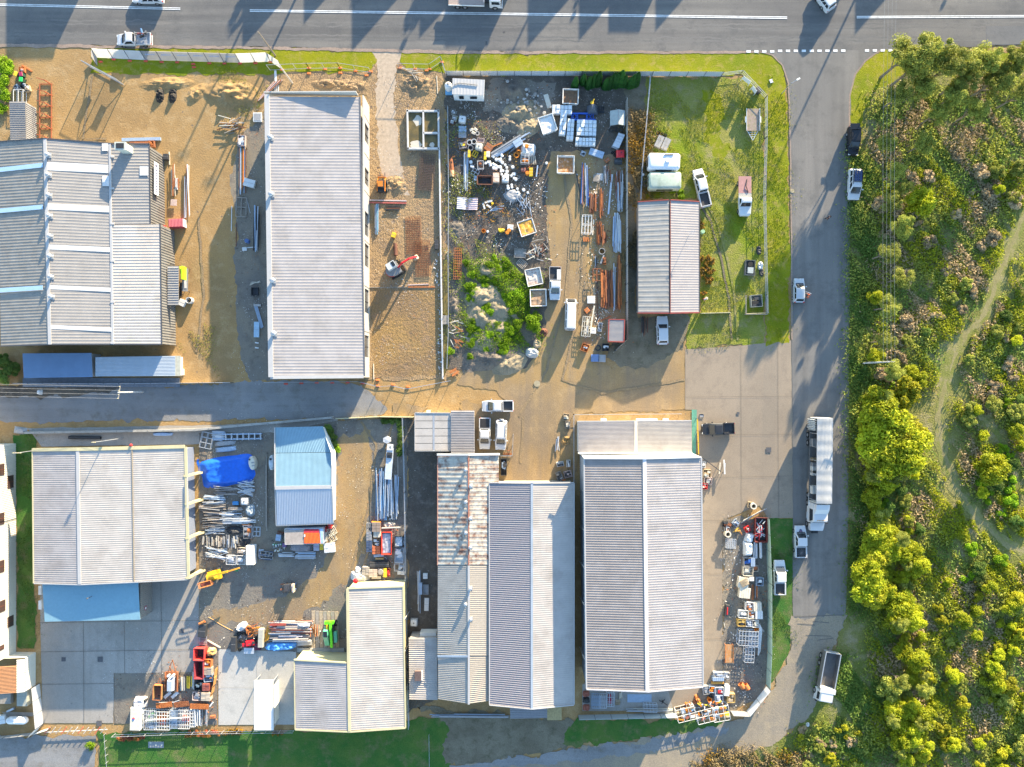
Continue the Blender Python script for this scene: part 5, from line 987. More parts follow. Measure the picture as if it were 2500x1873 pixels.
def drum(x,y,label,mat,r=.29,ht=.85,open_=False,z0=0,group=None,lidmat=None,name='drum',cat='drum'):
    def fn(label,c,rz,g):
        t=thing(name,label,cat,c,0,g);mb=MB();ring=[]
        for z,k in ((0,1),(.02,1.03),(ht*.33,1.0),(ht*.35,1.05),(ht*.37,1.0),(ht*.65,1.0),(ht*.67,1.05),(ht*.69,1),(ht-.03,1.0),(ht,1.04)): ring.append([(r*k*math.cos(2*PI*i/14),r*k*math.sin(2*PI*i/14),z) for i in range(14)])
        if open_: ring+= [[(r*.9*math.cos(2*PI*i/14),r*.9*math.sin(2*PI*i/14),ht) for i in range(14)],[(r*.88*math.cos(2*PI*i/14),r*.88*math.sin(2*PI*i/14),.1) for i in range(14)]]
        mb.loft(ring);mb.build('shell',mat,t);mb=MB();mb.cyl((0,0,ht if not open_ else .12),(0,0,(ht if not open_ else .12)+.02),r*.86,r*.86,14);mb.build('lid' if not open_ else 'contents',lidmat or mat,t);return t
    return proto(('drum',mat.name,r,ht,open_,(lidmat or mat).name),fn,x,y,0,ht,label,group,z0)
def pipe_ring(x,y,label,mat,r=.4,ht=.8,z0=0,tk=.06,name='pipe_ring',cat='pipe section',group=None):
    c=W(x,y,z0+ht/2);c.z=z0;mb=MB();n=18
    mb.loft([[c+vv(rr*math.cos(2*PI*i/n),rr*math.sin(2*PI*i/n),z) for i in range(n)] for rr,z in ((r,0),(r,ht),(r-tk,ht),(r-tk,.03))],cap=False);return single(mb,name,mat,label,cat,group)
def pipe(x0,y0,x1,y1,r,label,mat,z=None,name='pipe',cat='pipe',group=None):
    z=r if z is None else z;p,q=W(x0,y0,z),W(x1,y1,z);mb=MB();d=(q-p).normalized();up=vv(0,0,1);a=d.cross(up).normalized();n=14
    def rg(e,rr): return [e+(a*math.cos(2*PI*i/n)+up*math.sin(2*PI*i/n))*rr for i in range(n)]
    mb.loft([rg(p+d*.3,r*.86),rg(p,r*.86),rg(p,r),rg(q,r),rg(q,r*.86),rg(q-d*.3,r*.86)],cap=True);return single(mb,name,mat,label,cat,group)
def beam_(x0,y0,x1,y1,label,mat,w=.2,h=.15,z=None,name='beam',cat='beam',group=None,ib=True):
    z=h/2 if z is None else z;p,q=W(x0,y0,z),W(x1,y1,z);mb=MB()
    if ib: mb.beam(p+vv(0,0,h/2),q+vv(0,0,h/2),w,.025);mb.beam(p-vv(0,0,h/2),q-vv(0,0,h/2),w,.025);mb.beam(p,q,.03,h)
    else: mb.beam(p,q,w,h)
    return single(mb,name,mat,label,cat,group)
def rack(x,y,w,h,ang,label,mat,ht=1.0,nx=4,ny=3,name='frame_rack',cat='rack',group=None,z0=0,infill=None):
    t=place(name,label,cat,x,y,ang,ht,group,z0);a,b=U(w)/2,U(h)/2
    for nm,z in (('lower_frame',.1),('upper_frame',ht)):
        mb=MB();
        for k in range(nx): q=-a+2*a*k/(nx-1);mb.beam((q,-b,z),(q,b,z),.06)
        for k in range(ny): q=-b+2*b*k/(ny-1);mb.beam((-a,q,z),(a,q,z),.06)
        mb.build(nm,mat,t)
    for sx in (-1,1):
        for sy in (-1,1): mb=MB();mb.beam((sx*a,sy*b,0),(sx*a,sy*b,ht),.06);mb.build('post',mat,t)
    if infill is not None:
        for i in range(4): mb=MB();mb.box((R_.uniform(-.5,.5)*a,R_.uniform(-.5,.5)*b,ht*.4+.05*i),(a*R_.uniform(.4,.9),b*R_.uniform(.3,.8),.3));mb.build('contents',infill if not isinstance(infill,(list,tuple)) else infill[i%len(infill)],t)
    return t
def mound(x,y,w,h,ang,label,mat,ht=.8,name='tarpaulin',cat='tarpaulin',rough=.18,p=2.6,group=None,nu=30,z0=0):
    """draped or heaped shape: height falls off towards a rounded-rectangle edge"""
    c=W(x,y,z0+ht/2);a,b=U(w)/2,U(h)/2;rz=-math.radians(ang);R=Matrix.Rotation(rz,3,'Z');mb=MB();sd=x*.37+y*.11
    def fn(u,v):
        q,r=2*u-1,2*v-1;e=(abs(q)**p+abs(r)**p)**(1/p);k=max(0,1-max(0,e-.62)/.38);k=k*k*(3-2*k);k=max(0,1-e)**.9*(1+.35*noise.noise(Vector((q*a*.5,r*b*.5,sd)))) if 'heap' in name and p==2 else k
        n=noise.fractal(Vector((q*a*1.1+sd,r*b*1.1,sd)),.7,2.1,5);wob=1+.1*noise.noise(Vector((q*2,r*2,sd)))
        d=R@Vector((q*a*wob,r*b*wob,0));return (c.x+d.x,c.y+d.y,z0+max(-.02,ht*k*(1-rough*.5)+ht*rough*n*k))
    mb.grid(fn,nu,nu);return single(mb,name,mat,label,cat,group,smooth=True)
def corr_sheet(x,y,w,h,ang,label,mat,z=.15,n=8,name='roofing_sheet',cat='roofing sheet',tilt=0,group=None):
    c=W(x,y,z);a,b=U(w)/2,U(h)/2;R=Matrix.Rotation(-math.radians(ang),3,'Z');mb=MB();P=[c+R@Vector((sx*a,sy*b,tilt*sx*a)) for sx,sy in ((-1,-1),(1,-1),(1,1),(-1,1))];mb.corr(*P,n,.03);mb.poly([v-vv(0,0,.02) for v in P][::-1]);mb.box((c.x,c.y,c.z/2-.02),(a*1.2,.12,max(.05,c.z-.06)),-math.radians(ang));return single(mb,name,mat,label,cat,group)
def meshsheet(x,y,w,h,ang,label,mat,nx=10,ny=24,z=.12,th=.035,name='reinforcing_mesh',cat='steel mesh',layers=1):
    c=W(x,y,z);a,b=U(w)/2,U(h)/2;R=Matrix.Rotation(-math.radians(ang),3,'Z');mb=MB()
    for k in range(nx+1): q=-a+2*a*k/nx;mb.beam(c+R@vv(q,-b,0),c+R@vv(q,b,0),th)
    for k in range(ny+1): q=-b+2*b*k/ny;mb.beam(c+R@vv(-a,q,.03),c+R@vv(a,q,.03),th)
    return single(mb,name,mat,label,cat)
# ======== building site (tiles 1,0 and 1,1)
T(1,0)
meshsheet(1455,1450,130,305,4,'grey steel reinforcing cage lying near the concrete tanks',C('dark_rebar',(.13,.085,.07),.8),9,22,.25,.05,name='reinforcing_cage');
t=thing('settling_tank','pale concrete settling tank of three water filled bays','tank',W(1420,1095),0,None,True)
mb=MB()
for x0,y0,x1,y1 in ((1285,940,1560,940),(1295,1255,1560,1255),(1294,928,1300,1262),(1428,940,1430,1255),(1555,930,1558,1262),(1430,1125,1556,1125)): p,q=W(x0,y0,.3),W(x1,y1,.3);p.z=q.z=.3;mb.beam(p,q,.28 if abs(x1-x0)>50 else .26,.6)
mb.build('wall',C('tank_wall',(.5,.49,.47),.8,0,.12),t);
WAT=G('muddy_water',(.12,.1,.05),(.19,.14,.06),(.08,.075,.05),.5,1.5,3,0,rough=.12)
for q in ((1305,950,1420,1250),(1438,950,1550,1110),(1438,1140,1550,1248)):
    a,b=W(q[0],q[1],.28),W(q[2],q[3],.28);mb=MB();mb.poly([(a.x,b.y,.28),(b.x,b.y,.28),(b.x,a.y,.28),(a.x,a.y,.28)]);mb.build('water',WAT,t)
for q in ((1340,970,1418,1060),(1312,1185,1418,1250),(1480,1200,1520,1245)):
    mb=MB();n=14;cx,cy=(q[0]+q[2])/2,(q[1]+q[3])/2;pts=[]
    for i in range(n): k=.75+.4*R_.random();v=W(cx+(q[2]-q[0])/2*k*math.cos(2*PI*i/n),cy-(q[3]-q[1])/2*k*math.sin(2*PI*i/n),.29);pts.append((v.x,v.y,.288))
    mb.poly(pts);mb.build('foam',C('foam',(.5,.46,.38),.6),t)
mb=MB();p,q=W(1562,1262,.5),W(1567,1680,.5);p.z=q.z=.25;mb.beam(p,q,.2,.5);T(1,1);q2=W(1590,1605,.5);q2.z=.25;mb.beam(q,q2,.2,.5);single(mb,'low_block_wall',C('block_white',(.55,.55,.55),.8),'long low pale block wall along the east edge of the building site','wall')
meshsheet(1345,395,130,310,-2,'upper rust coloured reinforcing mesh mat on the dirt',RST,9,20);meshsheet(1422,590,125,300,-2,'lower rust coloured reinforcing mesh mat overlapping the other',RST,9,20,.18)
meshsheet(1715,635,62,260,1,'narrow rusty reinforcing cage beside the flooded trench',RSO,4,12,.3,.06,name='reinforcing_cage')
for i,(y,m) in enumerate(((100,PNK),(120,REDI))): beam_(970,y,1285,y+6,'%s steel beam lying by the shed wall'%('faded pink' if i==0 else 'red oxide'),C('red_oxide',(.42,.11,.09),.7) if i else PNK,.2,.18,name='steel_beam')
t=bundle(1036,262,38,265,0,'pack of blue wrapped steel purlins on the site dirt',[C('purlin_blue',(.18,.4,.55),.5),ALB],8,.4,along='y',jit=.02)
for i,(x0,y0) in enumerate(((1295,815),(1300,832))): beam_(x0,y0,x0+(175 if i==0 else 225),y0-8+i*8,'%s timber formwork board on the building pad'%('short pink' if i==0 else 'long orange'),PNK if i==0 else RSO,.14,.12,ib=False,name='formwork_board',cat='board')
beam_(975,835,1300,832,'thin dark formwork edge crossing the building pad',TIG,.08,.14,ib=False,name='formwork_board',cat='board')
bundle(1170,165,130,45,0,'dark steel grille pack on the site dirt',[RSD,CHA],8,.3);pipe(1190,465,1195,565,.32,'rusty dark drum pipe on the site dirt by the excavator',RSD);carton(1178,395,34,40,20,'small yellow site box on a stand',YEL,.7);carton(1540,475,34,80,0,'black plastic crate against the low block wall',CHA,.6);beam_(1008,1480,1010,1610,'pale timber post lying at the corner of the shed',CRM,.12,.12,ib=False,name='timber_post',cat='post')
for i in range(70):                                                     # rubble along the low wall
    y=R_.uniform(540,1590);x=1545+y*.016+R_.uniform(-14,10) -(26 if 540<y<800 else 0)*R_.random();c=W(x,y);mb=MB();mb.ball((c.x,c.y,.08),R_.uniform(.06,.17),6,4,.7);single(mb,'rubble_lump',CNB if i%3 else WHI,'pale rubble lump strewn along the low block wall','rubble','rubble along the low block wall')
# trench water and plank bridge beside the wall
mb=MB();P_=[W(*q) for q in ((1590,600),(1638,600),(1642,1075),(1645,1500),(1600,1580),(1592,1100))]
for v in P_: v.z=.075
mb.poly(P_[::-1]);struct(mb,'ditch_water',G('ditch_water',(.2,.15,.05),(.14,.12,.05),(.1,.09,.04),.4,1,3,0,rough=.2))
t=place('plank_bridge','small timber plank bridge over the muddy ditch','bridge',1610,1110,0,.4)
for i in range(7): mb=MB();mb.box((0,.65-.21*i,.35),(1.15,.18,.05));mb.build('plank',TIG,t)
for s in (-1,1): mb=MB();mb.box((s*.4,0,.26),(.1,1.5,.12));mb.build('bearer',TIG,t)
# ======== scrap yard, north west corner
T(1,0)
t=place('water_tank','white domed water tank on a blue base beside the site hut','tank',1640,735,0,1.8);mb=MB();n=18;mb.loft([[(r*math.cos(2*PI*i/n),r*math.sin(2*PI*i/n),z) for i in range(n)] for r,z in ((.58,.4),(.6,.5),(.6,1.5),(.5,1.75),(.25,1.88))]);mb.build('tank',WHI,t,True);mb=MB();mb.box((0,-.25,.2),(1.15,1.35,.4));mb.build('base',C('base_blue',(.18,.4,.6),.5),t);mb=MB();mb.cyl((0,.1,1.86),(0,.1,1.95),.14);mb.build('cap',CHA,t)
ibc(1757,1012,8,'white bulk tank standing alone below the site hut');carton(1757,1087,66,50,0,'upper blue grey steel plate stack left of the scrap','' or ALB,.25,name='plate_stack');carton(1757,1140,66,48,0,'lower grey steel plate stack left of the scrap',ALG,.25,name='plate_stack')
for i,(x,y) in enumerate(((1680,945),(1690,1000),(1672,1030))): crate(x,y,40,46,i*13,('grey','pale','dark')[i]+' slatted crate among weeds south of the site hut',(TIG,CRM,RSD)[i],.5,load=[ALG,WHI])
beam_(1540,640,1548,790,'pale crooked pole lying on churned mud by the entry',CRM,.1,.1,ib=False,name='timber_post',cat='post')
for i in range(9): a=R_.random();beam_(1250+i*14,570+i*9,1330+i*9+R_.uniform(-20,60),560+i*12+R_.uniform(0,60),'splintered timber offcut in the pile by the entry fence',TIG if i%2 else CRM,.08,.06,z=.1+.05*i,ib=False,name='timber_offcut',cat='timber offcut',group='timber offcuts by the entry fence')
T('Z',[1080,300,280/2209])
t=place('concrete_pipe','short concrete pipe ring standing among yellow weeds','pipe section',675,212,0,.6);mb=MB();n=18;mb.loft([[(r*math.cos(2*PI*i/n),r*math.sin(2*PI*i/n),z) for i in range(n)] for r,z in ((.33,0),(.33,.6),(.22,.6),(.22,.05))]);mb.build('shell',CNB,t)
for i,(x,y,a) in enumerate(((600,195,30),(560,135,-20),(640,130,40))): carton(x,y,75,52,a,('first','second','third')[i]+' pale bag of cement left beside the pipe ring',CRM,.25,name='cement_bag',cat='bag')
crate(390,440,140,110,-8,'pinkish slatted crate on the left edge of the scrap',PNK,.7,load=[CRM,YEL]);ibc(708,470,12,'cream caged tank with a rust stained lid beside white bins',0,CRM);crate(735,340,140,80,8,'pink slatted open crate above the cream tank',PNK,.5)
for i,(x,y,m) in enumerate(((525,385,WHI),(610,370,WHI),(545,490,ALG))): drum(x,y,('left white tub with dark contents','right white tub with dark contents','grey tub with dark contents')[i]+' by the cream tank',m,.42,.6,True,lidmat=CHA)
carton(895,480,150,140,35,'rusty brown steel plate leaning in dry weeds',RST,.3,name='steel_plate',cat='plate');beam_(930,480,1150,385,'rusty channel pointing away from the brown plate',RSO,.2,.15)
loose(420,545,490,1310,7,[ALB,ALU],['long blue grey steel rail in the row left of the white drums','long silver steel rail in the row left of the white drums'],['long rails left of the white drums']*2,lmin=.9,w=(.1,.18),skew=.03,zmax=.25)
for i in range(13):
    k=i/12;x0=R_.uniform(930,1080);y0=640-(x0-930)*.35+R_.uniform(-70,60);L=R_.uniform(.55,1);dx,dy=640*L,-400*L
    beam_(x0,y0,x0+dx,y0+dy,'grey galvanised steel tube in the slanting pile',[ALU,ALB,ALG][i%3],R_.uniform(.12,.24),.14,z=.15+.07*(i%5),ib=False,name='steel_tube',cat='steel tube',group='slanting pile of steel tubes')
carton(1455,385,170,140,-32,'pale blue sheet metal panel lying across the slanting tubes',ALB,.2,name='metal_sheet',cat='metal sheet',z0=.55)
for i in range(4): beam_(1190+i*22,690-i*24,1420+i*40,440-i*20,'thin dark tube leaning off the slanting pile',ALG,.08,.08,z=.2,ib=False,name='steel_tube',cat='steel tube',group='thin tubes beside the slanting pile')
mound(1655,505,280,260,5,'white plastic covered skip heap with an orange buoy on top',WHI,1.0,name='covered_heap',cat='heap',rough=.3,p=5);drum(1625,450,'orange buoy sitting on the white covered heap',ORA,.3,.4,z0=.95)
for i,(x,y) in enumerate(((1430,620),(1470,570))): pipe_ring(x,y,('larger','smaller')[i]+' orange reel left of the white covered heap',ORA,.5-.1*i,.3,tk=.18,name='cable_reel',cat='reel')
rack(1590,690,150,200,2,'white frame rack holding orange tubs below the covered heap',WHI,.9,3,4,infill=[ORA,RST,ORA])
for i in range(7): beam_(1680+i*17,640,1672+i*22,800,'short grey timber slat right of the orange tubs',TIG if i%2 else CRM,.09,.07,z=.1+.03*i,ib=False,name='timber_batten',cat='batten',group='timber slats right of the orange tubs')
carton(1560,910,90,70,0,'small brown crate left of the yellow boxes',BRI,.5);drum(1635,975,'orange drum beside the yellow boxes',ORA,.3,.7)
for i,y in enumerate((900,955,1008)): carton(1705,y,70,50,0,('top','middle','bottom')[i]+' yellow box in the row of three',YEL,.6)
rack(1815,920,110,240,5,'dark steel frame with a leaning silver beam',CHA,.6,2,4);beam_(1835,820,1810,1040,'silver channel leaning on the dark steel frame',ALB,.2,.12,z=.7)
crate(735,820,120,160,-3,'white open tub holding rusty scrap',WHI,.7,load=[RST,CHA]);rack(635,955,130,120,32,'square window frame lying tilted among white drums',WHI,.15,3,3,name='window_frame',cat='window frame')
skip(815,1120,290,165,1,'dark rusty open bin in the middle of the scrap',(CHA,.3),.9,RSD);carton(1035,1065,120,175,0,'cream and orange rusted cabinet next to the dark bin',C('cab_rust',(.6,.5,.42),.6,0,.1,(.55,.25,.06),.9),.9,name='cabinet',cat='cabinet');ibc(1213,1090,2,'white bulk tank right of the rusted cabinet')
carton(640,1070,70,90,5,'small blue grey panel behind the dark bin',ALB,.3,name='metal_sheet',cat='metal sheet')
# white paint drums, upright and fallen
for i,(x,y) in enumerate(((550,760),(590,850),(560,840),(1040,710),(1300,660),(1300,710),(1155,770),(1210,815),(1240,865),(1115,855),(1135,905),(1170,930),(1245,940),(1130,940),(1145,1000),(1225,1000),(1265,1015),(1360,990),(1385,990),(1330,1025),(1380,1070),(1415,1090),(1260,1220),(1335,1200),(1270,1265),(1340,1245),(1445,1275),(1565,1295),(1460,1340),(1645,1350),(1355,855),(2005,780),(1125,700),(990,870),(985,660))):
    drum(x,y,'white plastic drum standing in the scrap yard scatter',WHI,.2 if i%3 else .26,.45,lidmat=WHI,name='plastic_drum',group='white plastic drums scattered in the scrap yard')
for i,(x0,y0,x1,y1) in enumerate(((1070,700,1135,750),(965,790,1090,870),(905,740,930,840),(835,760,830,800),(870,740,880,785),(1130,610,1160,660),(1000,880,1060,890))): pipe(x0,y0,x1,y1,.24,'white plastic pipe length lying among the drums',WHI,.24,group='white plastic pipes among the drums')
for i,(x,y,w,h,m) in enumerate(((515,600,50,140,YEL),(825,640,50,150,YEL),(880,610,70,110,CRM))): carton(x,y,w,h,3,('pale yellow','bright yellow','cream')[i]+' plastic barrier piece in the weeds',m,.6,name='barrier',cat='barrier')
rack(630,605,90,100,30,'small yellow tube frame in the weeds',YEL,.5,3,2);rack(740,640,80,130,0,'dark tube frame with yellow clips in the weeds',CHA,.5,2,3)
pipe(170,700,195,1040,.3,'rusty culvert pipe with a hoop, by the fence',RST);pipe(185,920,182,1040,.36,'tan culvert collar at the end of the rusty pipe',C('tan',(.5,.36,.2)))
mb=MB();c=W(240,830,.6);
for i in range(16): a0,a1=.5+i*.22,.5+(i+1)*.22;mb.cyl(c+vv(.85*math.cos(a0+1),1.5*math.sin(a0+1),.2),c+vv(.85*math.cos(a1+1),1.5*math.sin(a1+1),.2),.05,.05,6)
single(mb,'hoop',RST,'large rusty hoop bent over the culvert pipe','hoop')
t=place('mattress_stack','pale pink ribbed blanket stack folded in the middle','stack',482,1560,3,.6);mb=MB();a,b=U(395)/2,U(230)/2
for k in range(2): mb=MB();s=-1 if k==0 else 1;mb.grid(lambda u,v:(s*a*u,-b+2*b*v,.15+.35*math.sin(u*PI*.5)+.04*math.sin(v*40)),8,24);mb.build('folded_half',[C('blanket_white',(.62,.58,.58),.9),C('blanket_pink',(.62,.48,.48),.9)][k],t)
for k in range(7): mb=MB();mb.beam((-a,-b+.1+k*(2*b-.2)/6,.24),(a,-b+.1+k*(2*b-.2)/6,.24),.05);mb.build('strap',C('strap_brown',(.25,.16,.14)),t)
T(1,1)
for i,(x0,y0,x1,y1,m) in enumerate(((1930,125,1945,175,WHI),(1945,120,2010,105,WHI),(1960,140,2000,165,WHI))): beam_(x0,y0,x1,y1,'white steel box section in the loose bundle',m,.3,.25,ib=False,group='white box sections in the loose bundle')
drum(2010,128,'yellow tin among the white box sections',YEL,.2,.3)
for i in range(9): beam_(1960+i*10,215-i*8,2010+i*14,170-i*2+R_.uniform(-10,20),'silver angle in the small crossed pile',[ALU,ALB,CHA][i%3],.1,.08,z=.1+.06*i,ib=False,name='steel_angle',cat='steel angle',group='small crossed pile of angles')
for i,(x,y,m) in enumerate(((2078,355,YEL),(2150,355,ORA),(2135,375,ORA),(1935,360,ORA))): drum(x,y,('yellow drum lying in the drum heap','upper orange drum in the drum heap','lower orange drum in the drum heap','single orange tub left of the drum heap')[i],m,.3,.6,i==3)
pipe(2060,350,2110,355,.25,'yellow pipe bend beside the orange drums',YEL);carton(2160,330,50,40,5,'small white tub behind the orange drums',WHI,.6)
drum(1970,365,'small white tub beside the single orange tub',WHI,.2,.4)
bundle(1690,1550,70,60,-30,'pile of timber battens at the ditch end',[TIM,RSO],9,.4)
for i in range(24):
    c=(R_.uniform(1640,1740),R_.uniform(1100,1330));L=R_.uniform(30,90);a=R_.uniform(-.4,1.2);beam_(c[0],c[1],c[0]+L*math.cos(a),c[1]+L*math.sin(a),'pale broken timber offcut heaped by the ditch',[TIM,CRM,RSO][i%3],.12,.06,z=.05+.02*i,ib=False,name='timber_offcut',cat='timber offcut',group='broken timber heaped by the ditch')
# ======== scrap yard, skips and pallets of white panels
T('Z',[1330,220,230/2117])
skip(575,170,350,330,2,'white skip bin half full of brown soil under the cypress trees',(C('soil',(.16,.1,.06),.95,0,.3,(.35,.13,.04),.5),.8),1.1);skip(60,790,340,380,-18,'empty clean white skip bin with sloping sides',(WHI,.82),1.2,WHI)
beam_(20,100,110,400,'long cream panel leaning beside the rubble heap',CRM,.75,.1,ib=False,name='wall_sheet',cat='sheet')
WP=C('wrap_white',(.6,.64,.67),.35,0,.06)
def packs(x,y,w,h,ang,nx,ny,label,ht=1.0):
    t=place('panel_stack',label,'stack',x,y,ang,ht);a,b=U(w)/2,U(h)/2
    for i in range(nx):
        for j in range(ny):
            mb=MB();cx,cy=-a+(i+.5)*2*a/nx,-b+(j+.5)*2*b/ny;z=ht+R_.uniform(-.12,.04);k=.04;l,w2=a/nx-.025,b/ny-.025
            mb.loft([[(cx-l,cy-w2,.12),(cx+l,cy-w2,.12),(cx+l,cy+w2,.12),(cx-l,cy+w2,.12)],[(cx-l,cy-w2,z-k),(cx+l,cy-w2,z-k),(cx+l,cy+w2,z-k),(cx-l,cy+w2,z-k)],[(cx-l+k,cy-w2+k,z),(cx+l-k,cy-w2+k,z),(cx+l-k,cy+w2-k,z),(cx-l+k,cy+w2-k,z)]]);mb.build('pack',WP if (i+j*3)%5 else WHI,t)
    for k in range(3): mb=MB();mb.box((-a+a*.2+k*a*.8,0,.06),(.12,2*b,.12));mb.build('bearer',TIG,t)
    return t
packs(385,455,445,200,1,5,2,'white wrapped panel stack above the blue truss');packs(405,780,150,490,5,2,5,'tall narrow white panel stack left of the others');packs(572,905,155,470,4,2,5,'narrow white panel stack beside the widest stack');packs(935,865,440,350,2,5,4,'widest white panel stack below the blue truss');packs(910,1175,450,175,2,6,2,'lowest white panel stack with ragged top')
t=place('steel_truss','bright blue steel truss among the white panel stacks','truss',845,600,0,.5);a,b=U(590)/2,U(140)/2;m=C('truss_blue',(.03,.12,.5),.4)
for s in (-1,1): mb=MB();mb.beam((-a,s*b,.25),(a,s*b,.25),.2,.3);mb.build('chord',m,t)
for k in range(4):
    for s in (-1,1): x=-a+.35+k*.55+(1.2 if k>1 else 0);mb=MB();mb.beam((x,-s*b,.3),(x+.5,s*b,.3),.09);mb.build('brace',m,t)
for k in (-.82,.82,-.35,.3): mb=MB();mb.beam((k*a,-b,.25),(k*a,b,.25),.1);mb.build('web',m,t)
mb=MB();c=W(1085,410,1);mb.loft([[(c.x-.9,c.y-.75,.1),(c.x+.9,c.y-.75,.1),(c.x+.9,c.y+.7,.1),(c.x-.9,c.y+.7,.1)],[(c.x-.25,c.y-.3,1.5),(c.x+.25,c.y-.3,1.5),(c.x+.2,c.y+.5,1.5),(c.x-.2,c.y+.5,1.5)]]);single(mb,'hopper',C('hopper_grey',(.1,.11,.13),.5),'dark grey wedge hopper on rails above the blue truss','hopper')
for y in (480,500): beam_(890,y,1340,y+10,'dark rail under the grey hopper',CHA,.12,.12,z=.1,group='rails under the grey hopper',name='steel_rail')
rack(1240,430,170,110,0,'black steel frame right of the grey hopper',CHA,.5,4,3)
mb=MB();c=W(1065,280,.8);mb.cyl((c.x,c.y,.7),(c.x,c.y,.8),.28,.28,14);mb.beam((c.x,c.y,.75),(c.x+.35,c.y+.6,.75),.16,.08);mb.cyl((c.x,c.y,0),(c.x,c.y,.7),.04);single(mb,'yellow_paddle',YEL,'yellow round paddle standing in weeds above the hopper','paddle')
t=place('canvas_shelter','grey green gabled canvas shelter against the east fence','shelter',1625,660,0,2.2);a,b=U(330)/2,U(330)/2;m=C('canvas',(.33,.37,.36),.7)
mb=MB();mb.poly([(-a,-b,1.6),(.05,-b,2.2),(.05,b,2.2),(-a,b,1.6)]);mb.poly([(.05,-b,2.2),(a,-b,1.7),(a,b,1.7),(.05,b,2.2)]);mb.poly([(-a,-b,1.55),(-a,b,1.55),(.05,b,2.15),(.05,-b,2.15)]);mb.build('canopy',m,t);mb=MB();mb.beam((.05,-b,2.22),(.05,b,2.22),.1,.04);mb.build('ridge',GRY,t)
for sx in (-1,1):
    for sy in (-1,1): mb=MB();mb.beam((sx*(a-.05),sy*(b-.05),0),(sx*(a-.05),sy*(b-.05),1.6),.06);mb.build('post',STEEL,t)
rack(1600,885,290,90,0,'black shelf frame under the end of the canvas shelter',CHA,.6,5,2)
for i,(x,y,a) in enumerate(((1640,1165,28),(1665,1130,24))): corr_sheet(x,y,150,330,a,('lower','upper')[i]+' grey steel sheet leaning on the east fence',ALG if i==0 else ALU,.5+.15*i,5,tilt=.15)
carton(1160,1425,330,150,18,'blue grey steel box section lying on two bearers',ALB,.5,name='steel_trunking',cat='trunking');
for i,(x,y) in enumerate(((1520,1410),(1575,1400),(1570,1465))): pipe_ring(x,y,'black tyre lying beside the red machine',RUB,.22,.18,tk=.12,name='tyre',cat='tyre',group='black tyres beside the red machine')
t=place('red_machine','bright red machine with a radiator grille by the east fence','machine',1695,1445,0,.9);mb=MB();mb.loft([[(-.65,-.6,.2),(.65,-.6,.2),(.65,.6,.2),(-.65,.6,.2)],[(-.65,-.6,.75),(.65,-.6,.75),(.65,.6,.75),(-.65,.6,.75)],[(-.45,-.45,.95),(.5,-.45,.95),(.5,.45,.95),(-.45,.45,.95)]]);mb.build('body',RED,t);mb=MB();mb.box((0,-.66,.5),(1.1,.12,.5));mb.build('grille',CHA,t);mb=MB();mb.cyl((.1,.1,.95),(.1,.1,1.2),.08);mb.build('exhaust',CHA,t)
for s in (-1,1): mb=MB();mb.cyl((s*.5,-.5,.2),(s*.62,-.5,.2),.2);mb.build('wheel',RUB,t)
carton(1400,1580,110,90,-35,'small rusty brown tank by the red machine',RST,.5);carton(1650,1610,180,120,5,'black engine block under the red machine',CHA,.6,name='engine_block',cat='engine')
crate(860,1430,110,100,25,'silver finned coil standing by the long rails',ALU,.5,load=[ALU,CHA])
T(2,0)
skip(485,1395,142,145,1,'white skip bin with an orange rust heap inside, on the driveway',(C('orange_heap',(.45,.2,.07),.95,0,.3,(.62,.55,.5),.5),.62),1.1)
T(2,1)
skip(158,335,130,125,-18,'orange painted skip bin lid tilted among the scrap',(C('orange_paint',(.75,.33,.03),.6,0,.1,(.6,.5,.42),.6),.92),1.0);skip(218,750,128,140,-12,'white skip bin with rusty diagonal scraps beside the driveway',(C('pale_rust',(.5,.45,.4),.8,0,.15,(.3,.1,.05),.8),.8),1.0);skip(255,925,135,140,-2,'brown rust filled skip bin nearest the green weeds',(C('brown_rust',(.3,.19,.11),.9,0,.25,(.5,.42,.33),.6),.8),1.0)
crate(103,548,100,75,3,'grey slatted pallet cage beside the timber heap',TIG,.4);pallet(118,635,40,'grey timber pallet tilted beside the skip bins',1.3,1.6,0,TIG)
for i in range(42):
    x,y=R_.gauss(240,45),R_.gauss(525,45);L=R_.uniform(25,80);a=R_.uniform(0,PI);beam_(x-L/2*math.cos(a),y-L/2*math.sin(a),x+L/2*math.cos(a),y+L/2*math.sin(a),'broken timber and tin offcut in the tangled heap',[TIG,CRM,ALG,RSD,TIG][i%5],.12,.07,z=.06+.012*i,ib=False,name='scrap_offcut',cat='scrap offcut',group='tangled heap of offcuts by the driveway')
for i in range(26):
    x,y=R_.gauss(130,35),R_.gauss(130,45);L=R_.uniform(30,110);a=R_.uniform(.7,2.2);beam_(x-L/2*math.cos(a),y-L/2*math.sin(a),x+L/2*math.cos(a),y+L/2*math.sin(a),'bent silver pipe in the crossed heap above the skips',[ALU,ALB,CHA][i%3],.08,.08,z=.06+.02*i,ib=False,name='bent_pipe',cat='pipe',group='crossed heap of silver pipes')
mound(40,60,150,110,10,'grey boat shaped hull shell lying in the scrap',ALG,.5,name='hull_shell',cat='hull',p=2)
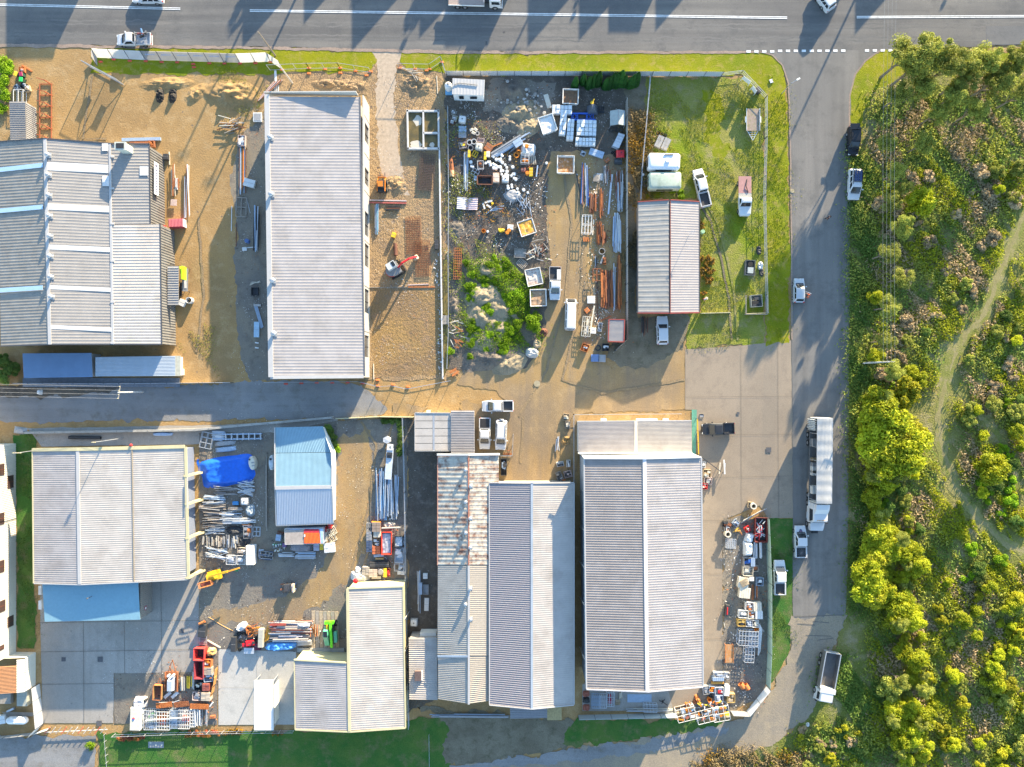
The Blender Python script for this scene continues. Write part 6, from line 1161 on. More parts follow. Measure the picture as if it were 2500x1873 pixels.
# ======== steel rows along the east fence of the scrap yard
T('Z',[1380,380,160/552])
RS3=[RST,RSO,RSD];LB=['brown rusty steel length in the long row by the east fence','orange rusty steel length in the long row by the east fence','dark rusty steel length in the long row by the east fence'];GP=['brown rusty lengths by the east fence','orange rusty lengths by the east fence','dark rusty lengths by the east fence']
loose(205,320,260,490,17,RS3,LB,GP,w=(.1,.26),lmin=.5);loose(285,270,320,540,13,RS3,LB,GP);loose(265,550,320,760,22,RS3,LB,GP);loose(320,640,350,740,7,RS3,LB,GP,w=(.1,.3));loose(305,960,395,1290,53,RS3,LB,GP,w=(.08,.22),skew=.12);loose(440,810,470,1300,29,RS3,LB,GP,w=(.08,.2));loose(420,120,490,400,19,[RSD,ALG,RST],[LB[2],'grey steel length in the long row by the east fence',LB[0]],[GP[2],'grey lengths by the east fence',GP[0]])
AL3=[ALU,ALB,WHI];LA=['silver steel length in the long row by the east fence','blue grey steel length in the long row by the east fence','white steel length in the long row by the east fence'];GA=['silver lengths by the east fence','blue grey lengths by the east fence','white lengths by the east fence']
loose(430,150,490,480,24,AL3,LA,GA);loose(405,480,470,830,26,AL3,LA,GA,w=(.08,.22));loose(405,880,420,1340,6,AL3,LA,GA,lmin=.6);loose(320,70,400,250,13,[RST,ALG,ALU],[LB[0],'grey steel length in the long row by the east fence',LA[0]],[GP[0],'grey lengths by the east fence',GA[0]],skew=.2)
beam_(392,160,362,495,'heavy pale channel longest in the row by the fence',ALU,.28,.2)
loose(135,60,190,430,11,[BLU if i==0 else ALU for i in range(3)]+[RST],['navy blue rail in the row behind the orange filled skip']+['silver rail in the row behind the orange filled skip']*2+['rusty rail in the row behind the orange filled skip'],['rails behind the orange filled skip']*4,lmin=.6,w=(.1,.2));beam_(88,130,140,385,'dark pole leaning from the orange filled skip',CHA,.12,.12,ib=False)
for i in range(2): pallet(290-i*28,180+i*10,2,('white','grey')[i]+' slatted pallet standing by the steel rows',1.1,1.0,.2*i,(WHI,TIG)[i])
rack(180,582,78,150,2,'white tube frame rack standing on the driveway edge',WHI,1.0,4,3);beam_(240,540,230,670,'pale timber plank beside the white tube rack',CRM,.2,.1,ib=False);
for i in range(3): beam_(155+i*18,690,158+i*18,725,'orange steel lug in the row of three',RSO,.25,.2,ib=False,group='orange lugs below the white rack')
pipe_ring(308,808,'pale concrete drum with a dark opening beside rusty steel',CNB,.5,.8);pipe(300,910,325,840,.18,'grey pipe offcut below the concrete drum',CNB);crate(330,890,28,60,0,'rusty bracket pile below the concrete drum',RSO,.5,load=RST);bundle(258,895,22,80,0,'dark slim steel bundle beside the concrete drum',[CHA,ALG],6,.3,along='y')
rack(265,1005,65,100,0,'rusty square cage left of the big orange pile',RST,.8,3,3);beam_(262,920,272,1350,'long thin rail along the left of the orange pile',RSD,.1,.1,ib=False);beam_(240,1090,243,1200,'tan board on the ground by the rusty cage',TIM,.25,.06,ib=False)
carton(217,1215,65,62,0,'white square lid with a round mark',WHI,.5);carton(183,1305,38,40,-40,'rusty orange can lying near the white rail bed',RSO,.5)
t=rack(178,1440,72,165,5,'cream rail bed frame stacked with pale battens',CRM,.8,5,5,infill=[CRM,WHI,TIM]);beam_(245,1265,212,1480,'long cream plank leaning by the rail bed',CRM,.2,.12,z=.5,ib=False);carton(235,1475,48,50,3,'small white crate right of the rail bed',WHI,.4);crate(293,1445,34,75,8,'silver gearbox on a pallet left of the red trimmed hut',ALU,.5,load=[CHA,ALU]);beam_(262,1400,290,1345,'dark rail end near the silver gearbox',CHA,.15,.1)
beam_(300,1390,385,1350,'rust red beam slanting above the red trimmed hut',RST,.25,.15)
for i in range(16): x,y=R_.uniform(270,340),R_.uniform(1290,1380);beam_(x,y,x+R_.uniform(-25,25),y+R_.uniform(10,40),'small tan offcut on the ground above the red trimmed hut',[TIM,CRM,RSO][i%3],.1,.06,ib=False,name='timber_offcut',cat='timber offcut',group='offcuts above the red trimmed hut')
crate(165,1618,62,62,20,'rusty bucket load of orange scrap on the dark yard',RSO,.7,load=[RSO,RST,WHI]);pipe_ring(275,1620,'black coil of hose on the dark yard',CHA,.5,.15,tk=.2,name='hose_coil',cat='hose');crate(340,1615,55,62,0,'black steel cage with white paper inside',CHA,.8,load=[WHI,CHA])
T('Z',[1380,380,160/552]);
b=bld('red_trimmed_hut','small pink ribbed hut with red trims in the fence corner',425,1478,'hut');roofq(b,[(370,1385,2.4),(498,1385,2.4),(492,1565,2.4),(364,1562,2.4)],18,ROOFP,.05);bar(b,'barge_board',[(368,1380,2.4),(500,1382,2.4),(494,1570,2.4),(362,1566,2.4),(368,1380,2.4)],.14,.2,REDT);wallring(b,[(370,1387,2.3),(496,1387,2.3),(490,1563,2.3),(366,1561,2.3)],C('hut_pink',(.4,.3,.27)),.1)
T(2,1);carton(735,1430,70,62,0,'upper blue steel crate on the asphalt entry',C('crate_blue',(.15,.22,.38)),.4);carton(792,1433,62,62,2,'grey steel crate next to the blue crate',ALG,.4)
mound(205,1385,110,90,10,'pale plastic wrapped bale near the dirt heap',C('bale',(.42,.42,.4),.5),.7,name='wrapped_bale',cat='bale',rough=.4);mound(248,1310,70,80,5,'old cardboard heap above the wrapped bale',TIM,.5,name='rubbish_heap',cat='heap',rough=.5);mound(300,1215,70,80,30,'small brown machine part heap by the green weeds',RSD,.6,name='scrap_heap',cat='heap',rough=.6)
# ======== heaps of earth and rubble
EARTH=G('heap_sand',(.36,.29,.19),(.28,.23,.15),(.22,.19,.13),.3,1,6,.8,5,.12);DEARTH=G('heap_dark',(.17,.145,.12),(.23,.19,.14),(.12,.1,.085),.3,1,6,.9,4,.15)
T(1,1)
for i,(x,y,w,h,a,ht) in enumerate(((1980,700,300,230,10,1.3),(1940,900,340,220,-15,1.5),(2100,1010,330,230,20,1.3),(1900,1080,240,260,0,1.3),(2060,1180,320,230,-10,1.2),(2200,870,260,230,10,1.1),(1930,1280,330,220,5,1.1))):
    mound(x,y,w,h,a,'weed grown pale sand heap in the scrap yard',EARTH,ht*.8,name='sand_heap',cat='heap',rough=.35,p=2,group='weed grown sand heaps')
for i,(x,y,w,h,a,ht) in enumerate(((1990,1420,480,230,-8,1.0),(2150,1480,330,180,-20,.8),(1690,1000,110,300,0,.7),(1690,1200,150,260,5,.6),(1700,340,150,160,0,.5))):
    mound(x,y,w,h,a,('broad dark earth heap below the sand heaps','lesser dark earth heap beside the driveway','low earth bank along the ditch','broken tan earth bank by the plank bridge','grey earth hump beside the rusty cage')[i],DEARTH if i!=1 else EARTH,ht,name='earth_heap',cat='heap',rough=.55,p=2)
T(2,0)
for i,(x,y,w,h,a,ht,m) in enumerate(((60,760,250,260,0,1.0,DEARTH),(110,930,330,200,-15,1.1,EARTH),(170,1060,220,170,-35,.8,EARTH),(20,1040,240,160,10,.8,DEARTH))):
    mound(x,y,w,h,a,('dark rocky earth heap nearest the north fence','pale sand and rubble heap beside the white skip','ridged sand tongue running to the driveway','brown earth heap above the scrap tubes')[i],m,ht,name='earth_heap',cat='heap',rough=.6,p=2)
for i in range(60): x,y=R_.gauss(150,90),R_.gauss(880,80);c=W(x,y);mb=MB();mb.ball((c.x,c.y,.15+.3*R_.random()),R_.uniform(.1,.35),6,4,.6);single(mb,'rubble_lump',CNB if i%2 else C('rubble_grey',(.25,.235,.21),.9),'broken concrete lump on the sand and rubble heap','rubble','rubble on the sand heap')
T(1,0)
for i,(x,y,w,h,a,ht) in enumerate(((1380,700,330,190,5,.7),(800,720,360,120,0,.6),(1190,1560,220,170,20,.5),(620,700,300,80,0,.6))): mound(x,y,w,h,a,('churned muddy bank right of the site entry','muddy bank between verge and new shed','churned soil heap beside the skid steer','low muddy ridge under the orange footed fence')[i],SITE,ht,name='earth_heap',cat='heap',rough=.8,p=2)
T(0,0)
for i,(x,y,w,h,a,ht) in enumerate(((1950,790,520,260,8,1.1),(1400,700,480,110,-3,.5),(1650,780,240,120,-35,.5))): mound(x,y,w,h,a,('tallest golden earth mound in the western yard','low earth ridge below the white hoarding','small reddish earth ridge in the western yard')[i],TAN,ht,name='earth_heap',cat='heap',rough=.6,p=2)
# ======== western yard
RACKM=C('rack_rust',(.3,.09,.04),.8,0,.2)
t=place('cantilever_rack','rust red cantilever storage rack beside the striped shed','rack',362,930,0,1.6);a,b=U(110)/2,U(470)/2
for k in range(6): y=b-2*b*k/5;mb=MB();mb.beam((-a,y,.12),(a,y,.12),.14);mb.beam((a*.75,y,.1),(a*.75,y,1.6),.14);mb.build('rack_bay',RACKM,t);mb=MB();mb.beam((a*.75,y,1.55),(-a*.45,y+.35,1.65),.11);mb.build('rack_arm',RACKM,t)
for s in (-1,1): mb=MB();mb.beam((s*a*.9,-b,.2),(s*a*.9,b,.2),.12);mb.build('rack_rail',RACKM,t)
def wheelie(x,y,lid,label,ang=0):
    t=place('wheelie_bin',label,'bin',x,y,ang,1.05);mb=MB();mb.loft([[(-.2,-.24,.1),(.2,-.24,.1),(.2,.24,.1),(-.2,.24,.1)],[(-.28,-.34,1.0),(.28,-.34,1.0),(.28,.34,1.0),(-.28,.34,1.0)]]);mb.build('body',C('bin_green',(.02,.06,.04)),t);mb=MB();mb.loft([[(-.3,-.37,1.0),(.3,-.37,1.0),(.3,.37,1.0),(-.3,.37,1.0)],[(-.24,-.3,1.08),(.24,-.3,1.08),(.24,.3,1.08),(-.24,.3,1.08)]]);mb.build('lid',lid,t)
    for s in (-1,1): mb=MB();mb.cyl((s*.2,.3,.1),(s*.26,.3,.1),.1);mb.build('wheel',RUB,t)
wheelie(148,633,YEL,'wheelie bin with a yellow lid by the green hedge',20);wheelie(192,636,C('lid_maroon',(.3,.02,.08)),'wheelie bin with a maroon lid by the green hedge',-10);wheelie(192,680,C('lid_green',(.02,.5,.1)),'wheelie bin with a bright green lid by the green hedge',5)
for i,(x,y,m) in enumerate(((190,590,RSO),(205,725,CHA),(150,740,ALG),(235,750,TIM))): crate(x,y,50,45,i*25,('orange','black','grey','tan')[i]+' junk crate in the corner by the wheelie bins',m,.5,load=[m,WHI])
beam_(185,550,270,605,'orange timber beam lying above the wheelie bins',RSO,.18,.14,ib=False);rack(170,820,80,110,0,'white pipe frame behind the striped shed',WHI,.9,3,2)
beam_(1030,1180,1355,1172,'long pale duct behind the warehouse corner',ALB,.5,.35,ib=False,name='duct',cat='duct');beam_(1095,1197,1300,1197,'rusty beam stack behind the warehouse corner',RST,.5,.3);crate(1280,1215,50,50,0,'rusty bin at the warehouse corner',RST,.8,load=RSO)
carton(1402,1325,42,48,0,'dark grey cube box at the cladding corner',CHA,.7);beam_(1425,1280,1430,1390,'pale timber post by the dark grey box',CRM,.14,.12,ib=False,name='timber_post',cat='post')
loose(1440,1370,1480,1657,9,[TIM,CRM,RST],['brown timber length leaning in the rack by the warehouse wall','cream timber length leaning in the rack by the warehouse wall','rusty length leaning in the rack by the warehouse wall'],['lengths by the warehouse wall']*3,cat='length',name='timber_length');loose(1545,1385,1600,1840,10,[ALU,WHI,RST],['silver rail in the row beside the warehouse wall','white rail in the row beside the warehouse wall','rusty rail in the row beside the warehouse wall'],['rails beside the warehouse wall']*3,lmin=.6);bundle(1480,1550,60,100,0,'silver offcut bundle beside the warehouse wall',[ALU,WHI,RST],12,.5,along='y')
t=place('scrap_rack','tall rack holding silver boards and orange steel near the new shed','rack',2040,1400,0,.8);
for i in range(12): m=[RST,ORA,ALB,ALU,TIM,RSD][i%6];mb=MB();x=-.55+.1*i;mb.beam((x,-U(240)+R_.uniform(0,1.5),.2+.05*(i%4)),(x+.05,U(200)-R_.uniform(0,1.2),.25+.05*(i%4)),.11,.1);mb.build('length',m,t)
for s in (-1,0,1): mb=MB();mb.beam((-.7,s*3,.1),(.7,s*3,.1),.12);mb.build('bearer',DSTEEL,t)
crate(2040,1190,60,90,2,'slatted pinkish crate at the head of the scrap rack',PNK,.7,load=[WHI,ALU]);carton(2105,1545,95,65,15,'white cabinet lying beside the scrap rack',WHI,.6,name='cabinet',cat='cabinet');t=carton(2172,990,74,78,0,'square grey grated cover framed in white',WHI,.35);mb=MB();mb.box((0,0,.36),(1.1,1.15,.03));mb.build('grating',ALG,t)
for i in range(20): x,y=R_.gauss(1960,45),R_.gauss(1050,40);L=R_.uniform(40,130);a=R_.uniform(-.7,.3);beam_(x-L/2*math.cos(a),y-L/2*math.sin(a),x+L/2*math.cos(a),y+L/2*math.sin(a),'grey timber pole in the tangled heap on the western yard',[TIG,CRM,RSD][i%3],.1,.09,z=.08+.03*i,ib=False,name='timber_pole',cat='timber pole',group='tangled poles on the western yard')
for i,(x,y) in enumerate(((1340,800),(1445,800))): mound(x,y,70,120,0,('left','right')[i]+' burnt stump of a demolished footing',C('burnt',(.04,.035,.03),.9),.7,name='stump',cat='stump',rough=.8)

T(1,0)
for i in range(7): beam_(20+i*9,860-i*6,170+i*12,690-i*3,'red brown timber joist in the small stack by the fence pole',RST if i%2 else PNK,.12,.12,z=.1+.07*(i%3),ib=False,name='timber_joist',cat='joist',group='red joists by the fence pole')
beam_(180,595,185,700,'white sheet of board standing by the joists',WHI,.35,.08,ib=False,name='white_board',cat='board')
for i,x in enumerate((178,193,207)): beam_(x,720,x,790,'short pale rail below the joists',WHI,.1,.1,ib=False,group='short pale rails below the joists')
T(0,1)
t=place('red_container','red ribbed steel container lid box with a white end on the dirt','container',1495,298,-2,1.4);a,b=U(118)/2,U(65)/2;mb=MB();mb.box((0,0,.7),(2*a,2*b,1.3));mb.build('body',C('cont_red',(.4,.06,.08)),t);mb=MB();mb.corr((-a,-b,1.37),(-a,b,1.37),(a,b,1.37),(a,-b,1.37),10,.05);mb.build('ribbed_lid',C('lid_red',(.52,.14,.16)),t);mb=MB();mb.box((a+.05,0,.7),(.12,2*b,1.1));mb.build('end_door',WHI,t)
pallet(1465,120,3,'small slatted pinkish pallet beside the silver rails',1.0,1.0,.3,PNK);carton(1380,335,34,36,0,'red fuel can box at the wall corner',REDI,.6);beam_(1350,370,1400,345,'red striped barrier arm at the wall corner',REDI,.1,.08,ib=False);beam_(1300,290,1345,300,'white gutter stub at the wall corner',WHI,.2,.1,ib=False)
t=place('workbench','long grey workbench with a brown motor and white sheet','bench',1570,775,1,.8);a,b=U(48)/2,U(190)/2;mb=MB();mb.box((0,0,.8),(2*a,2*b,.06));mb.build('bench_top',GRY,t);mb=MB();mb.loft([[(-.2,.3,.83),(.15,.3,.83),(.15,1.3,.83),(-.2,1.3,.83)],[(-.12,.4,1.1),(.1,.4,1.1),(.08,1.2,1.1),(-.1,1.2,1.1)]]);mb.build('motor',RST,t);mb=MB();mb.box((.05,-.7,.86),(.35,1.3,.04),.08);mb.build('sheet',WHI,t)
for sx in (-1,1):
    for sy in (-1,1): mb=MB();mb.beam((sx*(a-.05),sy*(b-.05),0),(sx*(a-.05),sy*(b-.05),.78),.06);mb.build('leg',DSTEEL,t)
bundle(1525,850,24,130,2,'dark steel bundle tucked behind the workbench',[CHA,RSD],6,.5,along='y');pipe_ring(1600,945,'white concrete mixer drum with a cross brace',WHI,.5,.9);carton(1538,965,55,55,25,'white pump housing beside the mixer drum',WHI,.6)
rack(2035,160,85,160,3,'thin grey tube frame lying in the shade by the new shed',TIG,.4,3,3);beam_(2080,90,2110,210,'grey steel brace lying beside the thin tube frame',ALG,.12,.1,ib=False);loose(2135,140,2180,540,9,[ALB,ALU,CHA],['blue grey rail in the shaded row by the new shed','silver rail in the shaded row by the new shed','dark rail in the shaded row by the new shed'],['shaded rails by the new shed']*3,lmin=.6,w=(.1,.2));loose(1975,270,2015,500,3,[RSD],['dark rusty rail lying in shade'],['dark rusty rails in shade']);beam_(1953,150,1950,360,'pale thin pipe lying in the shade',WHI,.1,.1,ib=False);drum(2085,445,'blue drum standing in the shade of the new shed',C('drum_blue',(.08,.14,.3)),.33,.8);beam_(2040,505,2145,495,'white T shaped bracket beside the blue drum',WHI,.12,.1,ib=False);carton(2062,512,40,30,0,'small white foot of the T bracket',WHI,.2)
for i,(x0,y0,x1,y1) in enumerate(((2105,815,2190,780),(2110,800,2180,795),(2120,790,2195,790))): beam_(x0,y0,x1,y1,'pale stick in the small shaded heap',CRM,.09,.07,z=.1,ib=False,group='pale sticks in the shade',name='timber_stick',cat='stick')
crate(2150,870,60,70,0,'dark slatted crate in the shade by the new shed',CHA,.5);
for i in range(4): beam_(2140+i*8,980,2200+i*6,1180-i*4,'blue pipe leaning in the shade by the new shed',ALB,.1,.09,z=.2,ib=False,group='blue pipes in the shade')
t=carton(2165,1190,46,130,1,'pale blue sheet pack near the lane corner',C('sheet_blue',(.35,.5,.62)),.4,name='sheet_pack',cat='sheets');pipe(2140,985,2200,985,.2,'dark concrete pipe in the shade by the new shed',ALG);
for i,(x,y) in enumerate(((2165,1300),(2165,1342))): beam_(x-15,y,x+15,y+4,'small pale block on the ground by the lane',WHI,.2,.15,ib=False,group='small pale blocks by the lane',name='block',cat='block')
# ======== paddock odds and ends
T(2,0)
for i,(x,y,a) in enumerate(((1275,1195,-25),(1330,1215,-25))): t=place('tractor_bucket',('left','right')[i]+' grey weathered hay feeder lying in the weeds','feeder',x,y,-a,.5);a_,b_=U(62)/2,U(105)/2;mb=MB();mb.loft([[(-a_,-b_,0),(a_,-b_,0),(a_,b_,0),(-a_,b_,0)],[(-a_*.8,-b_*.95,.45),(a_*.8,-b_*.95,.45),(a_*.8,b_*.95,.45),(-a_*.8,b_*.95,.45)]]);mb.build('shell',C('weathered',(.3,.3,.29),.9),t);mb=MB();mb.beam((0,-b_,.5),(0,b_,.5),.06);mb.build('rib',GRY,t)
for i,(x,y) in enumerate(((1265,1125),(1300,1135),(1325,1145))): pipe_ring(x,y,'old black tyre in the weeds behind the feeders',RUB,.32,.2,tk=.16,name='tyre',cat='tyre',group='old tyres in the weeds')
t=place('flat_trailer','overgrown tray trailer with a pointed drawbar on the shaded grass','trailer',2060,1015,0,.7);a,b=U(110)/2,U(185)/2
mb=MB();mb.box((0,0,.6),(2*a,2*b,.1));mb.build('deck',C('deck_old',(.3,.23,.18),.9,0,.2,(.16,.17,.06),.8),t)
for s in (-1,1): mb=MB();mb.beam((s*a,-b,.72),(s*a,b,.72),.06,.2);mb.build('side_rail',WHI,t);mb=MB();mb.beam((s*a*.8,-b,.5),(0,-b-1.5,.5),.08);mb.build('drawbar',ALU,t);wheel(t,0,s*(a+.12),.32,.2);mb=MB();mb.box((s*(a+.1),0,.72),(.26,.95,.05));mb.build('mudguard',WHI,t)
for k in range(3): mb=MB();mb.beam((-a*.6+.15*k,-b-.35*k-.2,.5),(a*.6-.15*k,-b-.35*k-.2,.5),.05);mb.build('step',ALU,t)
for i,(x0,y0,x1,y1) in enumerate(((1975,660,2035,705),(2052,742,2085,785))): p,q=W(x0,y0,.9),W(x1,y1,.9);mb=MB();mb.beam(p+vv(0,0,.3),q+vv(0,0,.3),.06,1.0);mb.beam((p.x,p.y,0),(p.x,p.y,1.2),.08);mb.beam((q.x,q.y,0),(q.x,q.y,1.2),.08);single(mb,'sign_board',WHI,('larger','smaller')[i]+' blank backed white sign board on the corner fence','sign')
carton(2105,765,36,50,-35,'dark square board beside the smaller corner sign',CHA,.8,name='sign_board',cat='sign');drum(1137,1475,'small white pump cover on the wire fence line',WHI,.2,.5)
T(2,1)
t=crate(2037,670,82,125,3,'box trailer filled with a black wheel and grey tank',C('trailer_grey',(.14,.15,.15)),.8,name='box_trailer',cat='trailer');mb=MB();mb.cyl((0,.55,.5),(0,.55,.7),.4,.4,14);mb.build('spare_wheel',RUB,t);mb=MB();mb.box((.05,-.45,.55),(.9,.95,.5));mb.build('tank',C('tank_sage',(.35,.38,.36)),t)
for s in (-1,1): wheel(t,0,s*.9,.3,.18)
for i,(x,y,m) in enumerate(((2132,650,WHI),(2140,705,CHA),(2118,520,CHA))): mound(x,y,45,80,0,('white and black wheel heap by the paddock fence','black tyre heap below the wheel heap','black rubbish heap higher on the paddock fence')[i],m,.5,name='rubbish_heap',cat='heap',rough=.7)
t=crate(2090,950,95,100,-4,'grey steel pump skid with black cells inside the timber pen',C('skid_sage',(.33,.34,.3)),.9,load=[CHA,CHA,RUB]);
t=place('timber_pen','low timber pen around the pump skid','pen',2090,985,0,.9);a,b=U(175)/2,U(155)/2
for q in ((-a,-b,-a,b),(-a,-b,a,-b),(a,-b,a,b)):
    for z in (.4,.85): mb=MB();mb.beam((q[0],q[1],z),(q[2],q[3],z),.05,.14);mb.build('rail',TIG,t)
for sx in (-1,1):
    for sy in (-1,1): mb=MB();mb.beam((sx*a,sy*b,0),(sx*a,sy*b,1),.1);mb.build('post',TIG,t)
drum(1638,368,'pale green drum against the gabled shed wall',C('drum_green',(.3,.48,.3)),.32,.8);loose(1125,1075,1180,1250,9,[CHA,RSD,TIG],['black steel offcut by the white wagon','dark rusty offcut by the white wagon','grey timber offcut by the white wagon'],['offcuts by the white wagon']*3,cat='offcut',name='steel_offcut')
# ======== south yard: window scrap
T('Z',[480,1050,160/698])
t=rack(110,110,120,165,12,'white window frame stack standing beside the silver ladders',ALU,.5,3,4,name='window_frame_stack',cat='window frames');bundle(235,60,150,110,2,'heap of silver window frames at the lane wall',[ALU,ALB,WHI],14,.5)
t=place('steel_gantry','long pale blue lattice gantry lying along the lane wall','gantry',490,68,-1,.6);a,b=U(420)/2,U(52)/2
for s in (-1,1): mb=MB();mb.beam((-a,s*b,.4),(a,s*b,.4),.2,.35);mb.build('chord',ALB,t)
for k in range(7): mb=MB();mb.box((-a+.6+k*(2*a-.8)/6,0,.45),(.14,2*b+.3,.5));mb.build('bracket',ALU,t)
for i,(x,y,m) in enumerate(((298,140,ALG),(305,205,ALB))): mound(x,y,235,62,-6,('upper dark grey','lower pale blue')[i]+' boat shaped canopy shell above the blue tarpaulin',m,.5,name='canopy_shell',cat='canopy',p=4,rough=.08)
mound(320,440,600,330,-8,'bright blue tarpaulin draped over a stack in the scrap yard',C('tarp_blue',(.012,.13,.62),.5,0,.12),.9,rough=.12,p=5,nu=40)
t=place('storage_tank','cream plastic water tank with a black cap beside the blue tarpaulin','tank',600,350,-8,1.3);mb=MB();a,b=.55,1.1;mb.loft([[(a*k*math.cos(2*PI*i/16),b*k*math.sin(2*PI*i/16),z) for i in range(16)] for k,z in ((.9,0),(1,.1),(1,1.1),(.85,1.3))]);mb.build('tank',CRM,t);mb=MB();mb.cyl((-.2,.65,1.3),(-.2,.65,1.36),.15,.15,12);mb.build('cap',CHA,t)
for k in range(2): mb=MB();mb.box((.25,.1-.5*k,1.3),(.5,.2,.06));mb.build('recess',GRY,t)
GX=[ALU,WHI,ALB];
def winpile(x0,y0,x1,y1,n,mats,desc,vert=False,sk=.12):
    nm=['silver','white','blue grey'] if mats is GX else ['grey','tan','black']
    loose(x0,y0,x1,y1,n,mats,[c+' aluminium extrusion '+desc for c in nm],[c+' extrusions '+desc for c in nm],name='aluminium_extrusion',cat='extrusion',vert=vert,skew=sk,w=(.05,.17),zmax=.7,lmin=.3)
GT=[ALG,C('ext_tan',(.38,.33,.28)),CHA]
winpile(435,530,620,690,36,GX,'in the jumbled pile under the tarpaulin corner',False,.5);winpile(180,610,440,690,10,GT,'in the dark pack below the tarpaulin');winpile(60,700,310,790,22,GX,'in the upper left pile',False,.15);winpile(20,790,310,870,22,GT,'in the wide grey pile');winpile(240,870,500,950,22,GX,'in the bright middle pile',False,.1);winpile(60,880,300,940,14,GT,'left of the bright middle pile');winpile(270,935,640,1000,20,GX,'in the long lower pile',False,.06);winpile(50,945,290,1040,18,GT,'in the lower left pile');winpile(90,1030,300,1110,16,GX,'under the lower left pile',False,.2);winpile(55,1125,300,1250,40,[C('ext_cream',(.5,.47,.4)),C('ext_tan',(.38,.33,.28)),ALG],'standing in the cream pile',True,.06);winpile(310,1115,450,1270,20,[C('ext_cream',(.5,.47,.4)),ALU,ALG],'standing in the narrow pale pile',True,.08);winpile(85,1260,340,1360,26,GX,'in the white jumble above the boom lift',False,.4);winpile(330,790,500,860,12,GT,'by the small blue tub')
carton(418,778,62,38,0,'small bright blue tub in the window scrap',C('tub_blue',(.05,.25,.55)),.5);ibc(518,757,1,'white bulk tank in the middle of the window scrap');mound(565,860,110,140,0,'clear plastic sheet bundle right of the window scrap',C('clear_sheet',(.3,.36,.4),.3),.7,name='plastic_bundle',cat='bundle',rough=.4);mound(400,1070,190,90,0,'black plastic bag heap in the window scrap',CHA,.6,name='bag_heap',cat='bags',rough=.6);crate(550,1080,90,140,0,'grey mesh crate with orange glass on top',ALG,.7,load=[ALG,RSO]);winpile(480,1010,590,1040,6,[ORA,RSO,ALU],'on the mesh crate');mound(485,1195,180,110,-20,'black crumpled plastic over aluminium pieces',CHA,.7,name='plastic_bundle',cat='bundle',rough=.7)
crate(375,1380,105,100,2,'silver sided bin of offcuts above the boom lift jib',ALU,.8,load=[ALU,WHI]);crate(480,1380,90,95,2,'white bin of rods beside the silver sided bin',WHI,.8,load=[WHI,CRM,ALU]);crate(490,1285,100,70,5,'tan bin of offcuts above the white bin',C('bin_tan',(.4,.34,.27)),.7,load=[C('ext_tan',(.38,.33,.28)),WHI]);carton(585,1325,80,200,-1,'tall white cabinet standing at the end of the window scrap',WHI,1.6,name='cabinet',cat='cabinet');rack(640,1080,75,95,3,'white glazed window frame stack beside the window scrap',ALU,.4,3,3,name='window_frame_stack',cat='window frames');carton(690,1310,50,80,3,'pale blue cooler box at the pile edge',ALB,.5);mound(415,1490,60,40,10,'small green hose coil under the boom',GRN_,.3,name='hose_coil',cat='hose')
# south yard: around the red container
T('Z',[660,1270,170/2167])
t=place('open_container','open topped container with a timber lid and orange sheet','container',1110,455,-1,2.2);a,b=U(1170)/2,U(480)/2
mb=MB();mb.loft([[(-a,-b,0),(a,-b,0),(a,b,0),(-a,b,0)],[(-a,-b,2.1),(a,-b,2.1),(a,b,2.1),(-a,b,2.1)]]);mb.build('body',C('cont_grey',(.33,.37,.45)),t);mb=MB();mb.tube([(-a,-b,2.13),(a,-b,2.13),(a,b,2.13),(-a,b,2.13),(-a,-b,2.13)],.05);mb.build('rim',C('rim_pale',(.5,.48,.47)),t)
mb=MB();mb.grid(lambda u,v:(-a+.08+u*(a),-b+.1+v*(2*b*(.84+.1*abs(2*u-1)**2)),2.16),14,14);mb.build('timber_lid',C('lid_timber',(.36,.31,.27),.9,0,.15,(.25,.2,.18),.5),t)
mb=MB();mb.corr((-.02,-b+.1,2.2),(-.02,b*.45,2.22),(a*.8,b*.42,2.22),(a*.86,-b+.1,2.2),12,.04);mb.build('orange_sheet',C('sheet_orange',(.8,.15,.03),.5,0,.06),t);mb=MB();mb.corr((-.02,b*.46,2.22),(-.02,b*.9,2.14),(a*.78,b*.85,2.12),(a*.8,b*.44,2.2),12,.04);mb.build('red_sheet',C('sheet_red',(.4,.03,.05),.5),t);mb=MB();mb.box((.12,.1,2.27),(.22,.4,.02));mb.build('white_patch',WHI,t);mb=MB();mb.box((a*.92,0,2.16),(.14*a,2*b*.9,.04));mb.build('blue_strip',C('strip_blue',(.35,.5,.68)),t)
for i,(x,y) in enumerate(((1720,270),(1875,165))): carton(x,y,90+0*i,160,-10,('darker','brighter')[i]+' red panel behind the container corner',REDI if i else C('panel_red',(.3,.03,.03)),1.2,name='red_sheet',cat='sheet')
loose(1690,330,1780,680,8,[WHI,GRY,CRM],['white panel edge in the row right of the container','grey panel edge in the row right of the container','cream panel edge in the row right of the container'],['panel edges right of the container']*3,name='wall_board',cat='board',zmax=1.0,w=(.06,.1),lmin=.8)
rack(1920,340,200,230,-28,'upper cream window frame leaning on the container row',CRM,.9,3,3,name='window_frame',cat='window frame');rack(1930,540,190,230,-28,'lower cream window frame leaning on the container row',CRM,.7,3,2,name='window_frame',cat='window frame');carton(1850,850,330,290,-5,'white sheet board with blue splotches at the yard edge',C('board_splotch',(.65,.66,.64),.5,0,.05,(.1,.16,.25),.9),.8,name='white_board',cat='board')
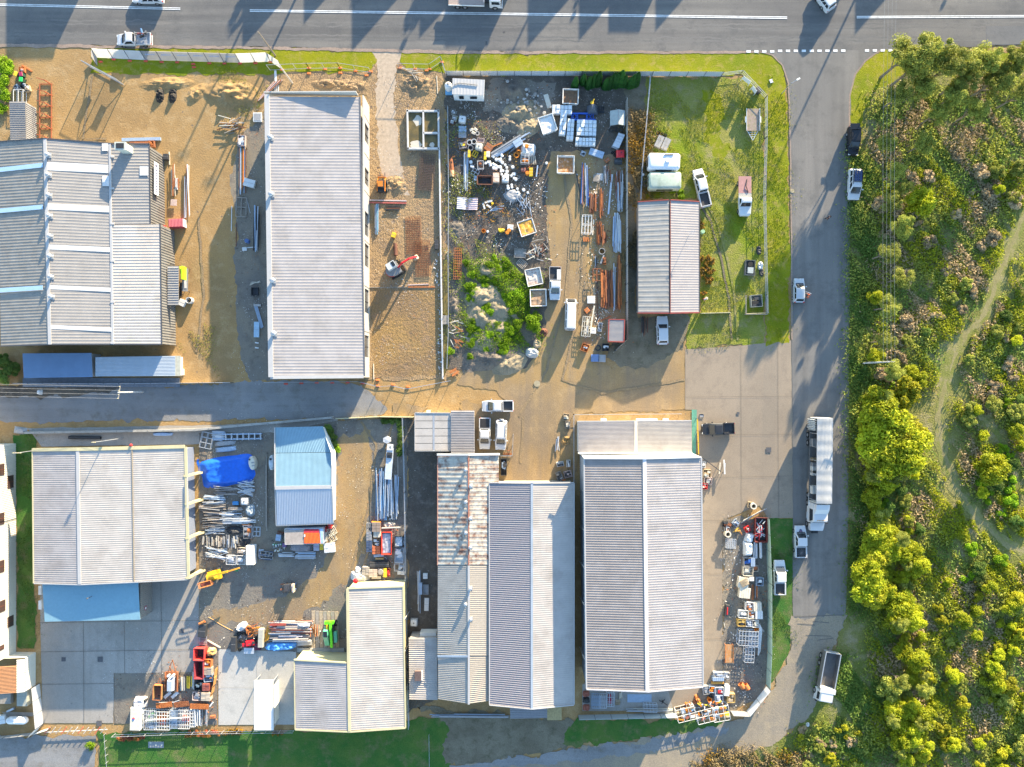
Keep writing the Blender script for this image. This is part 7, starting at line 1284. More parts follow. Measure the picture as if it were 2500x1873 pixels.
carton(275,530,160,190,8,'small pale blue cabinet left of the open container',ALB,1.0,name='cabinet',cat='cabinet');loose(410,470,500,720,5,[CRM,TIM],['cream panel edge left of the container','brown panel edge left of the container'],['panel edges left of the container']*2,name='wall_board',cat='board',zmax=.8,lmin=.8,w=(.06,.1));carton(320,400,180,90,15,'dark timber chest behind the pale blue cabinet',RSD,.7)
for i in range(20): drum(R_.uniform(90,450),R_.uniform(730,960),'small paint pot in the cluster left of the grey lounge',[WHI,WHI,CHA,C('pot_green',(.05,.45,.15)),WHI,YEL][i%6],.14,.3,lidmat=[WHI,CHA,WHI][i%3],name='paint_pot',cat='paint pot',group='cluster of paint pots')
carton(445,770,130,120,10,'purple plastic tub beside the paint pots',C('tub_purple',(.2,.1,.22)),.5);mound(940,850,690,280,2,'grey dust covered canvas load below the open container',C('canvas_grey',(.26,.24,.25),.9,0,.12,(.4,.38,.36),.4),.8,name='covered_load',cat='covered load',rough=.12,p=5);carton(1445,820,180,250,0,'grey plastic tub with a red lid patch',C('tub_grey',(.36,.38,.46)),.6,lidmat=REDI);t=carton(1605,810,110,220,0,'yellow slotted crate beside the grey tub',YEL,.6)
carton(-130,1090,400,240,5,'navy blue box with white papers on its lid',C('navy_box',(.05,.08,.15)),.8,name='tool_chest',cat='chest');
for i,(x,y,w,h) in enumerate(((-230,1010,140,90),(-70,1035,130,90),(20,1060,110,90),(-120,1160,400,70))): carton(x,y,w,h,5,('first','second','third','long lowest')[i]+' white paper pack on the navy chest',WHI,.08,z0=.8,name='paper_pack',cat='papers')
winpile(240,1010,760,1140,14,GX,'in the pale pile below the grey load');loose(760,970,1420,1220,14,[ALU,ALG,ALB],['silver steel gutter in the lowest row','grey steel gutter in the lowest row','blue grey steel gutter in the lowest row'],['gutters in the lowest row']*3,vert=False,name='steel_gutter',cat='gutter',w=(.12,.22),lmin=.7,skew=.03)
# south yard: long profiles and stacks by the east boundary
T('Z',[840,1060,160/698])
t=place('covered_trailer','narrow silver trailer with a wrapped load and hexagonal cover','trailer',485,300,4,1.2);a=U(70)/2
mb=MB();mb.box((0,-.2,.9),(2*a,U(330),.3));mb.build('deck_cover',C('cover_silver',(.5,.55,.6),.4),t);mb=MB();mb.box((0,1.2,1.1),(2*a*.8,.9,.2));mb.build('dark_box',CHA,t);mb=MB();mb.box((0,1.0,1.23),(.5,.5,.06));mb.build('glass',GLASS(),t);mb=MB();mb.box((0,2.5,1.08),(2*a*.9,1.0,.1));mb.build('front_cover',WHI,t)
for s in (-1,1): mb=MB();mb.beam((s*.15,2.3,1.14),(0,2.7,1.14),.08,.03);mb.build('chevron',CHA,t);wheel(t,0,s*(a+.1),.3,.18)
mb=MB();c=W(455,62,1.1);mb.prism([(c.x+.68*math.cos(PI*k/3+.5),c.y+.6*math.sin(PI*k/3+.5)) for k in range(6)],.5,1.1);mb.cyl((c.x,c.y,0),(c.x,c.y,.5),.25);mb.cyl((c.x,c.y,1.1),(c.x,c.y,1.13),.5,.1,6);single(mb,'hexagonal_cover',C('hex_grey',(.45,.46,.47)),'grey hexagonal covered reel at the head of the trailer','cover')
BLS=[ALB,C('prof_blue',(.15,.3,.5),.4,.2),WHI];
loose(340,360,455,930,34,BLS,['blue grey profile in the long pack by the east boundary','mid blue profile in the long pack by the east boundary','white profile in the long pack by the east boundary'],['profiles by the east boundary']*3,name='metal_profile',cat='profile',lmin=.45,w=(.06,.15),zmax=.8);loose(455,430,580,915,30,[ALU,WHI,ALB],['silver profile in the right hand pack','white profile in the right hand pack','blue grey profile in the right hand pack'],['profiles in the right hand pack']*3,name='metal_profile',cat='profile',lmin=.5,w=(.06,.16),zmax=.9);loose(345,400,385,680,5,[RSO,RST],['orange rusty profile on the blue pack','brown rusty profile on the blue pack'],['rusty profiles on the blue pack']*2,name='metal_profile',cat='profile')
beam_(572,235,575,510,'long grey timber rail beside the concrete path',TIG,.2,.12,ib=False);pipe_ring(490,905,'white plastic pipe bend at the end of the pack',WHI,.16,.3)
def tilestack(x,y,w,h,label,mat,ht=.8,n=4,ang=0):
    t=place('paver_stack',label,'stack',x,y,ang,ht);a,b=U(w)/2,U(h)/2
    for i in range(n):
        for j in range(2): mb=MB();mb.box((-a+(j+.5)*a,-b+(i+.5)*2*b/n,ht*.5+R_.uniform(-.03,.03)),(a-.04,2*b/n-.04,ht));mb.build('paver_pack',mat,t)
    return t
tilestack(348,985,88,100,'dark brick pack on orange steel near the red bin',C('pack_brown',(.26,.2,.16)),1.0,3);carton(345,935,95,14,0,'orange steel end of the brick pack',ORA,.9);tilestack(355,1060,75,70,'pale block pack below the dark brick pack',CRM,.8,2);crate(345,1150,75,80,5,'white sack pile on a crate below the block pack',TIM,.6,load=[WHI,WHI,CHA]);tilestack(347,1230,85,85,'orange red tile pack at the bottom of the row',C('tile_orange',(.55,.15,.06)),.8,3);carton(372,1290,110,30,-5,'blue motor box below the orange tiles',ALB,.5);carton(380,1325,90,20,0,'yellow orange beam below the blue motor',C('beam_or',(.6,.35,.1)),.4);tilestack(272,1080,60,95,'grey roof tile stack left of the block pack',ALG,.9,6);tilestack(272,1190,62,120,'navy blue roof tile stack left of the orange tiles',C('tile_navy',(.06,.09,.16)),.9,7);rack(275,985,60,80,0,'grey wire cage above the grey tiles',GRY,.8,4,3)
skip(458,1155,105,235,0,'red skip bin full of silver scrap film',(C('film_silver',(.42,.42,.46),.35,.2,.3,(.12,.12,.14),.7),.85),1.3,C('skip_red',(.6,.05,.03)));beam_(400,1000,600,992,'long cream plank across the top of the red skip',CRM,.18,.1,z=1.4,ib=False);mound(480,965,140,60,0,'torn cardboard heap above the red skip',C('card',(.5,.44,.36),.9),.6,name='cardboard_heap',cat='cardboard',rough=.5)
skip(587,1140,90,120,0,'black bin packed with twisted silver metal',(ALU,.8),1.1,CHA);winpile(545,1085,630,1195,18,GX,'in the black bin by the boundary',True,.5);crate(590,1285,90,160,2,'wire crate of white window frames by the boundary',ALU,.9,load=[WHI,ALU,WHI]);rack(588,1415,98,75,0,'glass rack with green and blue panes by the boundary',ALU,.7,3,2,infill=[ALB,C('pane_green',(.3,.5,.12)),WHI]);carton(590,1475,40,35,0,'left white box below the glass rack',WHI,.5);carton(628,1478,34,38,0,'right white box below the glass rack',WHI,.5)
carton(380,1385,205,60,-2,'black long case above the paver packs',CHA,.8,name='long_case',cat='case');mound(165,1520,205,105,3,'white plastic wrapped pallet load at the parapet',C('wrap_pale',(.55,.54,.52),.4,0,.08),.9,name='wrapped_load',cat='wrapped load',p=6,rough=.25);tilestack(235,1450,78,85,'grey slatted paver pack left of the pink pack',C('slat_grey',(.34,.31,.27)),.9,5,5);tilestack(315,1475,88,85,'pinkish paver pack in the middle of the parapet row',C('pav_pink',(.46,.38,.32)),.9,5);t=crate(395,1460,60,70,0,'pack with a round coil on top in the parapet row',C('pav_pink',(.46,.38,.32)),.8);mb=MB();mb.cyl((0,0,.8),(0,0,.95),.45,.4,16);mb.build('coil',C('coil_grey',(.28,.26,.25)),t);carton(440,1470,32,95,0,'bright yellow slab pack in the parapet row',YEL,.8);crate(478,1470,35,90,0,'crate of coloured tins at the end of the parapet row',BRI,.7,load=[REDI,WHI,BRI]);carton(345,1525,100,30,0,'pale board offcut below the pink pavers',CRM,.4);mound(150,1440,70,60,10,'white crumpled plastic behind the wrapped load',WHI,.6,name='plastic_bundle',cat='bundle',rough=.6)
# south yard: corner stack
T('Z',[300,1500,240/1326])
carton(1080,215,100,170,5,'black heavy duty chest with an orange pipe on top',CHA,.9,name='tool_chest',cat='chest');pipe(1030,130,1105,95,.2,'orange rusty pipe lying on the black chest',RSO,.9);a0,b0=W(1080,300,.3),W(1085,415,.3);ladder(a0,b0,U(95),6,'silver ladder rack below the black chest')
skip(1050,520,140,160,2,'red and white bordered open bin at the top of the corner stack',(CHA,.2),1.4,C('bin_red',(.65,.06,.05)));skip(1045,730,120,240,0,'deep maroon open trough below the red bin',(C('trough_dark',(.06,.02,.02)),.15),1.3,C('trough_maroon',(.28,.04,.05)))
mound(1190,510,120,110,0,'cream and orange sack pile beside the red bin',C('sack_orange',(.62,.32,.1),.8,0,.2,(.65,.55,.4),.8),.9,name='sack_pile',cat='sacks',rough=.3,p=4);mound(1150,575,100,55,0,'black cable coil below the sack pile',CHA,.6,name='cable_coil',cat='cable',rough=.5);crate(1145,650,110,110,3,'orange crate of clamps with white fittings',C('crate_orange',(.55,.18,.06)),.9,load=[ORA,WHI,RSO]);tilestack(1150,755,120,95,'grey slat pack below the orange crate',C('slat2',(.36,.32,.27)),.9,6);crate(1160,850,120,100,-8,'blue grey scrap crate below the slat pack',ALB,.8,load=[ALU,CHA,RSO]);tilestack(1135,970,95,95,'dark red block pack of four in the corner stack',C('block_red',(.28,.08,.06)),1.0,3);crate(1030,960,90,120,10,'black wire basket with gold valves',CHA,.8,load=[CRM,C('gold',(.55,.36,.12)),CHA]);crate(1005,1095,110,110,3,'pinkish wire mesh crate at the stack corner',PNK,.8,load=[ALG,PNK]);tilestack(1135,1095,125,110,'cream slatted stack with orange side board',C('slat_cream',(.5,.42,.32)),1.0,6,2)
for i,(x,y) in enumerate(((1250,790),(1240,900),(1215,1010),(1190,1110))): beam_(x+10,y-60,x-5,y+50,'orange hoarding board along the slab edge',C('board_orange',(.55,.26,.08)),.06,1.0,z=.5,ib=False,name='hoarding_board',cat='board',group='orange boards along the slab edge')
t=place('plant_trailer','rusty plant trailer carrying a blue grey covered machine','trailer',665,900,1,.9);a,b=U(165)/2,U(260)/2
mb=MB();mb.box((0,0,.5),(2*a,2*b,.12));mb.build('deck',RST,t);mb=MB();mb.loft([[(-.5,-b*.9,.56),(.55,-b*.9,.56),(.55,b*.5,.56),(-.5,b*.5,.56)],[(-.45,-b*.85,1.2),(.3,-b*.85,1.2),(.3,b*.2,1.2),(-.45,b*.2,1.2)]]);mb.build('covered_machine',C('cover_bluegrey',(.38,.43,.5),.5),t)
for s in (-1,1): mb=MB();mb.beam((s*a*.6,b,.5),(0,b+1.9,.5),.1);mb.build('drawbar',RST,t);mb=MB();mb.beam((s*a,-b,.75),(s*a,b,.75),.08,.3);mb.build('side_rail',RST,t);wheel(t,.1,s*(a+.14),.34,.2);mb=MB();mb.cyl((s*.35,b*.7,.56),(s*.35,b*.7,1.2),.2);mb.build('gas_bottle',WHI,t)
mb=MB();mb.beam((0,b,.7),(0,b+1.2,1.4),.12);mb.build('winch_post',RST,t)
t=place('cage_trailer','small rusty cage trailer with brown plywood sides','trailer',485,1040,3,1.2);a,b=U(110)/2,U(190)/2
mb=MB();mb.box((0,0,.5),(2*a,2*b,.1));mb.build('deck',RSD,t)
for s in (-1,1): mb=MB();mb.box((s*a,0,.8),(.05,2*b,.55));mb.build('side_panel',C('ply',(.34,.2,.08)),t);mb=MB();mb.beam((s*a,-b,1.2),(s*a,b,1.2),.06);mb.build('cage_rail',RSO,t);mb=MB();mb.beam((s*a*.5,b,.5),(0,b+1.0,.5),.07);mb.build('drawbar',RST,t);wheel(t,0,s*(a+.14),.3,.18)
mb=MB();mb.beam((-a,-b,1.2),(a,-b,1.2),.06);mb.box((0,b,.8),(2*a,.05,.6));mb.build('end_frame',RSO,t)
loose(780,840,840,1030,7,[WHI,ALG,CRM],['white pole in the rack of poles','grey pole in the rack of poles','cream pole in the rack of poles'],['poles in the rack']*3,lmin=.8,name='rack_pole',cat='pole',zmax=.8,w=(.08,.14));loose(860,830,930,1000,7,[YEL],['bright yellow pole in the rack of poles'],['bright yellow poles in the rack'],lmin=.8,name='rack_pole',cat='pole',zmax=.9,w=(.12,.18));loose(930,770,965,1020,4,[WHI,CRM],['tall white pole at the end of the rack','tall cream pole at the end of the rack'],['tall poles at the end of the rack']*2,lmin=.7,name='rack_pole',cat='pole',zmax=.8)
for i,x in enumerate((600,700)): beam_(x-40,1125,x+45,1050,('left','right')[i]+' white plastic ramp lying below the trailers',WHI,.5,.12,z=.3,ib=False,name='ramp',cat='ramp')
for i,(x,y,w) in enumerate(((555,1225,215),(790,1215,200),(1030,1245,250))): corr_sheet(x,y,w,70,-6 if i<2 else 2,('left','middle','right')[i]+' rust orange roofing sheet over the scaffold stacks',RSO if i!=1 else RST,1.0,14)
mb=MB();mb.tube([W(485,1185,.9),W(500,1190,.9),W(690,1185,.9),W(760,1160,.9)],.06);single(mb,'bent_rail',ALU,'thin silver rail in front of the orange sheets','rail')
t=place('bulk_bag','white lidded plastic cabinet pair with a red and blue mark','cabinet',195,1390,2,1.3);mb=MB();a,b=U(135)/2,U(300)/2;mb.box((0,0,.65),(2*a,2*b,1.3));mb.build('body',WHI,t);mb=MB();mb.box((0,0,1.32),(2*a*.96,2*b*.97,.05));mb.build('lid',CRM,t);mb=MB();mb.cyl((-.25,.1,1.34),(-.25,.1,1.4),.22,.2,14);mb.build('red_mark',C('mark_red',(.5,.05,.05)),t);mb=MB();mb.cyl((-.25,-.02,1.36),(-.25,-.02,1.41),.16,.15,14);mb.build('blue_mark',BLU,t)
mound(225,1195,175,155,3,'pinkish white wrapped bag behind the white cabinet',C('bag_pink',(.6,.54,.5),.6),1.2,name='bulk_bag',cat='bag',rough=.15,p=6);drum(300,1160,'small dark gauge drum beside the wrapped bag',CHA,.25,.9,True)
def scaf(x,y,w,h,label,mats,ht=.9): return rack(x,y,w,h,1,label,mats[0],ht,7,6,name='scaffold_stack',cat='scaffold',infill=mats[1:])
scaf(385,1410,160,260,'leftmost scaffold frame stack beside the white cabinet',[ALU,GRN_,ALU]);scaf(545,1420,210,240,'second scaffold frame stack with red frames inside',[WHI,C('scaf_red',(.4,.12,.08)),RSO]);scaf(710,1400,110,240,'blue sheeted scaffold stack in the middle of the row',[ALB,ALB,ALU]);scaf(840,1400,150,250,'third scaffold frame stack with red and white tubes',[WHI,RST,REDI]);beam_(300,1432,890,1388,'long white tube across the scaffold stacks',WHI,.12,.12,z=1.1,ib=False)
loose(935,1270,1140,1510,26,[WHI,ALU],['white scaffold tube at the right end of the stacks','silver scaffold tube at the right end of the stacks'],['white scaffold tubes at the right end','silver scaffold tubes at the right end'],name='scaffold_tube',cat='scaffold tube',lmin=.8,zmax=.9,w=(.06,.1),skew=.04);rack(960,1390,60,220,0,'white tube frame left of the scaffold tubes',WHI,.9,3,6);mound(400,1515,110,60,0,'dark tarpaulin bundle under the leftmost scaffold',ALB,.5,name='tarp_bundle',cat='bundle')
beam_(1180,1385,1245,1380,'rust orange block beside the scaffold tubes',RST,.4,.5,ib=False,name='steel_block',cat='block');beam_(1170,1245,1215,1185,'white plank leaning at the end of the orange sheets',WHI,.2,.1,z=.9,ib=False);beam_(1140,350,1315,450,'pale timber beam on the dirt above the slab',CRM,.2,.16,ib=False,name='timber_beam');
for i in range(3): beam_(785+i*26,1520-i*3,845+i*18,1490,'thin red rod under the scaffold stacks',REDI,.05,.05,z=.3,ib=False,group='red rods under the scaffold',name='rod',cat='rod')
# south yard: mower corner and timber pile
T('Z',[480,1490,360/2212])
mound(670,255,190,120,-35,'white plastic sheet thrown over machinery',WHI,.9,name='plastic_sheet',cat='sheet',rough=.4);t=place('ride_mower','bright red ride on mower in the machinery row','mower',800,490,-8,.9);mb=MB();mb.loft([[(-.7,-.45,.3),(.75,-.45,.3),(.75,.5,.3),(-.7,.5,.3)],[(-.5,-.35,.85),(.7,-.4,.8),(.7,.45,.8),(-.5,.35,.85)]]);mb.build('bonnet',RED,t);mb=MB();mb.box((-.9,-.2,.4),(.7,.5,.3));mb.build('deck',RED,t);mb=MB();mb.box((.75,.1,.95),(.35,.4,.2));mb.build('seat',CHA,t)
for s in (-1,1): wheel(t,.7,s*.62,.3,.24);wheel(t,-.6,s*.6,.22,.18)
mb=MB();mb.cyl((.3,0,.8),(.1,0,1.1),.03);mb.cyl((.1,-.02,1.1),(.1,.02,1.1),.18,.18,12);mb.build('steering_wheel',CHA,t)
carton(795,600,155,90,0,'silver generator below the red mower',ALU,.6,name='generator',cat='generator');carton(565,500,75,220,2,'long black metal cabinet left of the red mower',CHA,.9,name='cabinet',cat='cabinet');carton(920,540,90,100,3,'maroon toolbox right of the red mower',C('box_maroon',(.12,.02,.04)),.6);carton(975,410,75,270,2,'cream slatted panel between mower and timber pile',C('panel_cream2',(.42,.4,.33)),1.0,name='panel_stack',cat='panels')
for i,(x,y,r) in enumerate(((660,470,.35),(645,590,.3),(700,350,.25),(750,355,.3),(900,420,.3),(640,350,.35))): pipe_ring(x,y,'black rubber tyre in the machinery row',RUB,r,.25,tk=r*.45,name='tyre',cat='tyre',group='black tyres in the machinery row')
pipe_ring(780,270,'orange brown drum reel behind the tyres',RSO,.45,.4,tk=.2,name='cable_reel',cat='reel')
for i in range(30): x,y=R_.gauss(850,60),R_.gauss(310,45);a=R_.uniform(0,PI);L=R_.uniform(40,120);beam_(x-L/2*math.cos(a),y-L/2*math.sin(a)*.6,x+L/2*math.cos(a),y+L/2*math.sin(a)*.6,'rusty machine part in the orange jumble behind the mower',[RSO,RST,ORA][i%3],.12,.1,z=.1+.025*i,ib=False,name='machine_part',cat='machine part',group='orange jumble behind the mower')
for i in range(5): beam_(1020+i*12,480-i*8,1060+i*14,240+i*20,'orange steel bracket at the end of the timber pile',C('brk_orange',(.65,.33,.04)),.1,.1,z=.4+.08*i,ib=False,name='steel_bracket',cat='bracket',group='orange brackets at the timber pile')
TB=[TIG,C('tb_pale',(.5,.48,.47)),C('tb_lav',(.42,.43,.52)),BRI,C('tb_mid',(.34,.3,.28))];TN=['grey','pale','lavender','red','brown']
loose(1075,170,1740,470,60,TB,[c+' board in the long timber pile' for c in TN],[c+' boards in the long timber pile' for c in TN],name='timber_board',cat='board',vert=False,lmin=.35,w=(.12,.28),zmax=.8,skew=.03);beam_(1100,220,1340,213,'red steel beam on top of the timber pile',C('beam_red',(.35,.07,.05)),.3,.18,z=1.0);mound(1600,225,190,60,0,'white plastic film on the timber pile',WHI,.35,name='plastic_film',cat='film',rough=.4,z0=.8);mound(1260,545,490,140,-4,'light blue tarpaulin bundle along the slab edge',C('tarp_light',(.1,.35,.75),.45,0,.15),.8,rough=.5,p=3);carton(1625,485,215,70,-3,'grey bench top right of the light blue tarpaulin',ALG,.6,name='bench_top',cat='bench');loose(1700,215,1840,400,14,[RSO,ALB,TIM],['orange offcut standing at the end of the timber pile','blue offcut standing at the end of the timber pile','tan offcut standing at the end of the timber pile'],['offcuts at the timber pile end']*3,name='timber_offcut',cat='offcut',w=(.08,.16))
mb=MB();mb.tube([W(*p,.03) for p in ((180,105),(260,150),(360,215),(470,275),(540,305))],.05);single(mb,'hose',C('hose_orange',(.6,.33,.1)),'orange hose lying across the yard dirt','hose')
for i in range(7): beam_(1750+i*58,10+i*2,1755+i*60,590,'grey railway sleeper laid side by side under the telehandler',TIG if i%2 else C('sleeper_tan',(.38,.31,.22),.9,0,.25),.55,.1,ib=False,name='timber_sleeper',cat='sleeper',group='sleepers under the telehandler')
mb=MB();p,q=W(1510,600,.3),W(2212,600,.3);mb.beam((p.x,p.y,.15),(q.x,q.y,.15),.6,.3);single(mb,'concrete_kerb',CONCM,'concrete kerb wall north of the cream parapet shed','kerb')
# east stack yard
T('Z',[1740,1200,160/346])
def barrel(x,y,label): pipe_ring(x,y,label,CRM,.5,1.0,tk=.16,name='concrete_barrel',cat='barrel')
barrel(212,76,'large cream ribbed barrel at the top of the stack yard');barrel(77,224,'smaller cream barrel with a blue hose in the stack yard');crate(195,70,22,30,10,'timber cradle beside the large barrel',TIM,.6)
for i in range(5): beam_(150+i*3,165-i*3,285-i*8,90+i*3,'grey pole leaning across the top of the stack yard',[ALG,CRM,TIM][i%3],.1,.1,z=.2+.1*i,ib=False,group='poles across the stack yard top',name='pole',cat='pole')
t=skip(251,200,66,128,2,'maroon bin of tangled red and white pipes by the fence',(CHA,.4),1.1,C('bin_maroon2',(.14,.03,.025)));
for i in range(26): x,y=R_.uniform(232,272),R_.uniform(160,250);L=R_.uniform(15,50);a=R_.uniform(0,PI);beam_(x-L/2*math.cos(a),y-L/2*math.sin(a),x+L/2*math.cos(a),y+L/2*math.sin(a),'tangled %s pipe in the maroon bin'%('white','red','silver')[i%3],[WHI,REDI,ALU][i%3],.1,.1,z=.6+.02*i,ib=False,name='tangled_pipe',cat='pipe',group='tangled %s pipes in the maroon bin'%('white','red','silver')[i%3])
for i,(x,y,m) in enumerate(((65,170,CHA),(80,180,RSD),(120,165,ALB),(182,198,REDI),(75,200,ALG))): crate(x,y,30,28,i*20,('black','dark rusty','blue grey','red','grey')[i]+' scrap basket near the cream barrels',m,.6,load=[m,WHI,RST])
for i in range(9): beam_(108+i*4,215-i*1,140+i*2,190+i*5,'yellow or tan rod in the small crossed stack',[YEL,TIM,RST][i%3],.12,.1,z=.1+.05*i,ib=False,name='rod',cat='rod',group='small crossed rod stack')
rack(94,274,48,46,3,'silver wire cage on the dirt of the stack yard',ALU,.8,6,5);mound(195,245,45,55,20,'pale blue wrapped load at the head of the row',WP,.9,name='wrapped_load',cat='wrapped load',p=5);mound(188,305,48,85,0,'large pale blue wrapped load by the fence',WP,1.1,name='wrapped_load',cat='wrapped load',p=6);loose(215,265,258,355,12,[WHI,ALU],['white wrapped panel beside the large blue load','silver panel beside the large blue load'],['panels beside the large blue load']*2,name='wrapped_board',cat='board',lmin=.8,w=(.12,.22),zmax=.8)
for i,(x,y,w,h,m,l) in enumerate(((181,370,40,45,ALG,[BLU,CHA]),(208,370,22,45,ALB,None),(184,420,52,48,CRM,[CRM,TIG]),(222,405,30,30,TIG,[RST]),(158,478,55,55,CRM,None),(201,459,24,20,WHI,None),(246,474,36,42,ALB,[WHI,CHA]),(165,533,58,52,CRM,None),(190,605,40,45,WHI,[RSO,WHI]),(232,605,42,45,CRM,None),(160,645,52,40,WHI,[WHI,CRM]),(205,648,45,42,CRM,[RST,WHI]),(240,648,38,42,WHI,None),(150,690,42,36,C('cr_amber',(.5,.34,.1)),[C('cr_amber',(.5,.34,.1)),CHA]),(188,692,36,36,ALU,[ALU]),(222,695,34,38,WHI,[CRM]))):
    crate(x,y,w,h,[0,0,2,0,8,0,4,6,3,-2,2,1,0,0,2,0][i],['grey crate with a blue box inside','narrow blue crate of the third row','cream post crate with open top','small timber crate of rusty nails','cream lidded crate with a pallet on top','tiny white bucket crate between rows','blue crate of knotted cords by the fence','cream lidded crate alone on the left','white crate holding a red cloth','cream square lidded crate by the fence','white crate at the left of its row','cream slatted crate in the middle of its row','white lidded crate at the fence end of its row','amber timber crate lowest on the left','silver crate lowest in the middle','white crate lowest by the fence'][i]+' in the stack yard',m,.9,load=l,lid=l is None)
pallet(168,482,-28,'brown pallet laid on the cream lidded crate',1.1,1.2,.95);loose(205,490,240,575,12,[RST,RSO,ALG],['brown rusty tube standing by the weeds of the stack yard','orange rusty tube standing by the weeds of the stack yard','grey tube standing by the weeds of the stack yard'],['tubes by the weeds']*3,lmin=.6)
rack(183,770,100,75,3,'large silver scaffold rack in the stack yard',ALU,1.2,7,4,name='scaffold_rack',cat='scaffold');rack(215,775,50,80,3,'blue scaffold rack beside the silver one',ALB,1.0,4,5,name='scaffold_rack',cat='scaffold');rack(190,857,48,80,4,'smaller silver scaffold rack standing below',ALU,1.0,4,5,name='scaffold_rack',cat='scaffold')
for i in range(4): beam_(248+i*4,700+i*8,240+i*3,865-i*6,'long white pipe leaning on the scaffold racks',WHI,.12,.12,z=.7,ib=False,group='white pipes on the scaffold racks',name='pipe',cat='pipe')
crate(232,728,22,14,0,'small orange fitting tray above the blue rack',ORA,.4,load=ORA);t=place('motor_scooter','black cased machine with a red strip on the dirt','machine',75,628,8,.7);mb=MB();mb.loft([[(-.35,-1.0,0.1),(.35,-1.0,.1),(.35,1.0,.1),(-.35,1.0,.1)],[(-.3,-.9,.6),(.3,-.9,.6),(.3,.9,.6),(-.3,.9,.6)]]);mb.build('case',CHA,t);mb=MB();mb.box((0,0,.63),(.16,1.2,.05),.1);mb.build('red_strip',REDI,t)
t=place('steel_table','rust orange steel plate table beside the dirt','table',84,852,0,.7);a,b=U(42)/2,U(95)/2;mb=MB();mb.box((0,0,.68),(2*a,2*b,.06));mb.build('table_top',C('plate_orange',(.42,.2,.07),.6,0,.15,(.33,.28,.22),.7),t)
for sx in (-1,1):
    for sy in (-1,1): mb=MB();mb.beam((sx*a*.9,sy*b*.95,0),(sx*a*.9,sy*b*.95,.65),.07);mb.build('leg',RST,t)
for s in (-1,1): mb=MB();mb.box((s*a,0,.72),(.06,2*b,.12));mb.build('edge_rail',RSO,t)
beam_(58,690,66,720,'pale stick leaning on the slab edge',CRM,.1,.1,ib=False,name='stick',cat='stick')
# south east corner
T('Z',[1400,1640,500/1271])
pipe(1035,75,1055,100,.42,'left rusty orange drum pipe lying on the dirt corner',RSO);pipe(1065,80,1083,108,.42,'right rusty orange drum pipe lying on the dirt corner',RSO)
for i,(x,y,w,h,m,l,a) in enumerate(((905,15,75,30,ALU,[ALU],0),(895,40,70,22,ALB,None,0),(820,110,40,50,ALG,[ALG],-8),(855,105,35,40,ALB,[ORA],5),(902,118,50,52,WHI,[REDI,WHI],0),(900,160,50,40,ALB,[WHI],0),(948,112,32,62,WHI,None,5),(975,160,48,55,C('cr_gold',(.5,.36,.15)),[TIM],0),(945,20,40,40,ALG,[WHI,ALG],12))):
    crate(x,y,w,h,a,['silver crate top of the corner','blue grey lidded crate of the corner','grey slatted crate beside the ribbed shed','blue crate of orange tools','white crate with a red machine inside','pale blue crate of bottles','white lidded crate in the middle column','gold timber crate with a round hole','grey glass crate by the fence corner'][i]+' at the south east stacks',m,.9,load=l,lid=l is None)
beam_(855,70,932,66,'orange rusty beam lying across the south east stacks',C('beam_or2',(.6,.28,.05)),.35,.25,z=.6);drum(842,170,'orange kettle drum near the blue crate',ORA,.35,.6,True);pipe_ring(852,150,'black ring beside the orange kettle drum',CHA,.3,.3,tk=.1);mound(770,170,30,50,-20,'rusty orange motor lump by the cages',RSO,.9,name='motor',cat='motor',rough=.6);mound(755,190,25,25,0,'small rusty pump by the cages',RST,.6,name='motor',cat='motor',rough=.6)
for i,(x,y,w,h) in enumerate(((695,255,115,78),(815,265,110,80),(910,250,100,90))):
    t=rack(x,y,w,h,-14 if i<2 else -10,('leftmost orange footed','middle','rightmost')[i]+' white mesh cage of mixed scrap on the south fence',WHI,1.3,4,3,name='scrap_cage',cat='cage',infill=[[C('ca_blue',(.2,.4,.65)),ORA,TIM,WHI],[C('ca_brown',(.3,.18,.1)),WHI,ORA,CHA],[YEL,RST,WHI,TIM]][i]);a,b=U(w)/2,U(h)/2
    for k in range(9): mb=MB();mb.box((R_.uniform(-.8,.8)*a,R_.uniform(-.8,.8)*b,.5+.08*k),(R_.uniform(.3,1.0),R_.uniform(.15,.6),.25),R_.uniform(-.4,.4));mb.build('contents',[[C('ca_blue',(.2,.4,.65)),ORA,TIM,WHI,BRI],[BRI,WHI,ORA,CHA,TIM],[YEL,RST,WHI,TIM,ORA]][i][k%5],t)
    if i==0: mb=MB();mb.beam((-a,-b,.2),(a,-b,.2),.12);mb.build('orange_rail',ORA,t)
for i in range(26): x,y=R_.uniform(645,940),R_.uniform(185,225);beam_(x,y,x+R_.uniform(-25,25),y+R_.uniform(-15,20),'%s scrap offcut heaped on the cages'%('orange','white','yellow','brown')[i%4],[ORA,WHI,YEL,BRI][i%4],.15,.12,z=.9+.01*i,ib=False,name='scrap_offcut',cat='scrap offcut',group='%s scrap heaped on the cages'%('orange','white','yellow','brown')[i%4])
rack(140,180,50,75,2,'blue grey trolley cage left of the red cage behind the shed',ALB,1.0,5,4,name='trolley_cage',cat='cage');rack(183,180,40,75,2,'silver trolley cage in the middle behind the shed',ALU,1.0,4,4,name='trolley_cage',cat='cage');rack(228,165,45,85,2,'red trolley cage behind the shed',ALU,1.0,4,4,name='trolley_cage',cat='cage',infill=[C('tro_red',(.35,.03,.06)),C('tro_red',(.35,.03,.06))]);bundle(275,190,38,36,2,'lower pale timber pack behind the shed',[CRM,TIM],8,.4);bundle(292,145,22,45,2,'upper pale timber pack behind the shed',[CRM,TIM],6,.4,along='y')
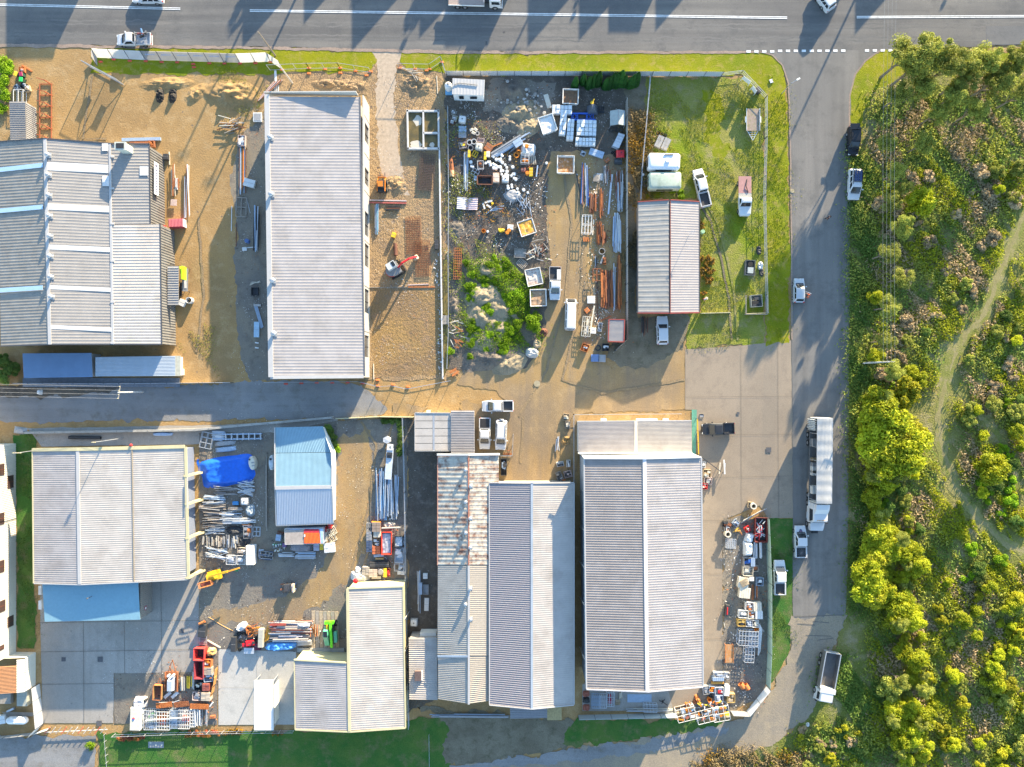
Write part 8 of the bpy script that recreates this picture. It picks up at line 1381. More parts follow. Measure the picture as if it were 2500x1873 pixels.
for i,y in enumerate((140,180,225)): mound(80,y,45,40,0,('top','middle','bottom')[i]+' brown pallet heap in the shaded shed corner',BRI if i!=1 else CHA,.5,name='pallet_heap',cat='heap',rough=.5,p=5)
rack(475,220,80,50,2,'silver wire trolley beside the shade cloth',ALU,.9,5,3,name='trolley_cage',cat='cage');loose(325,228,620,250,12,[CRM,TIM,ALU],['cream timber length along the shade cloth fence','tan timber length along the shade cloth fence','silver length along the shade cloth fence'],['lengths along the shade cloth fence']*3,vert=False,name='timber_length',cat='length',skew=.02)
mb=MB();c=W(555,185,.3);mb.beam(c+vv(-.6,.2,0),c+vv(.8,-.6,.0),.12);mb.beam(c+vv(-.2,-.4,0),c+vv(.3,.4,.05),.1);mb.cyl((c.x,c.y,0),(c.x,c.y,.5),.1);single(mb,'tool_stand',CHA,'dark crossed tool stand on the shaded slab','stand');corr_sheet(410,165,150,50,0,'flat grey steel frame sheet on the shaded slab',ALB,.05,6)
T(2,2)
for i,(x,y,w,h,m,a) in enumerate(((510,730,32,60,WHI,0),(440,735,60,40,WHI,-10),(430,825,50,50,TIG,-25),(505,820,65,55,PNK,-15),(465,875,40,28,RSO,0),(440,855,50,40,ALG,-30))): crate(x,y,w,h,a,('white plastic chair frame','white bath tub','grey slatted crate','pink grey slatted crate','orange small crate','grey narrow crate')[i]+' dumped by the pipe fence corner',m,.5,load=[m,CHA])
loose(400,500,460,640,4,[ALU],['silver gutter length leaning by the pipe fence'],['gutters by the pipe fence'],name='steel_gutter',cat='gutter',skew=.3,w=(.12,.2));crate(490,340,50,60,8,'timber offcut crate at the head of the pipe fence',TIM,.5,load=[TIM,CRM]);crate(505,405,40,60,0,'grey timber crate below the offcut crate',TIG,.5,load=[TIG,CRM]);mound(490,540,80,90,0,'tan earth and weed heap by the pipe fence',TAN,.4,name='earth_heap',cat='heap',rough=.7)
for i,(x,y,w,h,m) in enumerate(((1645,740,34,50,WHI),(1675,815,65,70,TIM),(1685,875,62,60,PNK),(1655,920,46,50,REDI))): crate(x,y,w,h,2,('white small cage','timber lined crate','pinkish pallet crate','bright red plastic cage')[i]+' against the east wall of the largest shed',m,.7,load=[m,CRM])
beam_(1635,680,1795,800,'long dark strut leaning from the shed corner',CHA,.12,.12,z=1.2,ib=False);beam_(1820,700,1828,820,'white rail on the trestle by the black ute',WHI,.2,.15,z=.8,ib=False);t=place('trestle','small timber and steel trestle by the black ute','trestle',1800,770,5,.8)
for s in (-1,1): mb=MB();mb.beam((s*.4,-.9,.75),(s*.4,.9,.75),.15);mb.build('rail',CRM if s<0 else ALU,t);mb=MB();mb.beam((s*.4,-.7,0),(s*.4,-.6,.7),.08);mb.beam((s*.4,.7,0),(s*.4,.6,.7),.08);mb.build('leg',DSTEEL,t)
carton(1632,330,32,34,0,'small grey utility pit cover box on the concrete',ALG,.05,name='pit_cover',cat='cover')
# between-shed strip and lane
T(1,2)

T(1,3)
loose(1375,0,1410,360,7,[ALU,ALB,WHI],['silver pole in the weedy strip between sheds','blue grey pole in the weedy strip between sheds','white pole in the weedy strip between sheds'],['poles between the sheds']*3,lmin=.6);carton(1402,150,34,100,0,'pale blue board among the poles between sheds',ALB,.5,name='board',cat='board');carton(1445,45,38,45,0,'white small box at the top of the weedy strip',WHI,.5);crate(1450,160,45,80,0,'grey wire crate in the weedy strip between sheds',ALG,.6);carton(1455,285,38,110,2,'ribbed white sheet in the weedy strip between sheds',WHI,.2,name='sheet',cat='sheet');ibc(1350,435,2,'white bulk tank on the grass between the sheds');loose(1480,1195,2150,1240,8,[ALG,ALB,ALU],['grey beam behind the rusty shed','blue grey beam behind the rusty shed','silver beam behind the rusty shed'],['beams behind the rusty shed']*3,vert=False,lmin=.6,w=(.1,.2),skew=.01)
T(0,2)
mound(1365,483,180,36,0,'long pale blue covered hull between lane wall and cream shed',C('hull_blue',(.3,.42,.6),.4),.6,name='covered_hull',cat='hull',p=3,rough=.05);pipe(580,512,850,515,.25,'long black pipe bundle between lane wall and cream shed',CHA)
mound(165,455,110,60,10,'grey wrapped bundle at the end of the lane wall',ALG,.5,name='wrapped_bundle',cat='bundle');mound(330,130,36,44,0,'white plastic drum lying in the lane verge',WHI,.6,name='plastic_drum',cat='drum',p=4)

T(1,2)
t=place('rain_tank','pale rainwater tank at the west wall of the white ridged shed','tank',160,720,0,1.9);mb=MB();mb.loft([[(.42*k*math.cos(2*PI*i/14),1.2*k*math.sin(2*PI*i/14),z) for i in range(14)] for k,z in ((1,0),(1,1.7),(.8,1.9))]);mb.build('tank',C('tank_pale',(.5,.55,.58)),t);mb=MB();mb.cyl((-.05,.6,1.88),(-.05,.6,2.0),.2);mb.build('cap',CHA,t)
loose(100,655,118,1320,3,[TIG],['grey timber edging rail on the shaded ground'],['timber edging rails'],lmin=.5,w=(.1,.14),skew=.01,name='edging_rail',cat='rail')
crate(2105,760,50,140,0,'black steel bin beside the rusty shed corner',CHA,.9,load=[CHA,ALB]);loose(2095,620,2180,660,5,[RST],['rusty offcut by the white car'],['rusty offcuts by the white car'],vert=False)
T(0,3)
t=place('gas_tank','white cylindrical gas tank on saddles beside the tall cream building','tank',150,1260,1,1.3);mb=MB();L=1.35;rings=[]
for x,k in ((-L-.38,.15),(-L-.3,.55),(-L,.9),(-L+.2,1),(L-.2,1),(L,.9),(L+.3,.55),(L+.38,.15)): rings.append([(x,.6*k*math.cos(2*PI*i/16),.75+.6*k*math.sin(2*PI*i/16)) for i in range(16)])
mb.loft(rings);mb.build('vessel',C('tank_white',(.75,.75,.74),.35),t,True)
for s in (-1,1): mb=MB();mb.box((s*.8,0,.2),(.2,.8,.4));mb.build('saddle',CONCM,t)
mb=MB();mb.cyl((0,0,1.35),(0,0,1.5),.15);mb.build('valve_cap',WHI,t)
carton(25,1250,60,70,-10,'white covered box left of the gas tank',WHI,.8);carton(205,1050,85,160,0,'sage green panel box below the orange porch',C('sage',(.33,.34,.29)),1.2,name='plant_box',cat='box');carton(55,1040,100,150,0,'grey timber bin below the tall cream building',TIG,.8);pipe(60,1190,120,1160,.2,'silver duct elbow above the gas tank',ALU);
for i in range(5): beam_(20+i*10,1195+i*9,300,1200+i*6,'grey rail in the row above the gas tank',TIG,.08,.08,z=.4,ib=False,group='rails above the gas tank',name='rail',cat='rail')
t=place('septic_lid','grey rectangular pit lid with three round caps in the south lawn','pit lid',1315,1468,0,.12);mb=MB();mb.box((0,0,.06),(U(130),U(52),.12));mb.build('lid',C('lid_grey',(.22,.23,.24)),t)
for x,y in ((-45,18),(0,0),(50,0)): mb=MB();mb.cyl((U(x),U(y),.12),(U(x),U(y),.15),.16,.16,12);mb.build('cap',C('cap_pale',(.48,.47,.4)),t)
T(3,0)
for i,(x,y) in enumerate(((78,685),(1165,905))): carton(x,y,26,32,-20,('lone white litter box on the road verge','lone white litter box in the bush')[i],WHI,.2,name='litter',cat='litter') if i==0 else None
T(3,3);mound(388,1302,36,40,0,'white plastic bag caught in the scrub by the bend',WHI,.3,name='plastic_bag',cat='bag',rough=.5);T(3,2);mound(782,508,40,44,20,'torn white plastic sheet caught at the roadside bush',WHI,.3,name='plastic_bag',cat='bag',rough=.6)
# ---------------------------------------------------------------- fences, poles, wires
T('S')
def fence(name,label,path,h,mat,post=2.4,cat='fence',th=.05,rib=0,rails=(),infill=True,gap=0,lean=None):
    """path = base points (photo px);infill sheets, posts and rails are parts"""
    p=[W(x,y) for x,y in path];t=thing(name,label,cat,p[0],0,None,True)
    for i in range(len(p)-1):
        a,b=p[i],p[i+1];L=(b-a).length;n=max(1,round(L/post));sh=Vector(lean) if lean else vv(0,0,h)
        if infill and lean:
            mb=MB();q=[a+vv(0,0,.05),b+vv(0,0,.05),b+sh,a+sh];mb.poly(q);mb.poly([v-vv(0,0,.02) for v in q][::-1]);mb.build('infill',mat,t)
        elif infill:
            mb=MB()
            if rib: mb.corr(a+vv(0,0,gap),a+vv(0,0,h),b+vv(0,0,h),b+vv(0,0,gap),max(2,int(L/rib)),.04)
            else: mb.beam(a+vv(0,0,(h+gap)/2),b+vv(0,0,(h+gap)/2),th,h-gap)
            mb.build('infill',mat,t)
        for z in rails: mb=MB();mb.beam(a+vv(0,0,z),b+vv(0,0,z),.05);mb.build('rail',STEEL,t)
        for k in range(n+1): q=a.lerp(b,k/n);mb=MB();mb.beam(q,q+sh+vv(0,0,.05),.07);mb.build('post',DSTEEL if infill else STEEL,t)
    return t
HW=LEAF('hoarding_fabric',(.75,.74,.72),(.68,.67,.66),.6)
t=fence('hoarding_fence','long white fabric hoarding fence with faint lettering along the road verge',[(238,162),(237,141),(356,147),(586,153.5),(661,151),(691,171)],2.2,HW,2.55,lean=(-.55,1.15,.75))
hp=[W(356,147),W(586,153.5)];HM=M('hoarding_mark',(.45,.46,.55),.7)
for k in range(6):
    q=hp[0].lerp(hp[1],.04+k*.17);mb=MB()
    for i in range(5): mb.box((q.x+i*.33-.35,q.y+.7,.52),(.2,.2,.012))
    mb.build('lettering',HM,t)
def foot(x,y,i,mat,lab): q=W(x,y);mb=MB();mb.loft([[q+vv(sx*.3*k,sy*.13*k,z) for sx,sy in ((-1,-1),(1,-1),(1,1),(-1,1))] for k,z in ((1,0),(1,.12),(.7,.18))]);single(mb,'fence_foot',mat,lab,'fence foot',lab.replace(' foot',' feet'))
FR=M('foot_red',(.6,.08,.05),.6);FO=M('foot_orange',(.75,.2,.05),.6)
T(0,0)
for i,(x,y) in enumerate(((850,522),(960,503),(1095,515),(1230,517),(1363,525),(1495,527),(1630,542),(1635,568),(1765,535),(1893,538),(2023,537),(2155,535))): foot(x,y,i,FR,'red plastic foot holding the white hoarding')
T(1,0)
for x,y in ((463,575),(463,620),(600,585),(727,575),(727,615),(857,600),(983,605),(948,637),(1230,575),(1358,585),(1480,585),(1455,597),(1585,525),(140,525),(235,590),(12,530)): foot(x,y,0,FO,'orange foot of the site entry mesh fence')
WIRE=M('thin_wire',(.3,.3,.3),.5)
def mesh_fence(label,path,h=1.9): return fence('mesh_fence',label,path,h,STEEL,2.4,infill=False,rails=(.15,h))
T('S')
mesh_fence('temporary mesh fence with orange feet left of the site entry',[(660,172),(755,168),(830,167),(905,178)]);mesh_fence('temporary mesh fence with orange feet right of the site entry',[(975,168),(1050,170),(1078,151),(1090,186)]);mesh_fence('temporary mesh fence with a swinging end in front of the new shed',[(655,934),(880,932),(925,944),(960,942),(995,950),(1100,930)])
T(1,2)
for x,y in ((270,60),(400,55),(530,50),(660,50),(790,48),(917,55)): foot(x,y,0,FR,'red foot under the shaded mesh fence')
for x,y in ((1043,78),(1172,68),(1298,85),(1042,28)): foot(x,y,0,FO,'orange foot of the mesh fence by the lane')
T('S')
t=thing('mesh_gate','tall braced steel mesh gate leaf standing open at the western yard','gate',W(221,165),0,None,True);g0,g1=W(221,165),W(304,209);
for a,b in (((0,0),(1,0)),((0,1),(1,1)),((0,0),(0,1)),((1,0),(1,1)),((0,0),(.5,1)),((.5,1),(1,0)),((.5,0),(.5,1))): mb=MB();mb.beam(g0.lerp(g1,a[0])+vv(0,0,.15+2.35*a[1]),g0.lerp(g1,b[0])+vv(0,0,.15+2.35*b[1]),.1);mb.build('gate_bar',STEEL,t)
for k in range(40): mb=MB();q=g0.lerp(g1,(k+.5)/40);mb.beam(q+vv(0,0,.15),q+vv(0,0,2.5),.025);mb.build('mesh_rod',STEEL,t)
for u in (.3,.75): mb=MB();mb.beam(g0.lerp(g1,u-.09)+vv(0,0,1.4),g0.lerp(g1,u+.09)+vv(0,0,1.4),.05,.9);mb.build('board',WHITEW,t)
FN=M('fence_steel_white',(.5,.52,.55),.5,.1,.06);FG=M('fence_grey',(.42,.41,.39),.6,.1,.1);FT=M('fence_timber',(.33,.25,.17),.85,0,.2);SHC=M('shade_cloth',(.42,.47,.48),.7,0,.08);SHG=M('shade_green',(.3,.4,.33),.7,0,.1)
fence('steel_fence','long white to grey ribbed steel fence north of the scrap yard',[(1091,185),(1420,185.5),(1760,187)],1.7,FN,2.9,rib=.3);fence('steel_fence','pale steel sheet fence along the east side of the scrap yard',[(1527,249),(1528,830),(1500,857)],2.1,FG,3,rib=.35)
fence('post_fence','thin timber post fence along the west side of the scrap yard',[(1094,265),(1096,480),(1095,645),(1096,800),(1092,900)],1.0,FT,4,rails=(.5,.95),infill=False);fence('wire_fence','wire fence of thin posts between weeds and paddock',[(1586,186),(1577,290),(1565,420),(1562,490)],1.3,FT,3.5,rails=(.4,.8,1.25),infill=False)
fence('wire_fence','wire fence along the east side of the paddock',[(1760,187),(1808,181),(1866,242),(1866,340),(1862,480),(1868,765)],1.4,FT,3.2,rails=(.4,.9,1.35),infill=False);fence('rail_fence','low pale rail fence south of the gabled shed',[(1709,766),(1781,764)],.8,CREAMW,2.5,th=.08);fence('rail_fence','short pale rail fence at the paddock pump pen',[(1818,767),(1873,765)],.8,CREAMW,2,th=.08)
fence('steel_fence','long pale steel fence along the north edge of the gravel lane',[(43,936),(300,937),(570,934)],1.2,FN,2.6);fence('lane_wall','long concrete panel wall along the south edge of the gravel lane',[(68,1056),(480,1049),(620,1036),(815,1019)],.9,CONCM,2.4,th=.35);fence('rail_fence','pale rail fence between gravel lane and site container',[(822,1022),(930,1017),(985,1018),(1012,1018)],1.0,CREAMW,3,th=.12)
fence('boundary_fence','thin wire boundary fence between window yard and rusty shed',[(985,1020),(990,1200),(992,1400),(1000,1770)],1.5,FG,3,rails=(.5,1.0,1.5),infill=False)
fence('scalloped_fence','wavy topped wire fence behind the corner scaffold stacks',[(283,1790),(440,1784),(620,1781),(720,1780)],1.3,STEEL,2.4,rails=(.6,1.25),infill=False);t=fence('white_fence','white ribbed panel fence by the gas tank',[(97,1668),(106,1766),(88,1786)],2.0,HW,2,rib=.3);fence('white_fence','long low white and red trimmed rail fence at the lower left corner',[(-20,1800),(88,1788),(125,1776)],.9,HW,2.2)
t=thing('timber_truss','white zigzag lattice gate lying along the yard edge','lattice',W(185,1775),0,None,True)
for k in range(11):
    a,b=W(115+k*13.5,1787),W(128+k*13.5,1771);mb=MB();mb.beam(a+vv(0,0,.6),b+vv(0,0,.6),.09);mb.build('lattice_bar',HW if k%3 else FR,t)
for y in (1788,): mb=MB();mb.beam(W(110,y,.5),W(262,y-7,.5),.1);mb.build('lattice_rail',HW,t)
fence('shade_fence','grey shade cloth fence south of the largest shed',[(1411,1746),(1650,1741)],1.6,SHC,2.8);fence('shade_fence','white shade cloth fence curving at the south east corner',[(1782,1735),(1822,1737),(1872,1675)],1.8,HW,2.8);fence('shade_fence','pale green shade cloth fence with brackets beside the roadside lawn',[(1868,1262),(1874,1420),(1874,1590),(1870,1670)],1.9,SHG,2.6);fence('post_fence','white post line across the south lawn',[(1048,1792),(1049,1868)],.6,HW,1.3,rails=(.5,),infill=False);fence('post_fence','orange and white barrier posts down the west edge of the south lawn',[(259,1790),(266,1875)],.7,FO,1.2,rails=(.6,),infill=False)
PW_=M('pipe_white',(.75,.75,.74),.4);fence('pipe_fence','white pipe fence around the office annex',[(1660,1010),(1400,1012),(1400,1200)],1.1,PW_,2.5,rails=(.55,1.1),infill=False);fence('bollard_rail','yellow steel safety rail beside the green entry path',[(1699,1022),(1702,1108)],1.0,YE,2,th=.12,gap=.75);fence('post_fence','pale timber post fence beside the parked white car',[(1253,1060),(1251,1112),(1222,1112)],1.0,CREAMW,1.7,rails=(.5,.95),infill=False)
def pole(label,x,y,h,arm=None,mat=None,r=.15,rz=0,name='power_pole',loc=None):
    c=loc if loc is not None else W(x,y);t=thing(name,label,'pole',c,rz);mb=MB();mb.cyl((0,0,0),(0,0,h),r,r*.7,10);mb.build('shaft',mat or M('pole_timber',(.25,.21,.17),.85,0,.2),t)
    if arm:
        mb=MB();mb.beam((-arm/2,0,h-.3),(arm/2,0,h-.3),.12);mb.build('crossarm',M('arm_pale',(.3,.28,.25),.8),t)
        for k in (-.46,-.16,.16,.46): mb=MB();mb.cyl((k*arm,0,h-.25),(k*arm,0,h-.02),.05);mb.build('insulator',CREAMW,t)
    return t
pole('timber power pole on the verge left of the site entry',672,136,7.6);pole('pale stub pole beside the new shed corner',714,203,6.5,None,M('pole_pale',(.45,.43,.4),.8));pole('timber pole with a crossarm in the bushland beside the side road',2105,887,8,1.9,M('pole_grey',(.45,.44,.42),.8));pole('pale pole with a twin crossarm beside the gravel lane',350,957,7.2,2.0,M('pole_grey',(.45,.44,.42),.8),rz=PI/2-.15)
pole('slender aerial mast on the roof edge of the cream shed',120,1095,7.5,1.2,STEEL,.06);pole('slender twin mast behind the cream shed gutter',300,1070,8,.5,STEEL,.07)
def wire(label,a,b,sag=.4):
    mb=MB();mb.tube([a.lerp(b,k/10)-vv(0,0,sag*math.sin(PI*k/10)) for k in range(11)],.013,4);single(mb,'power_line',WIRE,label,'power line','overhead wires' if 'side road' in label else 'lane wires')
p3=W(2105,887);p4=W(2115,-420)
for k in (-.46,-.16,.16,.46): wire('thin power line running north beside the side road',p3+vv(k*1.9,0,8),p4+vv(k*1.9,0,8.5),.8)
p5=W(350,957)
for k in (-.46,-.16,.16,.46): wire('thin power line above the gravel lane at the left edge',p5+vv(0,k*2,7.1),W(-300,945)+vv(0,k*2,7.1),.5)
t=pole('short street lamp at the kerb of the side road',1908,229,4,None,STEEL,.07,name='street_lamp');mb=MB();mb.beam((0,0,4),(.9,.5,4.15),.07);mb.build('lamp_arm',STEEL,t);mb=MB();mb.box((1.0,.55,4.15),(.6,.25,.12),.5);mb.build('lamp_head',WHITEW,t)
# ---------------------------------------------------------------- vegetation
rng=np.random.default_rng(5)
def leafmesh(name,P,N,S,mat,asp=.38):
    n=len(P);N=N/np.maximum(1e-6,np.linalg.norm(N,axis=1,keepdims=True));r=rng.normal(size=(n,3));u=np.cross(N,r);u/=np.maximum(1e-6,np.linalg.norm(u,axis=1,keepdims=True));v=np.cross(N,u);S=S[:,None]
    V=np.stack([P-u*S,P-v*S*asp,P+u*S,P+v*S*asp],1).reshape(-1,3).astype(np.float32);me=bpy.data.meshes.new(name);me.vertices.add(4*n);me.vertices.foreach_set('co',V.ravel());me.loops.add(4*n);me.loops.foreach_set('vertex_index',np.arange(4*n,dtype=np.int32));me.polygons.add(n);me.polygons.foreach_set('loop_start',np.arange(0,4*n,4,dtype=np.int32));me.polygons.foreach_set('loop_total',np.full(n,4,dtype=np.int32));me.update();me.validate();me.materials.append(mat);return me
def crownmesh(name,nb,rx,rz,zc,nl,size,mat,br=.42,lean=(0,0)):
    c=rng.normal(size=(nb,3));c/=np.linalg.norm(c,axis=1,keepdims=True);c*=(rng.random((nb,1))**.45);c*=np.array([rx,rx,rz])*.8;c[:,2]+=zc;c[:,0]+=lean[0]*(c[:,2]/zc);c[:,1]+=lean[1]*(c[:,2]/zc)
    rb=rx*br*(.45+1.0*rng.random(nb));k=rng.integers(0,nb,nl);d=rng.normal(size=(nl,3));d/=np.linalg.norm(d,axis=1,keepdims=True);P=c[k]+d*(rb[k]*(.25+.85*rng.random(nl)**.7))[:,None]*np.array([1,1,.8]);P[:,2]=np.maximum(P[:,2],.08);N=d+rng.normal(size=(nl,3))*.8+np.array([0,0,.35]);return leafmesh(name,P,N,size*(.6+.8*rng.random(nl)),mat)
LB_=LEAF('leaf_bright',(.5,.5,.02),(.33,.4,.025),.4);LY=LEAF('leaf_golden',(.48,.45,.025),(.34,.35,.025),.4);LD=LEAF('leaf_dark',(.12,.22,.04),(.19,.26,.055),.45);LO=LEAF('leaf_olive',(.37,.38,.07),(.24,.28,.05),.35);LG=LEAF('leaf_fresh',(.27,.41,.012),(.18,.32,.015),.35);LC=LEAF('leaf_cypress',(.015,.07,.012),(.025,.1,.015),.1);TW=LEAF('dry_twig',(.52,.4,.23),(.4,.3,.16),.25);TN_=LEAF('dry_straw',(.36,.27,.13),(.26,.2,.09),.15);LR=LEAF('leaf_red',(.4,.06,.06),(.3,.2,.03));LA_=LEAF('leaf_amber',(.42,.22,.02),(.2,.14,.02));BARK=M('bark',(.2,.16,.12),.9,0,.25)
def treekind(key,label,cat,cr,h,r,group,name):
    t=thing(name,label,cat,(0,0,-50),0,group);mb=MB();mb.cyl((0,0,0),(0,0,h*.55),r*.07+.03,r*.03+.02,7)
    for k in range(5): a=k*1.3;mb.cyl((0,0,h*(.25+.05*k)),(r*.55*math.cos(a),r*.55*math.sin(a),h*(.6+.05*k)),r*.03+.015,.015,5)
    mb.build('trunk',BARK,t);o=bpy.data.objects.new('crown',cr);COL.objects.link(o);o.parent=t;PROT[key]=[t,0,h];return t
def plant(key,x,y,s=1,label=None,group=None,zz=None):
    k=PROT[key];hh=k[2]*s;c=W(x,y,0 if zz else hh*.6);c.z=0;sc=(s,s,s);rz=R_.uniform(0,6.28)
    if k[1]==0:
        k[1]=1;t=k[0];t.location=c;t.rotation_euler=(0,0,rz);t.scale=sc
        if label: t['label']=label
        if group: t['group']=group
        return t
    return dup(k[0],c,rz,label,group,sc)
KN={'b':('yellow green bushy shrub in the sunlit scrub east of the road','shrub',LB_,2.9,1.8,26),'y':('golden tipped shrub in the scrub below the road bend','shrub',LY,2.5,1.7,24),'d':('dark green shrub in the shaded bushland','shrub',LD,2.0,1.8,14),'o':('tall olive tree in the north east bush corner','tree',LO,11,2.9,24),'g':('olive green shrub among the dry bushland','shrub',LO,2.2,1.7,14),'f':('fresh green creeper clump in the bushland','shrub',LG,1.0,1.5,8),'w':('leafless grey brown brush clump in the bushland','brush',TW,1.2,1.8,7)}
for k,(lab,cat,mt,h,r,nb) in KN.items():
    for v in range(3 if k in 'bdo' else 2): treekind(k+str(v),lab,cat,crownmesh('crown_leaves',nb,r,h*.34 if k!='o' else h*.26,h*.62 if k!='o' else h*.72,(5600 if k!='o' else 9000) if k!='w' else 3400,.15 if k!='w' else .26,mt,.3),h,r,{'b':'yellow green scrub shrubs','y':'golden scrub shrubs','d':'dark bushland shrubs','o':'tall corner trees','g':'olive bushland shrubs','f':'green creeper clumps','w':'grey brush clumps'}[k],{'tree':'tree','shrub':'shrub','brush':'dry_brush'}[cat])
T('O')
def dseg(x,y):
    d=1e9
    for i in range(len(trackp)-1):
        (ax,ay),(bx,by)=trackp[i],trackp[i+1];t=max(0,min(1,((x-ax)*(bx-ax)+(y-ay)*(by-ay))/((bx-ax)**2+(by-ay)**2)));d=min(d,math.hypot(x-ax-t*(bx-ax),y-ay-t*(by-ay)))
    return d
def scatter(n,x0,y0,x1,y1,kinds,s0,s1,clear=26,skew=0):
    for i in range(n):
        y=R_.uniform(y0,y1);x=R_.uniform(x0,x1)+skew*(y-y0)/(y1-y0)
        if dseg(x,y)<clear: continue
        k=R_.choice(kinds);plant(k+str(R_.randrange(3 if k in 'bdo' else 2)),x,y,R_.uniform(s0,s1)*(.38 if k=='o' else 1))
scatter(95,1872,1010,1960,1650,'bbbybggo',.4,1.3,26,60);scatter(12,1868,1000,1915,1330,'bby',1.2,1.8);scatter(70,1990,1240,2230,1670,'bbgygyb',.3,.9);scatter(16,1882,840,1975,985,'bbby',1.4,2.1);scatter(60,1895,330,2190,830,'gwwwgww',.3,.9,34);scatter(26,2085,840,2225,1240,'gdfwgb',.45,.9,36);scatter(30,1885,700,2000,1240,'dgfgb',.45,.9,36);scatter(26,2090,960,2190,1250,'ff',.5,1.0,36);scatter(20,1730,1570,1860,1660,'yggw',.3,.6);scatter(12,2150,330,2230,900,'gbd',.5,1.0,34)
for x,y,s in ((1902,168,1.25),(1925,185,1.1),(1955,160,1.15),(1990,185,1.1),(2030,205,1.0),(1950,220,.9),(2010,240,.95),(2060,175,1.1),(2095,210,1.0),(2130,170,1.05),(2150,235,.9),(1985,270,.75),(2060,265,.8),(1905,235,.8),(2185,200,1.0)): plant('o'+str(R_.randrange(3)),x,y,s*.88,zz=-1)
for x,y,s in ((1885,330,.6),(1905,390,.55),(1893,450,.6),(1915,500,.65),(1882,560,.65),(1915,610,.6),(1886,670,.65),(1880,740,.6),(1895,800,.6),(1925,420,.5),(1960,330,.6),(1885,860,.5)): plant('o'+str(R_.randrange(3)),x,y,s,'slender olive tree added beside the overhead wires to shade the side road','slender trees added to shade the road',-1)  # added trees, placed to throw shadows across the side road
for x,y,s in ((1990,430,1.6),(2150,1010,1.7),(1888,640,.8)): plant('b0',x,y,s,'rounded pale green bush standing apart in the bushland','rounded pale bushes')
# small planted things
cy=crownmesh('cypress_leaves',1,.6,1,1,10,.1,LC)
th=rng.random(3600)*6.283;zz=rng.random(3600)**1.3;rr=.62*np.sqrt(np.clip(1-zz,0,1))*(.75+.3*rng.random(3600));P=np.stack([rr*np.cos(th),rr*np.sin(th),zz*3.4+.1],1);treekind('cy','dark green conical cypress in the row along the steel fence','tree',leafmesh('cypress_leaves',P,np.stack([np.cos(th),np.sin(th),.4+0*th],1)+rng.normal(size=(3600,3))*.3,.09*(.7+.6*rng.random(3600)),LC),3.4,.5,'cypress row along the steel fence','cypress_tree')
T(2,0)
for x,y,s in ((572,690,1),(640,665,.95),(690,690,1.05),(728,672,1.1),(768,655,1.25),(832,700,1.0),(865,690,1.1),(897,665,1.2),(925,665,1.25),(958,650,1.35),(990,680,1.0),(1040,690,1.0),(1062,675,1.1),(1092,660,1.2)): plant('cy',x,y-8,s)
plant('f0',1425,1625,.9,'bright green bush behind the gabled shed','bush by the gabled shed')
def bush(key,mat,n,label,h=.9,r=.6,nl=900): treekind(key,label,'bush',crownmesh('bush_leaves',n,r,h*.4,h*.55,nl,.1,mat,.5),h,r,label+'es','bush')
bush('hd',LD,5,'clipped dark hedge bush');bush('fl',LR,5,'red flowering bush',.7,.5);bush('am',LA_,5,'amber weed bush',.8,.5);bush('wd',LG,6,'bright green weed bush growing on the sand heaps',.8,.7,1300)
T(1,2)
for i in range(12): plant('hd',1080+i*14,370+R_.uniform(-8,8),R_.uniform(.7,1),'green hedge bush by the lane fence corner','hedge by the lane fence')
for i in range(16): plant('hd',1228+R_.uniform(-8,8),400+i*17,R_.uniform(.7,1),'green hedge bush by the lane fence corner','hedge by the lane fence')
for x,y,s in ((620,420,1.3),(640,470,1.2),(665,510,1.1),(690,560,1.0),(620,460,1.2),(660,560,1)): plant('hd',x,y,s,'dark bush in the triangular bed beside the ridged shed','triangular bed bushes')
for x,y in ((690,590),(705,615),(680,620)): plant('wd',x,y,.7,'bright lime bush at the tip of the triangular bed','lime bushes in the bed')
T(0,3)
for i in range(20): plant('fl',990+i*11.5,1412+R_.uniform(-16,16),R_.uniform(.6,.9),'red flowering bush in the bed south of the scaffold stacks','red flower bed')
for i in range(36): plant('fl' if i<22 else 'am',1570+i*13,1385+R_.uniform(-22,22)-i*.6,R_.uniform(.55,.9),'red or amber flowering bush along the slab edge bed','flower bed along the slab')
plant('wd',760,1480,1.0,'single bright green bush on the gravel corner','gravel corner bush');
T(1,3)
for i in range(5): plant('am',160+i*18,1372+R_.uniform(-10,10),.8,'amber flowering bush beside the carport','carport flower bed')
T(2,1)
for i in range(22): plant('am',R_.uniform(1625,1735),R_.uniform(580,800),R_.uniform(.7,1.2),'amber brown bush against the gabled shed','amber bushes at the gabled shed')
for x,y in ((1635,300),(1640,330),(1640,880),(1660,885)): plant('am',x,y,.9,'amber brown bush against the gabled shed','amber bushes at the gabled shed')
T(1,1)
for i in range(85):
    x,y=R_.choice(((2060,660,90,60),(1850,850,60,90),(1940,1010,120,70),(2090,1190,70,80),(1850,1180,60,100),(1840,1310,90,40),(1880,700,50,60),(2180,950,80,90),(2060,1320,50,50),(2180,1180,60,60)))[:2],0
    cx,cy_=x;plant('wd',cx+R_.gauss(0,55),cy_+R_.gauss(0,45),R_.uniform(.45,1.0))
T(2,1)
for x,y,s in ((50,910,1.3),(100,880,1.3),(110,930,1.1),(40,1020,1.2),(90,1140,1.1),(200,1130,1.6),(230,1170,1.3),(240,1080,1.2),(20,1200,1),(25,960,1.2)): plant('wd',x,y,s)
T('O')
for x,y,s in ((2,135,1.6),(14,150,1.4),(5,175,1.5),(8,205,1.4),(4,235,1.2),(20,140,1)): plant('wd',x,y,s,'sunlit green shrub at the top left edge','top left shrubs')
for x,y,s in ((10,780,1),(25,800,.9),(8,815,.9)): plant('d0',x,y,s,'dark leafy tree at the left edge beside the gravel lane','left edge trees')
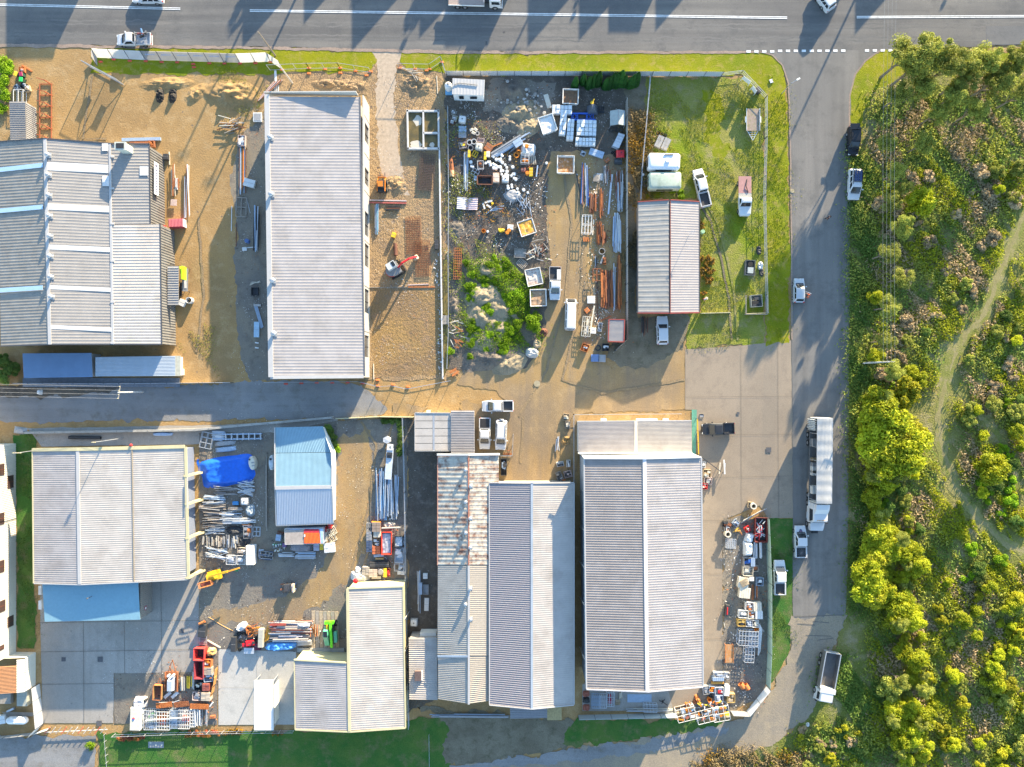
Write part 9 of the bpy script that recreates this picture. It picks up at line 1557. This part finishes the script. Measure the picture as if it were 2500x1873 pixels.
# loose ground cover: grass tufts and weeds nobody could count
TP=[(W(*q).x,W(*q).y) for q in trackp]
SP=[W(*q) for q in ((2062,836),(2112,892),(2162,952),(2198,1040),(2230,1120))];SP=[((p.x,p.y),(q.x,q.y)) for p,q in zip(SP,SP[1:])]
def farp(px,py):
    d=np.full(len(px),99.)
    for (ax,ay),(bx,by) in list(zip(TP,TP[1:]))+SP: t=np.clip(((px-ax)*(bx-ax)+(py-ay)*(by-ay))/((bx-ax)**2+(by-ay)**2),0,1);d=np.minimum(d,np.hypot(px-ax-t*(bx-ax),py-ay-t*(by-ay)))
    return d>1.2+.5*np.sin(px*3)
def cover(name,polys,n,size,hmax,mat,thr=-1,seed=0,up=.5):
    X=[]
    for (x0,y0,x1,y1) in polys:
        a,b=W(x0,y0),W(x1,y1);m=int(n*abs((x1-x0)*(y1-y0))/sum(abs((q[2]-q[0])*(q[3]-q[1])) for q in polys)*(3 if thr>-1 else 1))
        px=rng.uniform(a.x,b.x,m);py=rng.uniform(b.y,a.y,m);px=px+rng.normal(0,.9,m);py=py+rng.normal(0,.9,m);f=np.sin(px*.55+seed+1.3*np.sin(py*.37))+np.sin(py*.6+seed*2+1.1*np.sin(px*.43+1))+.6*np.sin(px*1.9+py*1.3+seed);kp=(f>thr)&farp(px,py);X.append(np.stack([px,py,np.abs(f)/2.6],1)[kp])
    P=np.concatenate(X);f=P[:,2].copy();P[:,2]=.08+rng.random(len(P))*hmax*(.4+f);N=rng.normal(size=P.shape)*.7+np.array([0,0,up]);o=bpy.data.objects.new(name,leafmesh(name,P,N,size*(.6+.8*rng.random(len(P))),mat));COL.objects.link(o);return tag(o,kind='stuff')
BZ=[(1880,320,2025,840),(2060,170,2230,470),(2030,320,2150,640),(1880,200,2040,320),(1860,985,2020,1240),(2075,850,2230,1120),(1880,1240,2230,1660),(2080,640,2230,840),(1835,330,1885,1000),(1740,1560,1890,1660),(2020,1150,2130,1240)]
cover('undergrowth',BZ,20000,.2,.6,LD,.2,0);cover('undergrowth',BZ,34000,.2,.7,LO,-.1,2.1);cover('dry_grass',BZ[:8],30000,.22,.6,TW,.2,4.4);cover('scrub_grass',[(1880,1000,2230,1660),(1640,1600,1900,1660),(2060,850,2230,1240),(1900,330,2230,840)],46000,.18,.8,LB_,.1,1.2);cover('verge_grass',[(1838,310,1880,1330),(1770,1420,1890,1640)],16000,.16,.5,LD,-.6,3)
cover('straw_grass',[(1354,240,1400,430),(1500,1625,1740,1660),(1355,430,1374,640)],6500,.16,.7,TN_,-.5,.7);cover('amber_grass',[(1354,250,1398,440),(1520,1630,1740,1660)],2600,.15,.7,LA_,.2,2);cover('weeds',[(965,270,1060,560),(970,560,1000,760),(1395,230,1440,330),(1600,160,1660,260),(1650,260,1662,700)],4200,.12,.4,LO,.2,1);cover('weeds',[(970,300,1130,520),(1380,260,1440,430)],1300,.13,.4,LA_,.7,5);LL=LEAF('leaf_lawn',(.36,.36,.012),(.24,.28,.015));cover('lawn_tufts',[(1660,200,1702,740),(1400,180,1650,680)],13000,.09,.12,LL,-.2,3);cover('lawn_tufts',[(40,945,76,1395),(1662,1125,1710,1400),(1000,1070,1040,1480)],5000,.09,.12,LD,-.2,6);cover('weeds',[(1005,565,1165,745)],9000,.13,.8,LG,-.3,2);cover('weeds',[(390,660,465,830),(470,130,570,260),(1495,700,1600,745)],2500,.1,.2,LO,.3,2)
DB=[(965,170,1180,560),(1190,200,1350,330),(1260,330,1350,760),(430,940,560,1230),(1565,1120,1660,1530),(230,1330,470,1560),(515,230,580,820),(800,140,960,800),(440,900,880,1420)]
for nm,mt,th,sd in (('debris',TIG,.4,0),('debris',CRM,.8,2),('debris',RST,.9,4),('debris',WHI,1.0,6),('debris',CHA,.5,8)): cover(nm,DB,3400,.075,.03,mt,th,sd,3)
for nm,mt,th,sd in (('scrap_litter',ALG,.2,1),('scrap_litter',TIG,.3,3),('scrap_litter',RST,.3,5),('scrap_litter',WHI,.8,7),('scrap_litter',CHA,.2,2)): cover(nm,[(965,190,1180,545),(1265,340,1350,740),(435,1040,555,1220),(1570,1125,1655,1530),(340,1440,465,1560),(505,1340,690,1400),(790,1130,870,1260)],900,.16,.12,mt,th,sd,1.2)
# ---------------------------------------------------------------- beyond the top edge: houses, trees and poles that shade the main road
T('S')
def far_house(i,tx,ty,w,h,kind='gable',ww=9):
    """tx,ty = where the tip of its shadow falls in the photo"""
    L=h/math.tan(EL);s=W(tx,ty);a=vv(s.x+.425*L,s.y+.905*L,0);a.y=max(a.y,63.5);b=thing('house',label=['pale','grey','cream','brick'][i%4]+(' gabled house' if kind=='gable' else ' flat roofed building')+' beyond the top of the picture, '+'first second third fourth fifth sixth seventh eighth ninth tenth eleventh'.split()[i]+' from the left',cat='house',loc=a);e=h-w*.3 if kind=='gable' else h
    mb=MB();mb.box((0,ww/2,e/2),(w,ww,e));mb.build('wall',[WHITEW,GREYW,CREAMW,M('brick_wall',(.3,.14,.1),.9)][i%4],b);mb=MB()
    if kind=='gable': mb.prism([(0,0)]*0 or [(-w/2-.2,-.2),(w/2+.2,-.2),(w/2+.2,ww+.2),(-w/2-.2,ww+.2)],e-.05,e) ;mb.loft([[(-w/2-.2,y,e),(0,y,h),(w/2+.2,y,e)] for y in (-.2,ww+.2)])
    else: mb.box((0,ww/2,h+.05),(w+.4,ww+.4,.2))
    mb.build('roof',ROOFG,b);mb=MB();mb.box((0,-.03,1.1),(1,.06,2.1));mb.build('door',BROWN,b)
for i,(tx,ty,w,h,k) in enumerate(((75,135,7.2,6.2,'flat'),(590,118,5.6,5.5,'gable'),(740,60,7,5.6,'gable'),(857,127,7,6.4,'gable'),(1022,95,5,6.3,'gable'),(1140,106,6.6,5.4,'flat'),(1286,116,6.8,6.4,'gable'),(1411,101,7.6,6.3,'gable'),(1525,72,4.6,5.2,'flat'),(1598,78,7.2,6.0,'gable'),(2085,86,7.2,6.2,'gable'))): far_house(i,tx,ty,w,h,k)
for tx,ty,s in ((960,150,.62),(1378,80,.5),(1975,120,.62),(2290,50,.5),(1140,155,.45),(2010,40,.45),(842,40,.45),(545,112,.42)):
    h=11*s;L=h/math.tan(EL);q=W(tx,ty);k=PROT['o'+str(R_.randrange(3))];dup(k[0],(q.x+.425*L,max(66,q.y+.905*L),0),R_.uniform(0,6),'street tree standing beyond the top of the picture','trees beyond the top edge',s)
for i,(tx,ty,h) in enumerate(((1862,478,12),(437,397,11),(504,462,10),(1240,150,9))):
    L=h/math.tan(EL);q=W(tx,ty);pole(('tallest','second','third','shortest')[i]+' power pole beyond the top of the picture',0,0,h,2.2,None,.2,loc=vv(q.x+.425*L,q.y+.905*L,0))
